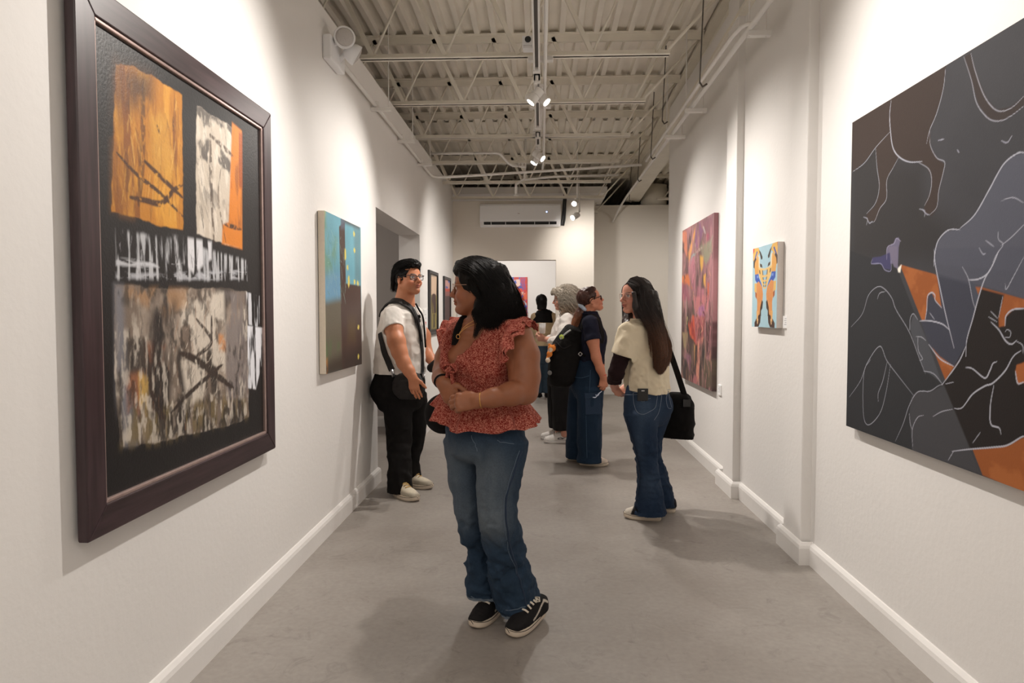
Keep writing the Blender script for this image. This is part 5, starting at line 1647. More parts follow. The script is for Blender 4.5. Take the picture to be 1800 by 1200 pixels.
def wrinkle(S, amp, sx, sz, mask=None, seed=0.0):
    """soft cloth folds: ridged noise added to the field near the surface"""
    near = np.abs(S.f) < 0.03
    i, j, k = np.nonzero(near)
    X, Y, Z = S.x[i].astype(float), S.y[j].astype(float), S.z[k].astype(float)
    n = fbm(X * sx + seed, Y * sx + seed * 1.7, Z * sz, 3)
    d = 1 - 2 * np.abs(n - 0.5) * 2
    v = amp * (d - 0.45)
    if mask is not None: v = v * mask(X, Y, Z)
    S.f[i, j, k] -= v.astype(np.float32)


def project(V):
    d = np.asarray(V, float) - _C
    z = d @ _fw
    return 900 + F * (d @ _rt) / z, 600 - F * (d @ _up) / z, z


def world_verts(o):
    v = np.empty(len(o.data.vertices) * 3, np.float32); o.data.vertices.foreach_get('co', v)
    return v.reshape(-1, 3).astype(float) + OFF[o.name]


class Skin:
    """finds points on the facing surface of finished meshes, for straps, seams and pockets that lie on them"""

    def __init__(s, *objs):
        s.V = np.vstack([world_verts(o) for o in objs])
        nn = []
        for o in objs:
            q = np.empty(len(o.data.vertices) * 3, np.float32); o.data.vertices.foreach_get('normal', q); nn.append(q.reshape(-1, 3))
        s.N = np.vstack(nn)
        s.x, s.y, s.z = project(s.V)

    def at(s, px, py, lift=0.0, r=3.0):
        for k in (1, 2, 4, 8):
            m = np.flatnonzero((s.x - px) ** 2 + (s.y - py) ** 2 < (r * k) ** 2)
            if len(m): break
        if not len(m): m = np.array([((s.x - px) ** 2 + (s.y - py) ** 2).argmin()])
        zmin = s.z[m].min()
        p = at(px, py, 1.0)  # any point on the ray
        ray = unit(p - _C)
        t = (s.V[m[s.z[m].argmin()]] - _C) @ ray
        return _C + ray * (t - lift)

    def near(s, pts, lift=0.006, n=8):
        out = []
        for p in catmull(np.array(pts, float), n):
            d = ((s.V - p) ** 2).sum(1); i = np.argsort(d)[:12]
            out.append(s.V[i].mean(0) + unit(s.N[i].mean(0)) * lift)
        P = np.array(out)
        for _ in range(3): P[1:-1] = (P[:-2] + 2 * P[1:-1] + P[2:]) / 4
        return P

    def line(s, pts, lift=0.004, n=8, r=3.0):
        P = np.array([s.at(x, y, lift, r) for x, y in catmull(np.array(pts, float), n)])
        for _ in range(2): P[1:-1] = (P[:-2] + 2 * P[1:-1] + P[2:]) / 4
        return P


def band(P, nrm, w, th, name, m, parent):
    """flat strap along P with its face toward nrm (one per point)"""
    T = np.gradient(P, axis=0); V = []; n = len(P)
    ws = np.full(n, w) if np.ndim(w) == 0 else np.interp(np.linspace(0, 1, n), np.linspace(0, 1, len(w)), w)
    for i in range(n):
        w = ws[i]; t = unit(T[i]); nn = unit(nrm[i] - t * (nrm[i] @ t)); b = np.cross(t, nn)
        for (u, v) in ((-.5, -.3), (-.42, .5), (.42, .5), (.5, -.3)): V.append(P[i] + b * w * u + nn * th * v)
    Fq = [(i * 4 + j, i * 4 + (j + 1) % 4, (i + 1) * 4 + (j + 1) % 4, (i + 1) * 4 + j) for i in range(n - 1) for j in range(4)] + [(0, 1, 2, 3), tuple((n - 1) * 4 + j for j in range(4))]
    return MB().add(V, Fq).build(name, m, parent, auto=50)


def strap_near(sk, pts, w, name, m, parent, lift=0.006, th=0.006):
    P = sk.near(pts, lift)
    nr = np.array([unit(sk.N[np.argsort(((sk.V - p) ** 2).sum(1))[:30]].mean(0)) for p in P])
    for _ in range(4): nr[1:-1] = (nr[:-2] + nr[1:-1] + nr[2:]) / 3
    return band(P, nr, w, th, name, m, parent)


def strap_on(sk, pts, w, name, m, parent, lift=0.006, r=3.0, th=0.25, nrm=None):
    P = sk.line(pts, lift, 8, r)
    c = MB()
    vis = unit(_C - P.mean(0))
    T = np.gradient(P, axis=0); 
    # flat strap facing the viewer side of the surface it lies on
    up = np.cross(unit(T.mean(0)), vis)
    c.tube(P, w / 2, 8, flat=(1, th), up=tuple(up))
    return c.build(name, m, parent, smooth=True)

# ================================================================== woman in the red floral blouse, walking toward the camera
def ruffle(name, path, outs, width, waves, amp, m, parent, droop=0.0, n=110, k=11, thick=0.0025, seed=0):
    P = catmull(np.array(path, float), 12); O = catmull(np.array(outs, float), 12)
    idx = np.linspace(0, len(P) - 1, n); lo = np.floor(idx).astype(int).clip(0, len(P) - 2); fr = (idx - lo)[:, None]
    P = P[lo] * (1 - fr) + P[lo + 1] * fr; O = O[lo] * (1 - fr) + O[lo + 1] * fr
    T = np.gradient(P, axis=0); T /= np.linalg.norm(T, axis=1, keepdims=True)
    O = O / np.linalg.norm(O, axis=1, keepdims=True); Nn = np.cross(T, O)
    s_ = np.linspace(0, 1, n)
    V = []
    for i in range(n):
        for j in range(k):
            w = j / (k - 1)
            ph = 2 * pi * waves * s_[i] + 1.3 * sin(5 * s_[i] + seed)
            V.append(P[i] + O[i] * width * w * (0.75 + .25 * sin(pi * s_[i])) * (1 + .07 * sin(ph * .5)) + Nn[i] * amp * .12 * w * sin(ph * 2.7 + 1) + Nn[i] * amp * w ** 1.3 * sin(ph) + T[i] * amp * .1 * w * cos(ph) + np.array((0, 0, -droop * w * w)))
    Fq = [(i * k + j, i * k + j + 1, (i + 1) * k + j + 1, (i + 1) * k + j) for i in range(n - 1) for j in range(k - 1)]
    o = mesh_from(name, V, faces=Fq, mats=[m], parent=parent)
    md = o.modifiers.new('cloth', 'SOLIDIFY'); md.thickness = thick; md.offset = 0
    return o


def floral():
    m = bpy.data.materials.new('red_floral_cotton'); m.use_nodes = True
    nt = m.node_tree; N = nt.nodes; L = nt.links; b = N['Principled BSDF']
    tc = N.new('ShaderNodeTexCoord')
    lines = []
    for sc_, off, wd in ((95, 0.0, .026), (120, 7.3, .030)):
        mp = N.new('ShaderNodeMapping'); mp.inputs['Location'].default_value = (off, off, off); L.new(tc.outputs['Object'], mp.inputs['Vector'])
        q = N.new('ShaderNodeTexNoise'); q.inputs['Scale'].default_value = sc_; q.inputs['Detail'].default_value = 1.0; q.inputs['Distortion'].default_value = 0.6
        L.new(mp.outputs['Vector'], q.inputs['Vector'])
        sb = N.new('ShaderNodeMath'); sb.operation = 'SUBTRACT'; sb.inputs[1].default_value = 0.5; L.new(q.outputs['Fac'], sb.inputs[0])
        ab = N.new('ShaderNodeMath'); ab.operation = 'ABSOLUTE'; L.new(sb.outputs[0], ab.inputs[0])
        mr = N.new('ShaderNodeMapRange'); mr.inputs['From Min'].default_value = wd * .6; mr.inputs['From Max'].default_value = wd * 1.3
        mr.inputs['To Min'].default_value, mr.inputs['To Max'].default_value = 1, 0
        L.new(ab.outputs[0], mr.inputs['Value']); lines.append(mr)
    iv = N.new('ShaderNodeMath'); iv.operation = 'MAXIMUM'
    L.new(lines[0].outputs[0], iv.inputs[0]); L.new(lines[1].outputs[0], iv.inputs[1])
    mx = N.new('ShaderNodeMix'); mx.data_type = 'RGBA'
    mx.inputs[6].default_value = (*srgb(124, 38, 31), 1); mx.inputs[7].default_value = (*srgb(200, 128, 110), 1)
    L.new(iv.outputs[0], mx.inputs['Factor']); L.new(mx.outputs[2], b.inputs['Base Color'])
    b.inputs['Roughness'].default_value = 0.85; b.inputs['Specular IOR Level'].default_value = 0.2
    n2 = N.new('ShaderNodeTexNoise'); n2.inputs['Scale'].default_value = 45; L.new(tc.outputs['Object'], n2.inputs['Vector'])
    bp = N.new('ShaderNodeBump'); bp.inputs['Strength'].default_value = 0.35; bp.inputs['Distance'].default_value = 0.01
    L.new(n2.outputs['Fac'], bp.inputs['Height']); L.new(bp.outputs['Normal'], b.inputs['Normal'])
    return m


M['floral'] = floral()


def walker():
    Y0 = 2.95
    J = lambda x, y, dy=0.0: at(x, y, Y0 + dy)
    root = thing('person', (-0.2, 3.0, 0), 'person in red floral blouse and blue jeans striding mid-corridor, head turned aside', 'person')
    fw = unit((-.47, -.88, 0)); lf = unit((.88, -.47, 0)); up = np.array((0, 0, 1.0))
    hf = unit((-.97, .20, -.03)); HR = frame3(hf)
    hc = J(837, 505, -.02)
    # ---------------- body
    S = Sdf(None, None, 0, xs=[(-.56, -.12, .0036), (-.12, .10, .0045)], ys=[(2.55, 2.84, .0042), (2.84, 3.14, .0048), (3.14, 3.3, .01)], zs=[(.02, .84, .012), (.84, 1.12, .004), (1.12, 1.30, .006), (1.30, 1.63, .0034)])
    tp = [J(853, 556), J(852, 574), J(851, 600), J(848, 640), J(846, 690), J(850, 740), J(852, 770)]
    S.loft(tp, [(.058, .055), (.135, .070), (.160, .095), (.150, .105), (.142, .105), (.155, .110), (.13, .09)], lf, .03)
    for q in (-1, 1): S.ell(J(849, 634) + fw * .070 + lf * q * .072, (.070, .066, .068), None, .04)
    S.loft([J(822, 790, .06), J(828, 905, .06), J(852, 1050, .12)], [(.055, .055), (.042, .042), (.035, .035)], lf, .02, dense=1)
    S.loft([J(880, 790, -.05), J(876, 905, -.05), J(916, 1060, .04)], [(.065, .065), (.05, .05), (.035, .035)], lf, .02, dense=1)
    add_head(S, hc, HR, 0.985, neck=J(850, 556, -.005), neck_r=.050, jaw=1.05, chub=1.06)
    # her left arm (nearer), across the waist
    S.chain([J(896, 582, -.06), J(909, 592, -.09), J(919, 625, -.12), J(922, 662, -.15), J(923, 688, -.17)], [.050, .060, .066, .061, .050], .03)
    S.chain([J(923, 688, -.17), J(898, 692, -.23), J(866, 699, -.275), J(840, 704, -.29)], [.050, .046, .036, .0275], .02)
    add_hand(S, J(839, 704, -.29), (-1, .02, -.10), (-.1, .9, -.35), 1, .98, (34, 38, 40, 42), .03, (.35, .55))
    # her right arm (farther)
    S.chain([J(806, 586, .10), J(797, 600, .11), J(786, 630, .09), J(779, 652, .06)], [.048, .052, .050, .044], .03)
    S.chain([J(779, 652, .06), J(777, 664, -.05), J(779, 672, -.13)], [.044, .040, .030], .02)
    add_hand(S, J(779, 672, -.13), (.50, -.48, -.72), (.35, .85, -.2), -1, .98, (22, 24, 26, 28), .05, (.5, .2))

    def bc(V):
        c = np.tile(np.array(srgb(146, 92, 64)), (len(V), 1)) * (.95 + .1 * fbm(V[:, 0] * 30, V[:, 1] * 30, V[:, 2] * 30))[:, None]
        head_colors(V, c, S, None, (150, 80, 66), (34, 24, 20), blush=(176, 96, 72))
        return c
    put_sdf(S, 'body', M['skin'], root, bc)
    glasses(root, S.head, (.0235, .0215), .0011, M['wire'], 2.4, temple=True)
    # ---------------- blouse
    B = Sdf((-.50, 2.68, .90), (.06, 3.24, 1.36), .0045)
    B.loft(tp[1:6], [(.146, .080), (.172, .106), (.166, .118), (.156, .117), (.172, .13)], lf, .03)
    for q in (-1, 1): B.ell(J(849, 637) + fw * .074 + lf * q * .068, (.078, .074, .080), None, .06)
    B.chain([J(888, 625) + fw * .05, J(893, 600) + fw * .035, J(900, 578, -.06), J(905, 572, .0)], [.075, .070, .064, .060], .03)
    B.cone(J(872, 568, -.02), J(902, 574, -.05), .052, .060, .03)
    B.chain([J(812, 640) + fw * .05, J(808, 605) + fw * .04, J(806, 580, .09), J(812, 574, .14)], [.060, .056, .052, .05], .02)
    B.loft([J(821, 634) + fw * .15, J(820, 612) + fw * .13, J(828, 590) + fw * .12, J(838, 566) + fw * .09, J(846, 545) + fw * .05], [(.008, .09), (.044, .09), (.064, .10), (.084, .10), (.11, .12)], lf, .004, 'sub', dense=2)
    B.cut(J(850, 556), (.05, 0, 1), .01)
    B.cut(J(846, 716), (0, 0, -1))
    B.chain([J(909, 588, -.09), J(921, 640, -.13)], [.066, .068], .006, 'sub') if False else None
    wrinkle(B, .008, 16, 9, lambda x, y, z: sstep(1.0, 1.1, z) * 0 + 1, 3.1)
    wrinkle(B, .006, 60, 3, lambda x, y, z: sstep(1.14, 1.04, z), 9.4)
    blouse = put_sdf(B, 'blouse', M['floral'], root)
    # peplum
    c0 = J(846, 690); n, k = 260, 26
    V = []
    for i in range(n):
        a = 2 * pi * i / n
        u, v = cos(a), sin(a)  # along lf, fw
        hemz = .892 + .075 * sstep(-.2, 1, -u * .9 + (-v) * .3) + .018 * (1 - v)
        for j in range(k):
            w = j / (k - 1)
            wav = .018 * w ** 1.5 * sin(9 * a + 1.0 + .6 * sin(2 * a)) + .007 * w * sin(23 * a + 2 * sin(3 * a)) + .0035 * sin(46 * a + sin(5 * a)) * (1 - w) * min(1, w * 8)
            ru = .158 + (.246 - .158) * w ** .8 + wav; rv = .122 + (.200 - .122) * w ** .8 + wav
            z = 1.052 + (hemz - 1.052) * w + .008 * w * sin(9 * a + 2.2)
            cc = c0 + (J(851, 745) - c0) * w
            V.append((*(cc[:2] + lf[:2] * ru * u + fw[:2] * rv * v), z))
    Fq = [(i * k + j, ((i + 1) % n) * k + j, ((i + 1) % n) * k + j + 1, i * k + j + 1) for i in range(n) for j in range(k - 1)]
    o = mesh_from('peplum', V, faces=Fq, mats=[M['floral']], parent=root)
    md = o.modifiers.new('cloth', 'SOLIDIFY'); md.thickness = .003
    # flutter sleeves, two tiers each
    for (tier, dz) in ((.078, 0), (.055, .012)):
        ruffle('flutter_sleeve', [J(877, 630, -.205) + up * dz, J(881, 605, -.195) + up * dz, J(893, 577, -.135) + up * dz, J(912, 562, -.04) + up * dz, J(924, 572, .05) + up * dz], [lf + fw * .9, lf + fw * .5 + up * .1, lf + up * .25, lf - fw * .4 + up * .1, lf - fw], tier, 5, .013, M['floral'], root, .022, seed=tier * 50)
        ruffle('flutter_sleeve', [J(800, 610, -.02) + up * dz, J(795, 592, .02) + up * dz, J(799, 570, .10) + up * dz, J(812, 560, .16) + up * dz], [-lf + fw * .6, -lf + fw * .3 + up * .1, -lf + up * .3, -lf - fw * .4], tier * .95, 5, .015, M['floral'], root, .015, seed=tier * 90)
    # neckline frill and bow
    b = MB(); kc = J(830, 643) + fw * .165
    for q in (-1, 1):
        ring = [kc + lf * q * (.015 + .016 * cos(t)) + up * (.016 * sin(t) + .002) + fw * (.008 * sin(2 * t)) for t in np.linspace(pi, 3 * pi, 16)]
        b.tube(ring, .010, 8, flat=(1.35, .6))
        b.tube([kc + lf * q * .004, kc + lf * q * .012 - up * .03 + fw * .004, kc + lf * q * .018 - up * .062], [.006, .010, .013], 8, flat=(1, .4))
    b.lathe([(.002, -.012), (.011, -.008), (.013, 0), (.011, .008), (.002, .012)], Matrix.Translation(kc), 12)
    b.build('bow', M['floral'], root, smooth=True)
    # ---------------- jeans
    hfw = unit((-.6, -.8, 0)); hl = unit((.8, -.6, 0))
    D = Sdf((-.46, 2.62, .05), (.06, 3.30, .98), .0055)
    D.loft([J(850, 722), J(851, 752), J(853, 785)], [(.172, .128), (.190, .142), (.180, .135)], hl, .03)
    D.loft([J(820, 775, .07), J(821, 815, .07), J(823, 860, .06), J(828, 905, .04), J(840, 955, .07), J(848, 1005, .10), J(854, 1064, .12)], [(.098, .105), (.088, .094), (.076, .082), (.063, .070), (.060, .066), (.064, .072), (.069, .082)], hl, .02, cap=.4)
    D.loft([J(884, 775, -.06), J(879, 820, -.07), J(875, 865, -.08), J(876, 905, -.09), J(884, 950, -.04), J(894, 1000, .01), J(906, 1040, .04), J(920, 1084, .05)], [(.108, .115), (.098, .105), (.086, .092), (.076, .082), (.080, .084), (.086, .092), (.084, .096), (.078, .094)], hl, .02, cap=.4)
    zz = lambda x, y, z: (.35 + sstep(.75, .25, z) * 1.0)
    wrinkle(D, .015, 8, 10, zz, 2.0); wrinkle(D, .008, 20, 18, zz, 7.7)
    D.cut(J(851, 1058, .12), (-.02, -.1, -1), .004) if False else None
    X, Y, Z = D.x[:, None, None], D.y[None, :, None], D.z[None, None, :]
    hem = np.where(X < (J(872, 1060, .1)[0]) - (Z - .08) * .0, .092, .064 + (X - J(918, 1075, .05)[0]) * .22)
    D.f = np.maximum(D.f, (hem - Z + 0 * Y).astype(np.float32))
    D.loft([J(854, 1050, .12), J(855, 1080, .12)], [(.058, .070)] * 2, hl, .004, 'sub', dense=1, cap=.2)
    D.loft([J(917, 1065, .05), J(921, 1100, .05)], [(.066, .082)] * 2, hl, .004, 'sub', dense=1, cap=.2)

    def fade(V):
        f = ((V - np.array(J(850, 800))) @ hfw)
        m = sstep(-.02, .14, f) * sstep(.90, .70, V[:, 2]) * sstep(.36, .52, V[:, 2])
        knee = np.exp(-((V[:, 2] - .5) / .08) ** 2) * .18 * sstep(0, .1, f)
        return (.85 * m + knee)
    jeans = put_sdf(D, 'jeans', M['denim'], root, lambda V: np.where((V[:, 2] < np.where(V[:, 0] < J(872, 1060, .1)[0], .105, .078 + (V[:, 0] - J(918, 1075, .05)[0]) * .22))[:, None], np.array(srgb(112, 122, 132)), denim_cols(V, (40, 57, 76), (98, 107, 115), fade)))
    VJ = np.empty(len(jeans.data.vertices) * 3, np.float32); jeans.data.vertices.foreach_get('co', VJ); VJ = VJ.reshape(-1, 3) + OFF[root.name]

    def seam_line(pts, name, m, r):
        c = MB(); out = []
        for p in catmull(np.array(pts), 10):
            d = ((VJ - p) ** 2).sum(1); out.append(VJ[d.argmin()])
        out = np.array(out); out[1:-1] = (out[:-2] + out[1:-1] * 2 + out[2:]) / 4
        c.tube(out, r, 5); return c.build(name, m, jeans, smooth=True)
    st = mat('denim_stitch', srgb(86, 100, 116), .8)
    sd = mat('denim_seam', srgb(34, 50, 72), .85)
    seam_line([J(914, 790, -.12), J(900, 850, -.16), J(890, 905, -.17), J(897, 960, -.13), J(914, 1010, -.08), J(926, 1068, -.04)], 'side_seam', sd, .0042)
    seam_line([J(911, 790, -.13), J(897, 850, -.17), J(887, 905, -.18), J(894, 960, -.14), J(911, 1010, -.09)], 'stitching', st, .0016)
    seam_line([J(818, 766, -.2), J(820, 778, -.2), J(826, 790, -.2), J(836, 795, -.16)], 'fly_seam', st, .0018)
    seam_line([J(872, 768, -.22), J(884, 776, -.22), J(908, 778, -.18)], 'pocket_seam', st, .0018)
    for pts in ([J(829, 1052, .03), J(850, 1055, .03), J(872, 1056, .05)], [J(890, 1072, -.05), J(918, 1070, -.06), J(946, 1058, -.02)]):
        seam_line(pts, 'hem_stitch', st, .0024)
    # ---------------- shoes
    shoe(root, (-.210, 3.085, 0), (-.42, -.91, 0), mu=(24, 22, 23), ms=M['rubber'], stripe=((206, 198, 186), 'wave'), L=.262, wd=.10, h=.0035)
    shoe(root, (-.026, 2.995, .014), (-.54, -.84, -.06), (.07, -.05, 1), mu=(24, 22, 23), ms=M['rubber'], stripe=((206, 198, 186), 'wave'), L=.262, wd=.10, h=.0035)
    # ---------------- hair
    L = lambda x, y, z: hc + HR @ np.array((x, y, z))
    H = Sdf((-.42, 2.70, 1.24), (.02, 3.16, 1.66), .0042)
    H.ell(L(-.022, 0, .036), (.106, .087, .090), HR, .01)
    H.ell(L(.030, 0, .070), (.066, .074, .052), HR, .02)
    H.loft([J(862, 488, -.02), J(876, 512, -.03), J(886, 538, -.03), J(889, 553, -.03)], [(.078, .092), (.073, .097), (.063, .090), (.046, .075)], (1, 0, 0), .03, cap=.35)
    H.loft([J(848, 520, -.085), J(846, 545, -.09), J(852, 562, -.09)], [(.022, .03), (.030, .03), (.02, .02)], (1, 0, 0), .02)
    H.loft([J(835, 500, .09), J(838, 535, .09), J(846, 560, .08)], [(.03, .03), (.03, .03), (.02, .02)], (1, 0, 0), .02)
    H.ell(L(.094, 0, -.030), (.062, .120, .100), HR, .012, 'sub')
    H.ell(L(-.012, .095, -.014), (.034, .030, .036), HR, .008, 'sub'); H.ell(L(.040, .09, -.02), (.04, .03, .05), HR, .01, 'sub')
    wrinkle(H, .010, 30, 10, None, 4.0)
    hair = put_sdf(H, 'hair', M['hair_dark'], root)
    rg = np.random.default_rng(5)
    G1 = [[L(.070, .030, .100), L(.048, .076, .074), L(-.015, .098, .045), L(-.060, .102, -.01), J(853, 545, -.125), J(846, 572, -.13)],
          [L(.072, .020, .106), L(.045, .075, .090), L(-.02, .100, .06), J(864, 520, -.13), J(868, 550, -.13), J(862, 574, -.12)],
          [L(.068, .005, .114), L(.02, .070, .108), L(-.05, .095, .06), J(876, 520, -.12), J(882, 550, -.12), J(880, 572, -.11)],
          [L(.055, -.01, .122), L(-.01, .055, .122), L(-.085, .080, .06), J(890, 520, -.10), J(898, 548, -.09), J(897, 568, -.08)],
          [L(.035, -.02, .128), L(-.04, .035, .120), L(-.110, .050, .06), J(900, 515, -.06), J(910, 545, -.05), J(911, 562, -.04)],
          [L(.02, -.03, .130), L(-.06, .0, .115), L(-.125, .0, .05), J(905, 510, -.01), J(917, 540, 0), J(921, 560, 0)],
          [L(.0, -.04, .130), L(-.07, -.04, .105), L(-.125, -.04, .03), J(903, 515, .05), J(912, 540, .06), J(915, 560, .06)]]
    P1 = push_out(along(G1, 0, 3200, 22, .008, rg, .005, 1.7), H, .0025)
    G2 = [[J(818, 492, -.10), J(824, 506, -.115), J(842, 528, -.125), J(830, 548, -.13), J(836, 566, -.135), J(834, 592, -.15)], [J(828, 478, -.08), J(836, 500, -.12), J(848, 534, -.125), J(842, 556, -.13), J(848, 570, -.14), J(838, 584, -.15)]]
    P2 = along(G2, 0, 130, 22, .0045, rg, .004, 2.0)
    strands('hair_strands', np.concatenate([P1, P2]), .0010, .0004, M['hair_dark'], hair)
    # ---------------- small things worn
    c = MB(); w_ = J(778, 670, -.125)
    ax = unit((.25, -.85, -.45)); u_ = unit(np.cross(ax, up)); v_ = np.cross(ax, u_)
    c.tube([w_ + (u_ * cos(t) + v_ * sin(t)) * .0335 for t in np.linspace(0, 2 * pi, 29)], .0042, 8, cap=False)
    c.build('hair_tie', M['blackcloth'], root, smooth=True)
    c = MB(); w_ = J(846, 703, -.288); ax = unit((-1, .1, -.1)); u_ = unit(np.cross(ax, up)); v_ = np.cross(ax, u_)
    c.tube([w_ + (u_ * cos(t) + v_ * sin(t)) * .0315 for t in np.linspace(0, 2 * pi, 29)], .0022, 6, cap=False)
    tag(c.build('bracelet', M['gold'], root, smooth=True), 'thin gold bracelet')
    c = MB(); c.tube(bez([J(846, 556, -.06), J(838, 572) + fw * .085, J(832, 588) + fw * .112, J(842, 574) + fw * .09, J(864, 560, -.07)]), .0012, 5)
    pc = J(832, 590) + fw * .115
    c.tube([pc + lf * .009 * cos(t) + up * .009 * sin(t) for t in np.linspace(0, 2 * pi, 17)], .0016, 5, cap=False)
    tag(c.build('necklace', M['gold'], root, smooth=True), 'gold necklace with a ring pendant')
    # ---------------- shoulder bag behind the far hip, with its strap
    hb = thing('shoulder_bag', J(774, 765, .22), 'round black shoulder bag hanging behind the hip of the person in the red blouse', 'bag')
    K = Sdf((-.62, 3.02, .82), (-.28, 3.36, 1.10), .005)
    K.ell(J(784, 724, .20), (.100, .055, .088), None, .02); K.ell(J(784, 738, .20), (.088, .06, .065), None, .03)
    put_sdf(K, 'bag_body', M['blackcloth'], hb)
    c = MB(); c.tube(bez([J(800, 700, .20), J(800, 640, .17), J(803, 596, .14), J(812, 565, .13), J(824, 556, .17), J(838, 570, .2)]), .013, 8, flat=(1, .3), up=(1, 0, 0))
    c.build('bag_strap', M['blackcloth'], hb, smooth=True)
    strap_near(Skin(blouse), [J(826, 556, .08), J(818, 560, .03), J(808, 572, .0), J(800, 590, -.03), J(796, 608, -.0)], .042, 'bag_strap', M['blackcloth'], hb, .016, .006)


walker()

# ================================================================== the other visitors
def body_cols(S, base, lip, brow, blush, beard=None, **kw):
    def f(V):
        c = np.tile(np.array(srgb(base)), (len(V), 1)) * (.95 + .1 * fbm(V[:, 0] * 30, V[:, 1] * 30, V[:, 2] * 30))[:, None]
        head_colors(V, c, S, None, lip, brow, blush=blush, beard=beard)
        return c
    return f


def flat_col(c, amp=.12, sc=12):
    return lambda V: np.tile(np.array(srgb(c)), (len(V), 1)) * (1 - amp / 2 + amp * fbm(V[:, 0] * sc, V[:, 1] * sc, V[:, 2] * sc, 3))[:, None]


# ------------------------------------------------------------------ man in the white T-shirt by the doorway
def tee_man():
    Y0 = 5.25
    J = lambda x, y, dy=0.0: at(x, y, Y0 + dy)
    root = thing('person', (-1.05, 5.25, 0), 'person in white T-shirt, glasses and black trousers standing by the doorway', 'person')
    fw = unit((.90, -.43, 0)); lf = np.array((-fw[1], fw[0], 0)); up = np.array((0, 0, 1.0))
    HR = frame3(unit((.76, -.64, .10))); hc = J(718.5, 490, -.02)
    S = Sdf(None, None, 0, xs=[(-1.36, -1.10, .005), (-1.10, -.70, .0045)], ys=[(4.76, 5.6, .0052)], zs=[(.04, .70, .012), (.70, 1.0, .0045), (1.0, 1.42, .008), (1.42, 1.80, .0042)])
    S.loft([J(712, 527), J(709, 545), J(707, 570), J(705, 600), J(703, 640), J(702, 665)], [(.06, .075), (.09, .16), (.135, .175), (.155, .175), (.165, .17), (.15, .15)], fw, .03)
    S.loft([J(696, 690, -.08), J(701, 780, -.08), J(702, 858, -.11)], [(.07, .07), (.05, .05), (.04, .04)], fw, .02, dense=1)
    S.loft([J(716, 690, .10), J(722, 780, .12), J(728, 850, .20)], [(.07, .07), (.05, .05), (.04, .04)], fw, .02, dense=1)
    add_head(S, hc, HR, 1.07, neck=J(711, 530, .0), neck_r=.062, jaw=1.15, chub=1.13, nose=1.15, female=False)
    S.chain([J(691, 556, -.18), J(692, 578, -.235), J(697, 600, -.285), J(702, 618, -.31)], [.058, .062, .063, .057], .03)
    S.chain([J(702, 618, -.31), J(710, 638, -.335), J(719, 652, -.355), J(725, 663, -.365)], [.057, .050, .041, .033], .02)
    add_hand(S, J(725, 662, -.365), (.16, .0, -1), (.2, .95, .05), -1, 1.04, (8, 12, 14, 18), .09, (.80, .10), wr=.030)
    S.chain([J(727, 556, .20), J(744, 590, .24), J(750, 618, .20)], [.058, .056, .045], .03)
    S.chain([J(750, 618, .20), J(757, 630, .13), J(765, 641, .06)], [.045, .040, .032], .02)
    add_hand(S, J(763, 640, .06), (.75, -.35, -.10), (-.2, .3, -.9), 1, .9, (70, 75, 75, 75), .05, (.5, .3))
    body = put_sdf(S, 'body', M['skin'], root, body_cols(S, (192, 126, 92), (166, 92, 80), (24, 18, 16), (190, 104, 82), (96, 66, 52)))
    glasses(root, S.head, (.0265, .0195), .0022, M['acetate'], 3.6)
    # T-shirt
    B = Sdf((-1.36, 4.80, .88), (-.72, 5.62, 1.54), .0055)
    B.loft([J(711, 531), J(709, 545), J(707, 570), J(705, 600), J(703, 635), J(702, 662)], [(.075, .10), (.115, .185), (.162, .205), (.176, .205), (.186, .205), (.194, .205)], fw, .03, cap=.4)
    wrinkle(B, .014, 8, 7, None, 1.3); wrinkle(B, .007, 20, 14, lambda x, y, z: sstep(1.15, .98, z), 4.0)
    for (p0, p1, ra, rb, q) in ((J(691, 556, -.17), J(692.5, 588, -.262), .076, .083, 1), (J(727, 556, .19), J(740, 592, .245), .072, .078, 0)):
        A = B.twin(); A.cone(p0, p1, ra, rb, .01); wrinkle(A, .009, 12, 10, None, 2.2)
        e = p0 + (p1 - p0) * .74; A.cut(e, (p1 - p0) + np.array((.035, 0, 0))); A.cone(e, e + (p1 - p0), .070, .070, .003, 'sub')
        B.merge(A, .02)
    B.cut(J(703, 655), (0, 0, -1))
    B.loft([J(712, 540, -.02), J(714, 522, -.02)], [(.068, .074), (.085, .09)], fw, .004, 'sub', dense=1)
    B.loft([J(702, 652), J(702, 664)], [(.175, .188)] * 2, fw, .003, 'sub', dense=1, cap=.1)
    shirt = put_sdf(B, 't_shirt', M['tee'], root)
    # trousers
    D = Sdf((-1.36, 4.86, .03), (-.72, 5.72, 1.02), .007)
    D.loft([J(702, 652), J(702, 668), J(702, 690), J(703, 708)], [(.180, .185), (.198, .198), (.198, .198), (.17, .18)], fw, .03)
    D.ell(J(672, 684, .02), (.09, .15, .10), None, .04)
    D.loft([J(697, 695, -.09), J(700, 730, -.09), J(702, 768, -.09), J(702, 810, -.13), J(703, 868, -.19)], [(.125, .115), (.105, .105), (.095, .098), (.088, .092), (.088, .095)], (1, 0, 0), .02, cap=.4)
    D.loft([J(722, 695, .10), J(726, 735, .11), J(726, 775, .13), J(722, 812, .12), J(730, 860, .10)], [(.13, .115), (.110, .105), (.085, .09), (.066, .08), (.056, .08)], (1, 0, 0), .02, cap=.4)
    wrinkle(D, .012, 9, 9, lambda x, y, z: .4 + sstep(.9, .1, z), 6.0)
    D.cut(J(702, 867, -.19), (0, -.03, -1))
    put_sdf(D, 'trousers', M['blackcloth'], root)
    gm = ((196, 186, 166), 'x')
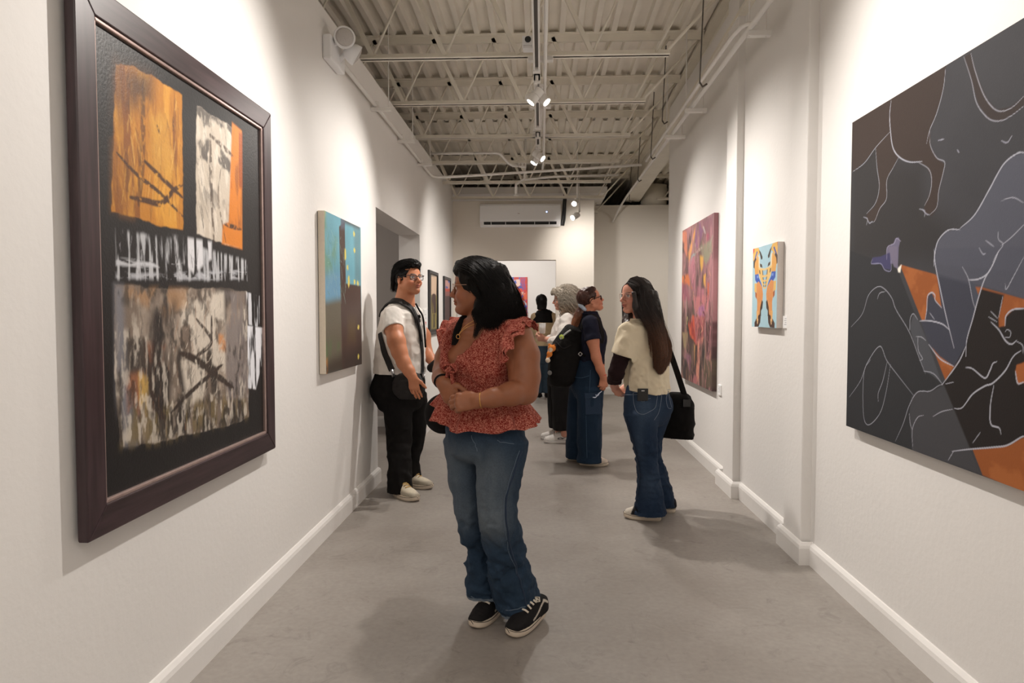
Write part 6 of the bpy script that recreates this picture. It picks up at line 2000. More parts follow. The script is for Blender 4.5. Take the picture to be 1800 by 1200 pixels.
    def patch(V, col):
        a = sstep(.06, .075, V[:, 0])[:, None] * sstep(.07, .055, V[:, 2])[:, None] * .9; col[:] = col * (1 - a) + np.array(srgb(176, 168, 152)) * a
    for (p, d) in (((-1.055, 5.05, 0), (.74, -.67, 0)), ((-1.045, 5.35, 0), (.93, -.36, 0))):
        shoe(root, p, d, mu=(214, 204, 184), ms=M['rubber'], ml=M['tanlace'], L=.285, wd=.108, patch=[patch], h=.005)
    # hair
    L = lambda x, y, z: hc + HR @ (np.array((x, y, z)) * 1.07)
    H = Sdf((-1.22, 5.02, 1.42), (-.82, 5.44, 1.84), .004)
    H.ell(L(-.024, 0, .044), (.116, .094, .100), HR, .01); H.ell(L(.045, 0, .094), (.060, .072, .040), HR, .02); H.ell(L(-.085, 0, -.03), (.05, .07, .075), HR, .03)
    H.ell(L(.100, 0, -.010), (.066, .11, .092), HR, .012, 'sub'); H.ell(L(.03, -.09, -.06), (.05, .04, .06), HR, .015, 'sub'); H.ell(L(.03, .09, -.06), (.05, .04, .06), HR, .015, 'sub')
    for q in (-1, 1): H.ell(L(-.010, q * .092, -.012), (.026, .03, .034), HR, .008, 'sub')
    wrinkle(H, .016, 24, 24, None, 2.0)
    hair = put_sdf(H, 'hair', M['hair_dark'], root)
    rg = np.random.default_rng(3)
    G = [[L(.09, -.05, .09), L(.06, -.08, .085), L(.0, -.10, .06), L(-.05, -.10, .03)], [L(.10, -.02, .105), L(.07, -.05, .118), L(.01, -.07, .115), L(-.05, -.085, .08)], [L(.10, .02, .108), L(.06, .0, .132), L(.0, -.03, .135), L(-.07, -.05, .11)], [L(.02, -.098, .05), L(-.04, -.10, .03), L(-.08, -.085, -.01), L(-.11, -.07, -.07)], [L(-.02, -.06, .13), L(-.08, -.06, .09), L(-.12, -.05, .03), L(-.13, -.04, -.07)]]
    strands('hair_strands', push_out(along(G, 0, 520, 12, .008, rg, .005, 1.5), H, .003), .0016, .0006, M['hair_dark'], hair)
    sk = Skin(shirt)
    sb = thing('sling_bag', J(715, 705, -.2), 'black sling pouch with wide strap worn by the person in the white T-shirt', 'bag')
    K = Sdf((-1.25, 4.80, .74), (-.80, 5.2, 1.0), .005)
    ru = unit((.95, -.25, 0))
    K.loft([J(716, 661, -.235), J(717, 676, -.245), J(720, 690, -.245), J(722, 698, -.24)], [(.100, .045), (.128, .050), (.122, .048), (.09, .038)], ru, .02, cap=.6)
    wrinkle(K, .006, 14, 14, None, 5.0)
    put_sdf(K, 'pouch', M['greycloth'], sb)
    strap_near(sk, [sk.at(720, 538), sk.at(731, 556), sk.at(739, 580), sk.at(743, 612), sk.at(744, 640), sk.at(744, 656)], .052, 'strap', M['greycloth'], sb, .008)
    strap_near(sk, [sk.at(667, 585), sk.at(671, 602), sk.at(676, 620), sk.at(683, 636), sk.at(689, 650)], .048, 'strap', M['greycloth'], sb, .008)
    strap_near(sk, [J(668, 556, -.02), J(676, 540, -.06), J(688, 530, -.10), J(700, 527, -.12), J(712, 531, -.13), sk.at(722, 541), sk.at(731, 556), sk.at(736, 568)], np.array([.03, .05, .060, .060, .060, .056, .054, .052, .050]), 'shoulder_pad', M['greycloth'], sb, .012, .012)
    for a_, b_ in ((sk.at(744, 655, .01), J(745, 662, -.22)), (sk.at(689, 649, .01), J(692, 662, -.22))):
        c = MB(); c.tube([a_, b_], .010, 6, flat=(1.4, .5)); c.build('clip', M['chrome'], sb, smooth=True)
    c = MB()
    c.tube(sk.line([(722, 534), (729, 552), (736, 572), (741, 600)], .012), .0045, 6); c.tube(sk.line([(731, 534), (737, 545), (743, 556), (746, 580), (748, 610)], .012), .008, 6)
    p = sk.at(737, 556, .016); c.lathe([(.004, -.012), (.011, -.01), (.011, .01), (.004, .012)], Matrix.Translation(p), 10)
    c.build('neck_cord', M['blackcloth'], root, smooth=True)
    g = thing('compact_camera', J(768, 652, .05), 'dark grey camera gear held in the far hand of the person in the white T-shirt', 'camera')
    K = Sdf((-.98, 5.05, .92), (-.62, 5.5, 1.14), .005)
    K.cone(J(758, 646, .02), J(774, 634, .0), .034, .040, .01); K.cone(J(764, 652, .0), J(772, 642, -.02), .040, .046, .012)
    put_sdf(K, 'camera_body', M['greycloth'], g)
    c = MB(); Mx = Matrix.Translation(J(775, 640, -.02)) @ Vector((.8, -.5, .1)).to_track_quat('Z', 'Y').to_matrix().to_4x4()
    c.lathe([(.03, -.02), (.032, .03), (.027, .032), (.025, .02)], Mx, 18); c.build('lens_barrel', M['black_plastic'], g, smooth=True)


M['tee'] = mat('white_cotton', srgb(222, 216, 210), 0.9, noise=0.03, nscale=10, bump=0.12, bscale=500, spec=0.2)
M['greycloth'] = mat('charcoal_nylon', srgb(36, 33, 33), 0.7, noise=0.15, nscale=40, bump=0.15, bscale=400, spec=0.3)
M['tanlace'] = mat('tan_lace', srgb(196, 160, 92), 0.8)
tee_man()


# ------------------------------------------------------------------ woman with the long brown hair, seen from behind
def long_hair():
    Y0 = 4.62
    J = lambda x, y, dy=0.0: at(x, y, Y0 + dy)
    root = thing('person', (.73, 4.62, 0), 'person with very long brown hair, cream T-shirt and flared jeans, seen from behind', 'person')
    fw = unit((-.70, .71, 0)); lf = np.array((-fw[1], fw[0], 0)); up = np.array((0, 0, 1.0))
    HR = frame3(unit((-.88, -.46, -.02))); hc = J(1117, 520, .0)
    S = Sdf(None, None, 0, xs=[(.42, .92, .0046)], ys=[(4.36, 4.98, .0048)], zs=[(.04, .76, .012), (.76, .98, .0045), (.98, 1.34, .008), (1.34, 1.62, .0038)])
    tp = [J(1125, 558), J(1130, 575), J(1133, 605), J(1136, 650), J(1137, 690), J(1138, 712)]
    S.loft(tp, [(.055, .058), (.075, .150), (.095, .155), (.092, .140), (.11, .15), (.10, .13)], fw, .03)
    S.loft([J(1126, 740, -.08), J(1135, 800, -.07), J(1140, 888, -.06)], [(.06, .06), (.040, .040), (.032, .032)], fw, .02, dense=1)
    S.loft([J(1150, 735, .07), J(1146, 765, .08), J(1147, 800, .09), J(1168, 885, .13)], [(.045, .05), (.04, .04), (.035, .035), (.03, .03)], fw, .02, dense=1)
    add_head(S, hc, HR, .98, neck=J(1126, 560, .0), neck_r=.048, jaw=.9, chub=.98, nose=1.1)
    S.chain([J(1107, 584, -.12), J(1097, 615, -.14), J(1083, 655, -.12)], [.050, .050, .042], .03)
    S.chain([J(1083, 655, -.12), J(1080, 668, -.02), J(1080, 679, .06)], [.042, .036, .027], .02)
    add_hand(S, J(1080, 679, .06), (.42, .35, -.62), (.5, .6, .4), 1, .95, (25, 28, 30, 34), .06, (.5, .2))
    S.chain([J(1156, 584, .16), J(1150, 620, .28), J(1120, 665, .30)], [.048, .046, .038], .03)
    S.chain([J(1120, 665, .30), J(1098, 684, .22), J(1090, 688, .16)], [.036, .030, .027], .02)
    put_sdf(S, 'body', M['skin'], root, body_cols(S, (202, 142, 120), (172, 92, 84), (54, 38, 32), (206, 120, 104)))
    glasses(root, S.head, (.0255, .0235), .0010, M['wire'], 2.6)
    # dark undersleeve
    B = Sdf((.42, 4.36, .90), (.66, 4.80, 1.24), .005)
    B.chain([J(1101, 600, -.13), J(1096, 618, -.14), J(1083, 655, -.12)], [.052, .056, .050], .02); B.chain([J(1083, 655, -.12), J(1080, 668, -.02), J(1080, 677, .045)], [.050, .043, .034], .02)
    wrinkle(B, .008, 14, 26, None, 2.0)
    put_sdf(B, 'undersleeve', M['plumcloth'], root)
    B = Sdf((.42, 4.34, .84), (.98, 5.02, 1.42), .0055)
    B.loft(tp[:5] + [J(1136, 698)], [(.066, .085), (.100, .170), (.122, .178), (.124, .166), (.132, .176), (.134, .178)], fw, .03, cap=.4)
    B.chain([J(1107, 583, -.11), J(1097, 622, -.145)], [.068, .080], .03); B.chain([J(1156, 584, .15), J(1152, 616, .24)], [.066, .076], .03)
    wrinkle(B, .022, 7, 5, None, 2.2); wrinkle(B, .009, 18, 16, lambda x, y, z: .35 + sstep(1.1, .92, z), 8.0)
    B.cut(J(1137, 689), (-.17, 0, -1)); B.cut(J(1095, 626, -.14), (-.35, 0, -1)) if False else None
    B.loft([J(1127, 562), J(1124, 548)], [(.062, .066), (.075, .08)], fw, .004, 'sub', dense=1)
    B.chain([J(1098, 620, -.142), J(1094, 640, -.15)], [.064, .066], .003, 'sub')
    X, Y, Z = B.x[:, None, None], B.y[None, :, None], B.z[None, None, :]
    a_, b_ = J(1084, 621, -.145), J(1110, 629, -.145)
    pl = (a_[2] - .004) - (X - a_[0]) * .30 - Z
    sleeve = (Y < J(0, 0, -.03)[1]) & (X < J(1107, 600, -.12)[0])
    B.f = np.where(sleeve, np.maximum(B.f, pl.astype(np.float32)), B.f)
    shirt = put_sdf(B, 't_shirt', M['creamtee'], root)
    D = Sdf((.46, 4.34, .04), (1.0, 5.06, .95), .0058)
    D.loft([J(1137, 682), J(1137, 700), J(1138, 722), J(1138, 738)], [(.120, .160), (.132, .178), (.136, .180), (.11, .15)], fw, .03)
    D.ell(J(1128, 712, -.05), (.10, .09, .085), None, .04); D.ell(J(1160, 712, .01), (.085, .09, .085), None, .04)
    D.loft([J(1126, 725, -.08), J(1131, 760, -.08), J(1136, 798, -.07), J(1140, 830, -.06), J(1142, 862, -.06), J(1142, 906, -.06)], [(.115, .11), (.092, .098), (.072, .080), (.070, .080), (.082, .092), (.112, .120)], (1, 0, 0), .02, cap=.3)
    D.loft([J(1156, 725, .07), J(1145, 765, .08), J(1146, 800, .09), J(1156, 836, .11), J(1162, 862, .12), J(1168, 896, .14)], [(.090, .10), (.075, .095), (.062, .075), (.066, .080), (.075, .088), (.078, .105)], (1, 0, 0), .02, cap=.3)
    wrinkle(D, .012, 8, 14, lambda x, y, z: .25 + sstep(.62, .40, z) * sstep(.05, .3, z) + .3 * sstep(.3, .1, z), 3.0); wrinkle(D, .006, 22, 26, lambda x, y, z: sstep(.68, .5, z), 5.0)
    D.cut(J(1142, 903, -.06), (0, 0, -1)); D.loft([J(1142, 893, -.06), J(1142, 915, -.06)], [(.098, .106)] * 2, (1, 0, 0), .003, 'sub', dense=1, cap=.2)

    def fade(V):
        x, y, z = project(V)
        a = np.exp(-(((x - 1134) / 26) ** 2 + ((y - 716) / 26) ** 2)) * .45 + np.exp(-(((x - 1124) / 10) ** 2 + ((y - 770) / 40) ** 2)) * .35 + np.exp(-(((x - 1142) / 20) ** 2 + ((y - 850) / 26) ** 2)) * .3
        return a
    jeans = put_sdf(D, 'jeans', M['denim'], root, lambda V: denim_cols(V, (28, 44, 66), (78, 96, 118), fade))
    sk = Skin(jeans)
    c = MB()
    for ln in ([(1113, 690), (1114, 708), (1120, 724), (1131, 728), (1142, 723), (1152, 716), (1155, 700), (1156, 686), (1135, 688), (1113, 690)], [(1175, 687), (1178, 705), (1181, 716)], [(1175, 687), (1171, 700), (1174, 716), (1180, 718)], [(1164, 684), (1162, 705), (1158, 725), (1150, 738)], [(1120, 700), (1130, 706), (1136, 702), (1144, 700)], [(1094, 694), (1135, 692), (1178, 684)]):
        c.tube(sk.line(ln, .002, 6), .0014, 5)
    c.build('stitching', mat('pale_stitch', srgb(120, 130, 146), .8), jeans, smooth=True)
    c = MB(); c.tube(sk.line([(1100, 735), (1112, 775), (1118, 800), (1124, 830), (1122, 860), (1116, 893)], .001, 6), .003, 5); c.build('side_seam', mat('dark_denim_seam', srgb(24, 38, 58), .8), jeans, smooth=True)
    shoe(root, (.738, 4.545, 0), (-.96, .26, 0), mu=(26, 24, 28), ms=M['rubber'], toecap=(208, 200, 188), capx=.80, L=.245, wd=.092, h=.005)
    shoe(root, (.873, 4.75, 0), (-.85, .5, 0), mu=(26, 24, 28), ms=M['rubber'], toecap=(208, 200, 188), L=.255, wd=.095, h=.005)
    # hair
    L = lambda x, y, z: hc + HR @ (np.array((x, y, z)) * .98)
    H = Sdf((.46, 4.30, .98), (.98, 4.86, 1.64), .005)
    H.ell(L(-.026, 0, .032), (.104, .088, .092), HR, .01)
    H.loft([J(1136, 520, -.02), J(1143, 550, -.06), J(1155, 585, -.10), J(1163, 615, -.12), J(1164, 638, -.11)], [(.068, .080), (.060, .085), (.058, .052), (.050, .034), (.030, .020)], (.75, .66, 0), .03, cap=.4)
    H.loft([J(1113, 515, -.10), J(1117, 540, -.11), J(1124, 556, -.11)], [(.018, .03), (.022, .03), (.024, .02)], (1, 0, 0), .02)
    H.chain([J(1114, 528, .09), J(1104, 550, .07), J(1102, 564, .02), J(1098, 580, -.07), J(1091, 600, -.13), J(1086, 618, -.165)], [.030, .030, .027, .018, .011, .006], .02)
    H.chain([J(1120, 540, .05), J(1112, 558, .02), J(1108, 570, -.04)], [.04, .035, .02], .02)
    H.ell(L(.090, 0, -.026), (.060, .098, .094), HR, .010, 'sub')
    wrinkle(H, .008, 40, 5, None, 1.0)

    def hcol(V):
        t = sstep(1.42, 1.12, V[:, 2])[:, None]
        n = (.8 + .4 * fbm(V[:, 0] * 60, V[:, 1] * 60, V[:, 2] * 6))[:, None]
        return (np.array(srgb(30, 20, 17)) * (1 - t) + np.array(srgb(84, 52, 33)) * t) * n
    hair = put_sdf(H, 'hair', M['hair_col'], root, hcol)
    rg = np.random.default_rng(8)
    top = [L(.075, .01, .088), L(.05, .012, .118), L(.0, .012, .132), L(-.05, .01, .12), L(-.09, .0, .08)]
    G = [[L(.076, .02, .086), L(.066, .068, .040), L(.040, .088, -.03), J(1119, 548, -.135), J(1132, 566, -.15), J(1148, 600, -.16), J(1150, 645, -.15)],
         [top[0], L(.04, .080, .060), J(1124, 525, -.11), J(1130, 552, -.135), J(1146, 585, -.155), J(1155, 615, -.16), J(1156, 652, -.15)],
         [top[1], L(.01, .088, .070), J(1130, 525, -.11), J(1140, 552, -.13), J(1154, 585, -.15), J(1161, 620, -.15), J(1160, 656, -.14)],
         [top[2], L(-.03, .085, .075), J(1138, 522, -.10), J(1149, 552, -.12), J(1161, 585, -.135), J(1168, 618, -.14), J(1164, 654, -.13)],
         [top[3], L(-.07, .065, .06), J(1145, 524, -.07), J(1156, 552, -.09), J(1168, 585, -.11), J(1175, 615, -.11), J(1170, 645, -.11)],
         [top[4], L(-.10, .02, .03), J(1148, 528, -.02), J(1161, 556, -.05), J(1173, 588, -.08), J(1180, 612, -.09), J(1176, 635, -.09)]]
    P1 = push_out(along(G, 0, 2200, 24, .006, rg, .002, 1.0), H, .0025)
    G2 = [[top[0], L(.07, -.05, .05), L(.05, -.085, -.02), J(1095, 556, .08), J(1094, 580, .0), J(1088, 600, -.08), J(1083, 618, -.16)], [top[0], L(.066, -.06, .05), L(.03, -.09, -.02), J(1099, 560, .06), J(1100, 580, -.06), J(1094, 600, -.15), J(1087, 625, -.18)]]
    P2 = along(G2, 0, 120, 24, .004, rg, .002, 1.0)
    G3 = [[L(.04, .08, .05), J(1122, 530, -.12), J(1128, 552, -.14), J(1136, 566, -.15), J(1140, 590, -.165), J(1142, 610, -.17)], [L(.04, .08, .05), J(1124, 530, -.12), J(1132, 552, -.14), J(1142, 568, -.15), J(1144, 600, -.165), J(1146, 630, -.17)]]
    P3 = along(G3, 0, 45, 24, .004, rg, .003, 1.2)
    P = np.concatenate([P1, P2, P3])
    strands('hair_strands', P, .0012, .0005, M['hair_col'], hair, cols=hcol(P.reshape(-1, 3)) * rg.uniform(.7, 1.35, (len(P), 1, 1)).repeat(24, 1).reshape(-1, 1))
    # messenger bag and phone
    sb = thing('messenger_bag', J(1190, 780, .2), 'black messenger bag with wide strap hanging beside the person with very long brown hair', 'bag')
    K = Sdf((.72, 4.56, .50), (1.18, 5.14, .92), .0055)
    u_ = unit((.92, -.38, 0))
    K.loft([J(1187, 702, .19), J(1189, 720, .20), J(1190, 745, .20), J(1190, 768, .20)], [(.100, .045), (.116, .062), (.118, .066), (.110, .058)], u_, .02, pw=3.4, cap=.9)
    K.cone(J(1200, 706, .17), J(1212, 712, .15), .03, .026, .02); K.ell(J(1180, 700, .18), (.07, .06, .03), None, .03)
    wrinkle(K, .008, 9, 9, None, 4.0)
    put_sdf(K, 'bag_body', M['blackcloth'], sb)
    c = MB(); c.tube(bez([J(1148, 570, .1), J(1166, 590, .06), J(1179, 622, .09), J(1192, 660, .13), J(1206, 704, .15)]), .020, 8, flat=(1, .2), up=(1, -.3, .4))
    c.build('strap', M['blackcloth'], sb, smooth=True)
    c = MB(); c.box(J(1201, 702, .11), J(1211, 713, .16)); c.build('strap_buckle', M['black_plastic'], sb)
    ph = thing('phone', sk.at(1130, 692, 0), 'black phone tucked in the back pocket of the flared jeans', 'phone')
    skb = Skin(jeans, shirt)
    p = skb.at(1130, 687, .014); nr = unit(np.array((_C - p)[:2].tolist() + [0]) + np.array((.9, 0, 0)))
    sd_ = unit(np.cross(nr, up)); MB().bar(p + up * -.065 - nr * .006, p + up * .016, .070, .009, tuple(nr)).build('phone_body', M['black_plastic'], ph, bevel=.003)
    q = p + up * .002 + nr * .0050; MB().bar(q - sd_ * .010, q + sd_ * .010, .005, .002, tuple(nr)).build('mark', M['paper'], ph)


M['creamtee'] = mat('cream_cotton', srgb(216, 203, 178), 0.9, noise=0.04, nscale=10, bump=0.12, bscale=500, spec=0.2)
M['plumcloth'] = mat('dark_plum_knit', srgb(38, 24, 26), 0.9, noise=0.12, nscale=30, bump=0.15, bscale=500, spec=0.15)
long_hair()


# ------------------------------------------------------------------ ponytailed woman with the backpack
def ponytail():
    Y0 = 6.18
    J = lambda x, y, dy=0.0: at(x, y, Y0 + dy)
    root = thing('person', (.42, 6.18, 0), 'person in navy polo and wide cargo jeans with a ponytail, looking up', 'person')
    fw = unit((.97, .22, 0)); lf = np.array((-fw[1], fw[0], 0)); up = np.array((0, 0, 1.0))
    hf = unit((.94, .20, .27)); HR = frame3(hf); hc = J(1038, 527, 0)
    S = Sdf(None, None, 0, xs=[(.16, .68, .005)], ys=[(5.86, 6.50, .0055)], zs=[(.04, .62, .012), (.62, .92, .005), (.92, 1.30, .008), (1.30, 1.64, .0042)])
    S.loft([J(1037, 556), J(1037, 570), J(1038, 595), J(1036, 630), J(1033, 660)], [(.055, .07), (.075, .14), (.105, .15), (.10, .14), (.12, .14)], fw, .03)
    S.ell(J(1048, 592), (.06, .13, .07), None, .04)
    S.loft([J(1036, 690, -.09), J(1038, 800, -.09)], [(.06, .06), (.04, .04)], fw, .02, dense=1); S.loft([J(1022, 690, .09), J(1016, 798, .10)], [(.06, .06), (.04, .04)], fw, .02, dense=1)
    add_head(S, hc, HR, .98, neck=J(1035, 558), neck_r=.050, jaw=1.0, chub=1.05)
    S.chain([J(1037, 568, -.16), J(1042, 598, -.19), J(1048, 628, -.20)], [.052, .052, .042], .03)
    S.chain([J(1048, 628, -.20), J(1055, 648, -.20), J(1061, 664, -.19)], [.042, .036, .028], .02)
    add_hand(S, J(1061, 663, -.19), (-.10, .05, -1), (-.3, .9, 0), -1, .95, (24, 30, 34, 40), .06, (.5, .3))
    S.chain([J(1040, 568, .16), J(1048, 610, .20), J(1056, 640, .16)], [.05, .048, .038], .03)
    put_sdf(S, 'body', M['skin'], root, body_cols(S, (190, 126, 98), (168, 92, 84), (60, 40, 34), (196, 108, 88)))
    glasses(root, S.head, (.0250, .0195), .0032, M['acetate'], 3.0, arm_z=.010)
    c = MB(); w_ = J(1060, 659, -.19); c.tube([w_ + np.array((.031 * cos(t), .031 * sin(t), .004 * cos(t))) for t in np.linspace(0, 2 * pi, 21)], .0025, 5, cap=False); tag(c.build('bracelet', M['redink'], root), 'thin red bracelet')
    B = Sdf((.12, 5.84, .92), (.70, 6.52, 1.40), .006)
    B.loft([J(1036, 552), J(1037, 568), J(1038, 592), J(1037, 625), J(1034, 650)], [(.068, .082), (.100, .162), (.132, .168), (.125, .16), (.135, .165)], fw, .03, cap=.4)
    B.ell(J(1050, 594), (.07, .135, .08), None, .04)
    wrinkle(B, .014, 9, 8, None, 3.0)
    for (p0, p1) in ((J(1037, 567, -.15), J(1044, 606, -.205)), (J(1040, 567, .15), J(1048, 606, .205))):
        A = B.twin(); A.cone(p0, p1, .066, .074, .01); wrinkle(A, .008, 12, 10, None, 2.0)
        e = p0 + (p1 - p0) * .82; A.cut(e, p1 - p0); A.cone(e, e + (p1 - p0), .060, .060, .003, 'sub'); B.merge(A, .02)
    B.cone(J(1037, 556, 0), J(1036, 548, 0), .072, .068, .02)
    B.cut(J(1035, 646), (0, 0, -1)); B.cone(J(1036, 553), J(1038, 538), .058, .066, .004, 'sub')
    shirt = put_sdf(B, 'polo_shirt', M['navy'], root)
    c = MB(); c.tube([J(1036, 552) + np.array((.066 * cos(t) * 1.0, .072 * sin(t), .012 * sin(t * 1) * 0 - .012 * cos(t))) for t in np.linspace(0, 2 * pi, 33)], .016, 8, cap=False, flat=(.5, 1.4)); c.build('collar', M['navy'], root, smooth=True)
    D = Sdf((.16, 5.86, .04), (.70, 6.52, 1.0), .0065)
    D.loft([J(1033, 636), J(1033, 655), J(1033, 680), J(1032, 694)], [(.128, .160), (.146, .178), (.148, .180), (.12, .16)], fw, .03)
    D.loft([J(1037, 684, -.09), J(1037, 725, -.10), J(1036, 765, -.10), J(1036, 816, -.10)], [(.120, .110), (.112, .108), (.108, .108), (.108, .112)], fw, .02, cap=.3)
    D.loft([J(1023, 684, .09), J(1018, 725, .10), J(1015, 765, .11), J(1013, 812, .12)], [(.118, .110), (.108, .108), (.100, .108), (.098, .112)], fw, .02, cap=.3)
    wrinkle(D, .011, 9, 8, lambda x, y, z: .4 + sstep(.7, .1, z) * .8, 2.0)
    D.cut(J(1036, 812, -.10), (0, -.05, -1))
    jeans = put_sdf(D, 'cargo_jeans', M['denim'], root, lambda V: denim_cols(V, (17, 34, 53), (42, 64, 86), lambda v: .5 * fbm(v[:, 0] * 5, v[:, 1] * 5, v[:, 2] * 3)))
    sk = Skin(jeans)
    K = MB()
    P = [sk.at(x, y, .012, 4) for x, y in ((1028, 694), (1055, 692), (1056, 728), (1029, 729))]
    Pb = [p + np.array((0, .03, 0)) for p in P]
    K.add(P + Pb, [(0, 1, 2, 3), (7, 6, 5, 4), (0, 4, 5, 1), (1, 5, 6, 2), (2, 6, 7, 3), (3, 7, 4, 0)])
    fl = [sk.at(x, y, .018, 4) for x, y in ((1027, 691), (1056, 690), (1057, 699), (1028, 701))]
    K.add(fl + [p + np.array((0, .03, 0)) for p in fl], [(0, 1, 2, 3), (7, 6, 5, 4), (0, 4, 5, 1), (1, 5, 6, 2), (2, 6, 7, 3), (3, 7, 4, 0)])
    K.build('cargo_pocket', mat('indigo_pocket', srgb(24, 46, 70), .85, noise=.14, nscale=140, bump=.25, bscale=600), jeans, bevel=.006)
    c = MB(); c.tube(sk.line([(1008, 662), (1022, 664), (1036, 660)], .003), .0016, 5); c.tube(sk.line([(1038, 650), (1036, 690)], .003), .0016, 5); c.tube(sk.line([(1030, 730), (1031, 770), (1032, 805)], .003), .0016, 5)
    c.build('stitching', mat('blue_stitch', srgb(66, 92, 116), .8), jeans, smooth=True)
    shoe(root, (.42, 6.18, 0), (.97, -.22, 0), mu=(206, 188, 168), ms=M['rubber'], L=.262, wd=.10, h=.006, toecap=(222, 210, 196))
    shoe(root, (.315, 6.40, 0), (.97, -.1, 0), mu=(160, 140, 120), ms=M['rubber'], L=.262, wd=.10, h=.006)
    L = lambda x, y, z: hc + HR @ (np.array((x, y, z)) * .98)
    H = Sdf((.18, 5.94, 1.10), (.62, 6.40, 1.66), .0042)
    H.ell(L(-.022, 0, .036), (.102, .083, .088), HR, .01); H.ell(L(.085, 0, -.028), (.062, .11, .098), HR, .012, 'sub')
    for q in (-1, 1): H.ell(L(-.004, q * .088, -.020), (.030, .03, .040), HR, .010, 'sub')
    H.ell(L(-.02, 0, -.085), (.07, .08, .05), HR, .02, 'sub')
    H.loft([J(1026, 538, 0), J(1019, 550, -.02), J(1011, 566, -.04), J(1004, 583, -.06)], [(.030, .03), (.040, .038), (.032, .03), (.010, .01)], (1, 0, .3), .01, cap=.5)
    wrinkle(H, .006, 60, 12, None, 2.0)
    hc2 = lambda V: (np.array(srgb(62, 32, 22)) * (1 - sstep(1.42, 1.28, V[:, 2])[:, None]) + np.array(srgb(128, 76, 46)) * sstep(1.42, 1.28, V[:, 2])[:, None]) * (.75 + .5 * fbm(V[:, 0] * 60, V[:, 1] * 60, V[:, 2] * 20))[:, None]
    hair = put_sdf(H, 'hair', M['hair_col'], root, hc2)
    rg = np.random.default_rng(4)
    G = [[J(1025, 540, -.03), J(1017, 555, -.06), J(1009, 572, -.08), J(1001, 590, -.09)], [J(1029, 544, -.02), J(1022, 558, -.05), J(1014, 574, -.08), J(1006, 588, -.09)], [J(1022, 538, .02), J(1013, 555, .0), J(1006, 572, -.03), J(999, 586, -.06)]]
    Gs = [[L(.065, -.04, .085), L(.02, -.078, .075), L(-.05, -.075, .04), J(1025, 540, -.03)], [L(.07, -.01, .10), L(.02, -.045, .118), L(-.06, -.055, .085), J(1024, 538, -.02)], [L(.04, -.075, .02), L(.0, -.086, .02), L(-.05, -.075, .0), J(1026, 542, -.03)]]
    P = np.concatenate([along(G, 0, 220, 14, .006, rg, .004, 1.5), along(Gs, 0, 320, 14, .003, rg, .001, 1)])
    strands('hair_strands', P, .0012, .0005, M['hair_col'], hair, cols=hc2(P.reshape(-1, 3)) * rg.uniform(.7, 1.5, (len(P), 1, 1)).repeat(14, 1).reshape(-1, 1))
    c = MB(); cc = J(1024.5, 541, -.01); ax = unit((-.7, 0, -.7)); u_ = unit(np.cross(ax, up)); v_ = np.cross(ax, u_)
    c.tube([cc + (u_ * cos(t) + v_ * sin(t)) * (.034 + .004 * sin(9 * t)) for t in np.linspace(0, 2 * pi, 41)], .019, 8, cap=False)
    tag(c.build('scrunchie', mat('pale_blue_satin', srgb(190, 204, 222), .5, noise=.1, nscale=60), hair, smooth=True), 'pale blue scrunchie')
    # backpack
    bp = thing('backpack', J(990, 668, -.02), 'black backpack worn by the person with the ponytail', 'backpack')
    K = Sdf((.08, 5.86, .66), (.52, 6.44, 1.30), .006)
    K.loft([J(1008, 584, -.02), J(1000, 602, -.02), J(991, 630, -.02), J(986, 655, -.02), J(986, 664, -.02)], [(.085, .11), (.115, .145), (.135, .155), (.130, .150), (.115, .135)], fw, .02, pw=2.8, cap=.7)
    K.loft([J(980, 618, -.04), J(977, 640, -.04), J(976, 655, -.04)], [(.075, .11), (.085, .12), (.07, .11)], fw, .02, pw=2.6)
    wrinkle(K, .010, 8, 8, None, 1.0)
    pack = put_sdf(K, 'pack_body', M['blackcloth'], bp)
    skp = Skin(pack, shirt)
    sks = Skin(shirt)
    strap_near(sks, [J(1020, 578, -.10), J(1026, 564, -.10), J(1036, 558, -.10), J(1046, 566, -.10), J(1052, 580, -.12), J(1052, 600, -.13)], .055, 'shoulder_strap', M['blackcloth'], bp, .006, .010)
    strap_near(sks, [sks.at(1016, 612), sks.at(1022, 622), sks.at(1030, 626)], .022, 'side_strap', M['blackcloth'], bp, .006, .005)
    c = MB(); P = skp.line([(985, 596), (991, 589), (998, 583), (1003, 580)], .012); c.tube(P, .008, 6); c.build('grey_piping', mat('grey_webbing', srgb(176, 178, 176), .7), bp, smooth=True)
    c = MB(); p = skp.at(987, 592, .014); c.lathe([(.02, -.004), (.022, 0), (.02, .004)], Matrix.Translation(p) @ Vector((-.3, -1, 0)).to_track_quat('Z', 'Y').to_matrix().to_4x4(), 14); c.build('green_tag', mat('lime_tag', srgb(190, 210, 90), .6), bp, smooth=True)
    c = MB(); p = skp.at(1020, 622, .012)
    for a, b in (((-.018, .0), (0, .018)), ((0, .018), (.018, 0)), ((.018, 0), (0, -.018)), ((0, -.018), (-.018, 0))): c.bar(p + np.array((a[0], 0, a[1])), p + np.array((b[0], 0, b[1])), .006, .006, (0, 1, 0))
    c.build('strap_buckle', M['chrome'], bp)
    c = MB(); p = skp.at(966.5, 655, .01); c.lathe([(.002, 0), (.019, 0), (.021, .003), (.015, .004), (.002, .004)], Matrix.Translation(p) @ Vector((-.4, -1, 0)).to_track_quat('Z', 'Y').to_matrix().to_4x4(), 18); c.build('round_badge', mat('grey_badge', srgb(120, 120, 120), .5), bp, smooth=True)
    c = MB(); P = skp.line([(968, 628), (975, 605), (988, 596)], .01); c.tube(P, .003, 5); P = skp.line([(978, 600), (990, 612), (1004, 606)], .006); c.tube(P, .003, 5); c.build('zip', M['greycloth'], bp, smooth=True)
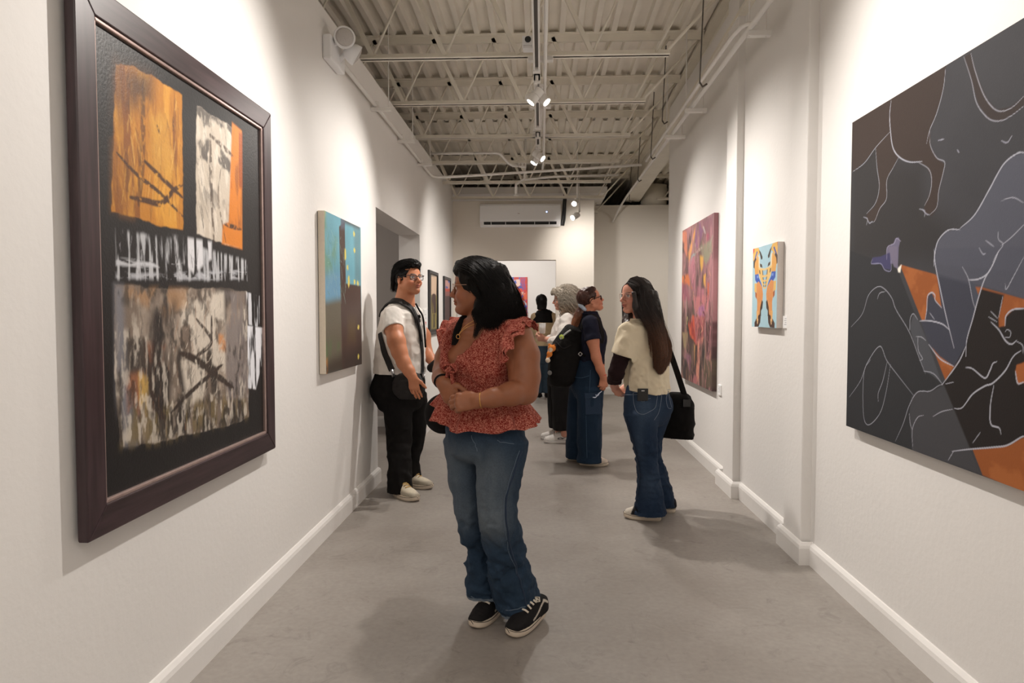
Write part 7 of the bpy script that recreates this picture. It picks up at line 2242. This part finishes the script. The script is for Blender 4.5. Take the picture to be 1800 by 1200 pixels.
    pl = thing('plush_charm', J(968, 636, -.14), 'orange and white plush charm dangling from the backpack', 'toy')
    T = Sdf((.02, 5.90, .78), (.24, 6.20, 1.16), .0045)
    pc = [skp.at(970, 612, .035), skp.at(966, 622, .04), skp.at(963, 633, .035)]
    T.ell(pc[0], (.036, .032, .032), None, .01); T.ell(pc[1], (.026, .026, .028), None, .012); T.ell(pc[2], (.022, .02, .022), None, .012)
    T.ell(pc[0] + np.array((.028, 0, .026)), (.012, .01, .014), None, .006); T.ell(pc[0] + np.array((-.022, 0, .030)), (.012, .01, .014), None, .006); T.cone(pc[1], pc[1] + np.array((-.02, -.01, -.03)), .012, .010, .008)

    def tc(V):
        c_ = np.tile(np.array(srgb(222, 130, 52)), (len(V), 1))
        a = (np.linalg.norm(V - (pc[2] + np.array((0, -.01, 0))), axis=1) < .026)[:, None] | (np.linalg.norm(V - (pc[0] + np.array((-.012, -.026, -.012))), axis=1) < .02)[:, None]
        c_ = np.where(a, np.array(srgb(232, 216, 196)), c_)
        d = (np.linalg.norm(V - (pc[0] + np.array((.034, 0, .030))), axis=1) < .014)[:, None]
        return np.where(d, np.array(srgb(60, 34, 22)), c_)
    put_sdf(T, 'plush_body', mat('plush_fur', (1, 1, 1), .95, attr=True, noise=.15, nscale=150, bump=.4, bscale=300), pl, tc)
    c = MB(); c.tube([skp.at(974, 603, .008), pc[0] + np.array((0, 0, .028))], .003, 5); c.build('cord', M['greycloth'], pl)
    ts = thing('tissue', J(1050, 700, -.2), 'crumpled pale tissue in the hand of the person with the ponytail', 'tissue')
    c = MB(); c.tube(bez([J(1057, 688, -.19), J(1052, 692, -.22), J(1047, 698, -.23), J(1042, 698, -.22)]), [.010] * 13 + [.012, .013, .012, .010, .008, .006], 7, flat=(1, .4)); c.tube(bez([J(1054, 690, -.2), J(1051, 695, -.23), J(1047, 694, -.24)]), .006, 6, flat=(1, .5))
    c.build('tissue_sheet', mat('tissue_paper', srgb(196, 204, 222), .8, bump=.4, bscale=80), ts, smooth=True)


M['navy'] = mat('navy_cotton', srgb(22, 24, 40), 0.88, noise=0.08, nscale=20, bump=0.12, bscale=500, spec=0.2)
ponytail()


# ------------------------------------------------------------------ grey-haired woman with the cup
def curly():
    Y0 = 7.3
    J = lambda x, y, dy=0.0: at(x, y - (4 if y < 622 else 0), Y0 + dy)
    root = thing('person', (.2, 7.3, 0), 'person with grey curly hair, white shirt and wide black trousers', 'person')
    fw = unit((-.96, .12, 0)); lf = np.array((-fw[1], fw[0], 0)); up = np.array((0, 0, 1.0))
    HR = frame3(unit((-.97, .08, -.12))); hc = J(990, 529, 0)
    S = Sdf(None, None, 0, xs=[(-.06, .48, .006)], ys=[(6.96, 7.62, .007)], zs=[(.04, .9, .014), (.9, 1.25, .006), (1.25, 1.66, .006)])
    S.loft([J(996, 556), J(996, 570), J(994, 600), J(992, 640)], [(.06, .07), (.08, .14), (.11, .15), (.11, .14)], fw, .03)
    S.loft([J(990, 660, -.08), J(992, 765, -.08)], [(.06, .06), (.038, .038)], fw, .02, dense=1); S.loft([J(985, 660, .08), J(982, 765, .08)], [(.06, .06), (.038, .038)], fw, .02, dense=1)
    add_head(S, hc, HR, .98, neck=J(996, 558), neck_r=.05, chub=1.05)
    S.chain([J(996, 566, -.16), J(992, 586, -.20), J(984, 603, -.20)], [.05, .048, .04], .03); S.chain([J(984, 603, -.20), J(970, 602, -.19), J(958, 600, -.17)], [.04, .034, .027], .02)
    add_hand(S, J(959, 600, -.17), (-.95, -.05, .12), (-.05, .75, .6), 1, .95, (40, 45, 48, 50), .05, (.4, .3))
    S.chain([J(990, 566, .16), J(980, 595, .18), J(962, 600, .08)], [.048, .044, .032], .03)
    put_sdf(S, 'body', M['skin'], root, body_cols(S, (206, 150, 128), (180, 108, 98), (150, 132, 116), (210, 130, 112)))
    B = Sdf((-.06, 6.92, .90), (.50, 7.66, 1.46), .007)
    B.loft([J(997, 553), J(996, 568), J(992, 592), J(989, 615), J(988, 640)], [(.07, .08), (.105, .165), (.145, .17), (.152, .17), (.150, .17)], fw, .03, cap=.4)
    B.chain([J(996, 565, -.15), J(993, 586, -.20), J(985, 603, -.21)], [.066, .066, .060], .03); B.chain([J(985, 603, -.21), J(973, 603, -.20), J(962, 601, -.18)], [.060, .052, .042], .02)
    B.chain([J(990, 565, .15), J(980, 595, .18), J(965, 600, .08)], [.064, .06, .045], .03)
    wrinkle(B, .014, 8, 8, None, 3.0); B.cut(J(990, 632), (0, 0, -1)); B.cone(J(996, 556), J(994, 545), .058, .066, .004, 'sub')
    B.cone(J(962, 601, -.18), J(954, 600, -.17), .034, .036, .003, 'sub')
    put_sdf(B, 'shirt', M['tee'], root)
    D = Sdf((-.06, 6.92, .10), (.50, 7.66, 1.0), .008)
    D.loft([J(988, 625), J(988, 650), J(987, 672)], [(.135, .165), (.148, .175), (.14, .165)], fw, .03)
    D.loft([J(990, 665, -.07), J(990, 710, -.08), J(991, 758, -.08)], [(.125, .11), (.118, .12), (.112, .13)], fw, .02, cap=.3); D.loft([J(982, 665, .08), J(981, 710, .09), J(981, 756, .09)], [(.12, .11), (.112, .12), (.105, .13)], fw, .02, cap=.3)
    wrinkle(D, .012, 10, 3, None, 5.0); D.cut(J(990, 754, -.08), (.06, 0, -1))
    put_sdf(D, 'trousers', M['blackcloth'], root)
    sw = [((40, 40, 44), [(.0, .05), (.03, .062), (.06, .05), (.02, .045), (-.03, .07)])][0]
    shoe(root, (.235, 7.24, 0), (-.99, -.1, 0), mu=(220, 216, 212), ms=M['whiterubber'], L=.275, wd=.10, h=.007, stripe=sw, sole_h=.036)
    shoe(root, (.20, 7.42, 0), (-.98, .1, 0), mu=(220, 216, 212), ms=M['whiterubber'], L=.275, wd=.10, h=.007, stripe=sw, sole_h=.036)
    L = lambda x, y, z: hc + HR @ (np.array((x, y, z)) * .98)
    H = Sdf((.00, 7.02, 1.28), (.50, 7.58, 1.76), .006)
    H.ell(L(-.038, 0, .036), (.122, .110, .112), HR, .01); H.ell(L(-.085, 0, -.06), (.078, .110, .095), HR, .03); H.ell(L(.05, 0, .08), (.07, .08, .05), HR, .03); H.ell(L(-.01, -.085, -.06), (.05, .035, .08), HR, .03); H.ell(L(.092, 0, -.035), (.065, .12, .105), HR, .012, 'sub')
    wrinkle(H, .024, 26, 26, None, 2.0)
    gc = lambda V: np.array(srgb(160, 150, 136)) * (1 - sstep(1.52, 1.36, V[:, 2])[:, None] * .6) + np.array(srgb(150, 116, 80)) * sstep(1.52, 1.36, V[:, 2])[:, None] * .6
    hair = put_sdf(H, 'hair', M['hair_col'], root, lambda V: gc(V) * (.6 + .6 * fbm(V[:, 0] * 50, V[:, 1] * 50, V[:, 2] * 50))[:, None])
    rg = np.random.default_rng(9); n, s_ = 2000, 28
    u = rg.normal(0, 1, (n, 3)); u /= np.linalg.norm(u, axis=1, keepdims=True)
    keep = (u[:, 2] > -.55) & ~((u[:, 0] > .35) & (u[:, 2] < .35)); u = u[keep]; n = len(u)
    base = np.array([-.035, 0, .035]) + u * np.array((.116, .106, .112))
    t = np.linspace(0, 1, s_)[None, :, None]
    ln = rg.uniform(.08, .20, (n, 1, 1)); out = u[:, None, :] * ln * .42; drop = np.array((0, 0, -1.0))[None, None, :] * ln * .95
    back = np.array((-.35, 0, 0))[None, None, :] * ln
    P = base[:, None, :] + out * t ** .7 + drop * t ** 1.6 + back * t
    ph = rg.uniform(0, 2 * pi, (n, 1)); fr = rg.uniform(2.2, 3.8, (n, 1)); am = rg.uniform(.007, .015, (n, 1))
    tt = np.linspace(0, 1, s_)[None, :]
    P[:, :, 0] += am * np.cos(2 * pi * fr * tt + ph) * (.2 + tt); P[:, :, 1] += am * np.sin(2 * pi * fr * tt + ph) * (.2 + tt)
    m_ = 420; sg = np.where(rg.uniform(0, 1, m_) < .7, 1.0, -1.0)
    b2 = np.c_[rg.uniform(-.11, .045, m_), sg * rg.uniform(.082, .105, m_), rg.uniform(-.02, .075, m_)]
    l2 = rg.uniform(.10, .20, (m_, 1, 1)); t2 = np.linspace(0, 1, s_)[None, :, None]
    P2 = b2[:, None, :] + np.array((0, 0, -1.0))[None, None, :] * l2 * t2 + np.c_[0 * sg, sg * .03, 0 * sg][:, None, :] * np.sin(pi * t2 * .8)
    p2 = rg.uniform(0, 2 * pi, (m_, 1)); f2 = rg.uniform(2.0, 3.6, (m_, 1)); a2 = rg.uniform(.007, .014, (m_, 1)); tq = np.linspace(0, 1, s_)[None, :]
    P2[:, :, 0] += a2 * np.cos(2 * pi * f2 * tq + p2); P2[:, :, 1] += a2 * np.sin(2 * pi * f2 * tq + p2)
    P = np.concatenate([P, P2]); n = len(P)
    P = hc + (P * .98) @ HR.T
    strands('hair_curls', P, .0018, .0010, M['hair_col'], hair, cols=gc(P.reshape(-1, 3)) * rg.uniform(.6, 1.45, (n, 1, 1)).repeat(s_, 1).reshape(-1, 1))
    cp = thing('plastic_cup', J(953, 588, -.2), 'clear plastic cup held up by the person with grey curly hair', 'cup')
    b0 = J(953.5, 590, -.20); k = .105
    c = MB(); c.lathe([(.002, 0), (.027, 0), (.029, .002), (.036, k), (.038, k), (.038, k + .003), (.035, k), (.027, .004), (.002, .004)], Matrix.Translation(b0), 24, cap=False); c.build('cup_wall', mat('clear_plastic', (.95, .95, .96), .12, alpha=.30, spec=.6), cp, smooth=True)
    c = MB(); c.lathe([(.001, .005), (.026, .005), (.0315, .062), (.001, .062)], Matrix.Translation(b0), 20, cap=False); c.build('drink', mat('pale_drink', srgb(214, 196, 180), .1, alpha=.55), cp, smooth=True)


M['whiterubber'] = mat('white_rubber', srgb(224, 220, 216), 0.5)
curly()


# ------------------------------------------------------------------ visitor far off in the next room, seen from behind
def far_visitor():
    Y0 = 11.2
    J = lambda x, y, dy=0.0: at(x, y, Y0 + dy)
    root = thing('person', (.02, 11.2, 0), 'person in black vest over beige top and jeans, in the far room, back turned', 'person')
    fw = unit((-.1, 1, 0)); lf = np.array((-fw[1], fw[0], 0))
    HR = frame3(unit((-.15, .98, -.02))); hc = J(951.5, 531, 0)
    S = Sdf((-.28, 10.9, .05), (.34, 11.5, 1.66), .009)
    S.loft([J(953, 546), J(955, 556), J(956, 580), J(955, 610)], [(.07, .06), (.165, .08), (.155, .10), (.13, .10)], lf, .03)
    S.loft([J(948, 625), J(947, 690)], [(.07, .07), (.045, .045)], lf, .02, dense=1); S.loft([J(961, 625), J(961, 690)], [(.07, .07), (.045, .045)], lf, .02, dense=1)
    add_head(S, hc, HR, 1.0, neck=J(953, 546), neck_r=.055)
    for q, x in ((-1, 939), (1, 973)): S.chain([J(x - q * 1, 556, 0), J(x + q * 1, 580, .02), J(x - q * 3, 598, .14), J(x - q * 10, 590, .22)], [.05, .045, .038, .03], .03); add_hand(S, J(x - q * 10, 590, .22), (-q * .5, .6, .3), (0, -.3, 1), q, .95)
    put_sdf(S, 'body', M['skin'], root, body_cols(S, (190, 130, 104), (160, 90, 80), (30, 22, 20), (190, 110, 90)))
    B = Sdf((-.30, 10.85, .84), (.36, 11.55, 1.46), .009)
    B.loft([J(953, 547), J(955, 557), J(956, 580), J(956, 618)], [(.085, .075), (.185, .10), (.180, .125), (.170, .125)], lf, .03, cap=.4)
    for q, x in ((-1, 939), (1, 973)): B.chain([J(x - q, 557, 0), J(x + q, 581, .02), J(x - q * 3, 598, .13)], [.064, .060, .052], .03)
    wrinkle(B, .012, 8, 8, None, 1.0); B.cut(J(956, 613), (0, 0, -1)); B.cone(J(953, 546), J(953, 536), .065, .07, .004, 'sub')
    put_sdf(B, 'beige_top', mat('beige_cotton', srgb(190, 166, 132), .9, noise=.05, nscale=10, bump=.1, bscale=400), root)
    B = Sdf((-.30, 10.85, 1.1), (.36, 11.55, 1.46), .008)
    B.loft([J(953, 546), J(955, 556), J(956.5, 580)], [(.095, .085), (.182, .115), (.186, .138)], lf, .02, cap=.4)
    wrinkle(B, .010, 9, 9, None, 6.0); B.cut(J(956, 567), (0, 0, -1)); B.cone(J(953, 547), J(953, 536), .065, .07, .004, 'sub')
    put_sdf(B, 'vest', M['blackcloth'], root)
    D = Sdf((-.30, 10.85, .04), (.36, 11.55, .98), .009)
    D.loft([J(955, 606), J(955, 622), J(955, 636)], [(.160, .12), (.168, .125), (.15, .11)], lf, .03)
    D.loft([J(947, 632), J(947, 662), J(947, 691)], [(.085, .09), (.070, .08), (.068, .08)], lf, .02); D.loft([J(962, 632), J(962, 662), J(962, 691)], [(.085, .09), (.070, .08), (.068, .08)], lf, .02)
    wrinkle(D, .010, 9, 9, None, 3.0); D.cut(J(955, 690), (0, 0, -1))
    put_sdf(D, 'jeans', M['denim'], root, lambda V: denim_cols(V, (42, 58, 74), (80, 94, 106), lambda v: .3 + 0 * v[:, 0]))
    for x in (947, 962): shoe(root, at(x, 697, Y0) * np.array((1, 1, 0)) + np.array((0, .0, 0)), (.0, 1, 0), mu=(28, 24, 24), ms=M['blackcloth'], L=.27, wd=.10, h=.009)
    H = Sdf((-.16, 10.95, 1.36), (.2, 11.45, 1.72), .008)
    L = lambda x, y, z: hc + HR @ np.array((x, y, z))
    H.ell(L(-.02, 0, .035), (.108, .092, .098), HR, .01); H.loft([L(-.05, 0, -.02), L(-.055, 0, -.11)], [(.085, .05), (.075, .04)], lf, .02, dense=1); H.ell(L(.09, 0, -.03), (.06, .10, .10), HR, .01, 'sub')
    wrinkle(H, .008, 30, 8, None, 1.0)
    put_sdf(H, 'hair', M['hair_dark'], root)


far_visitor()
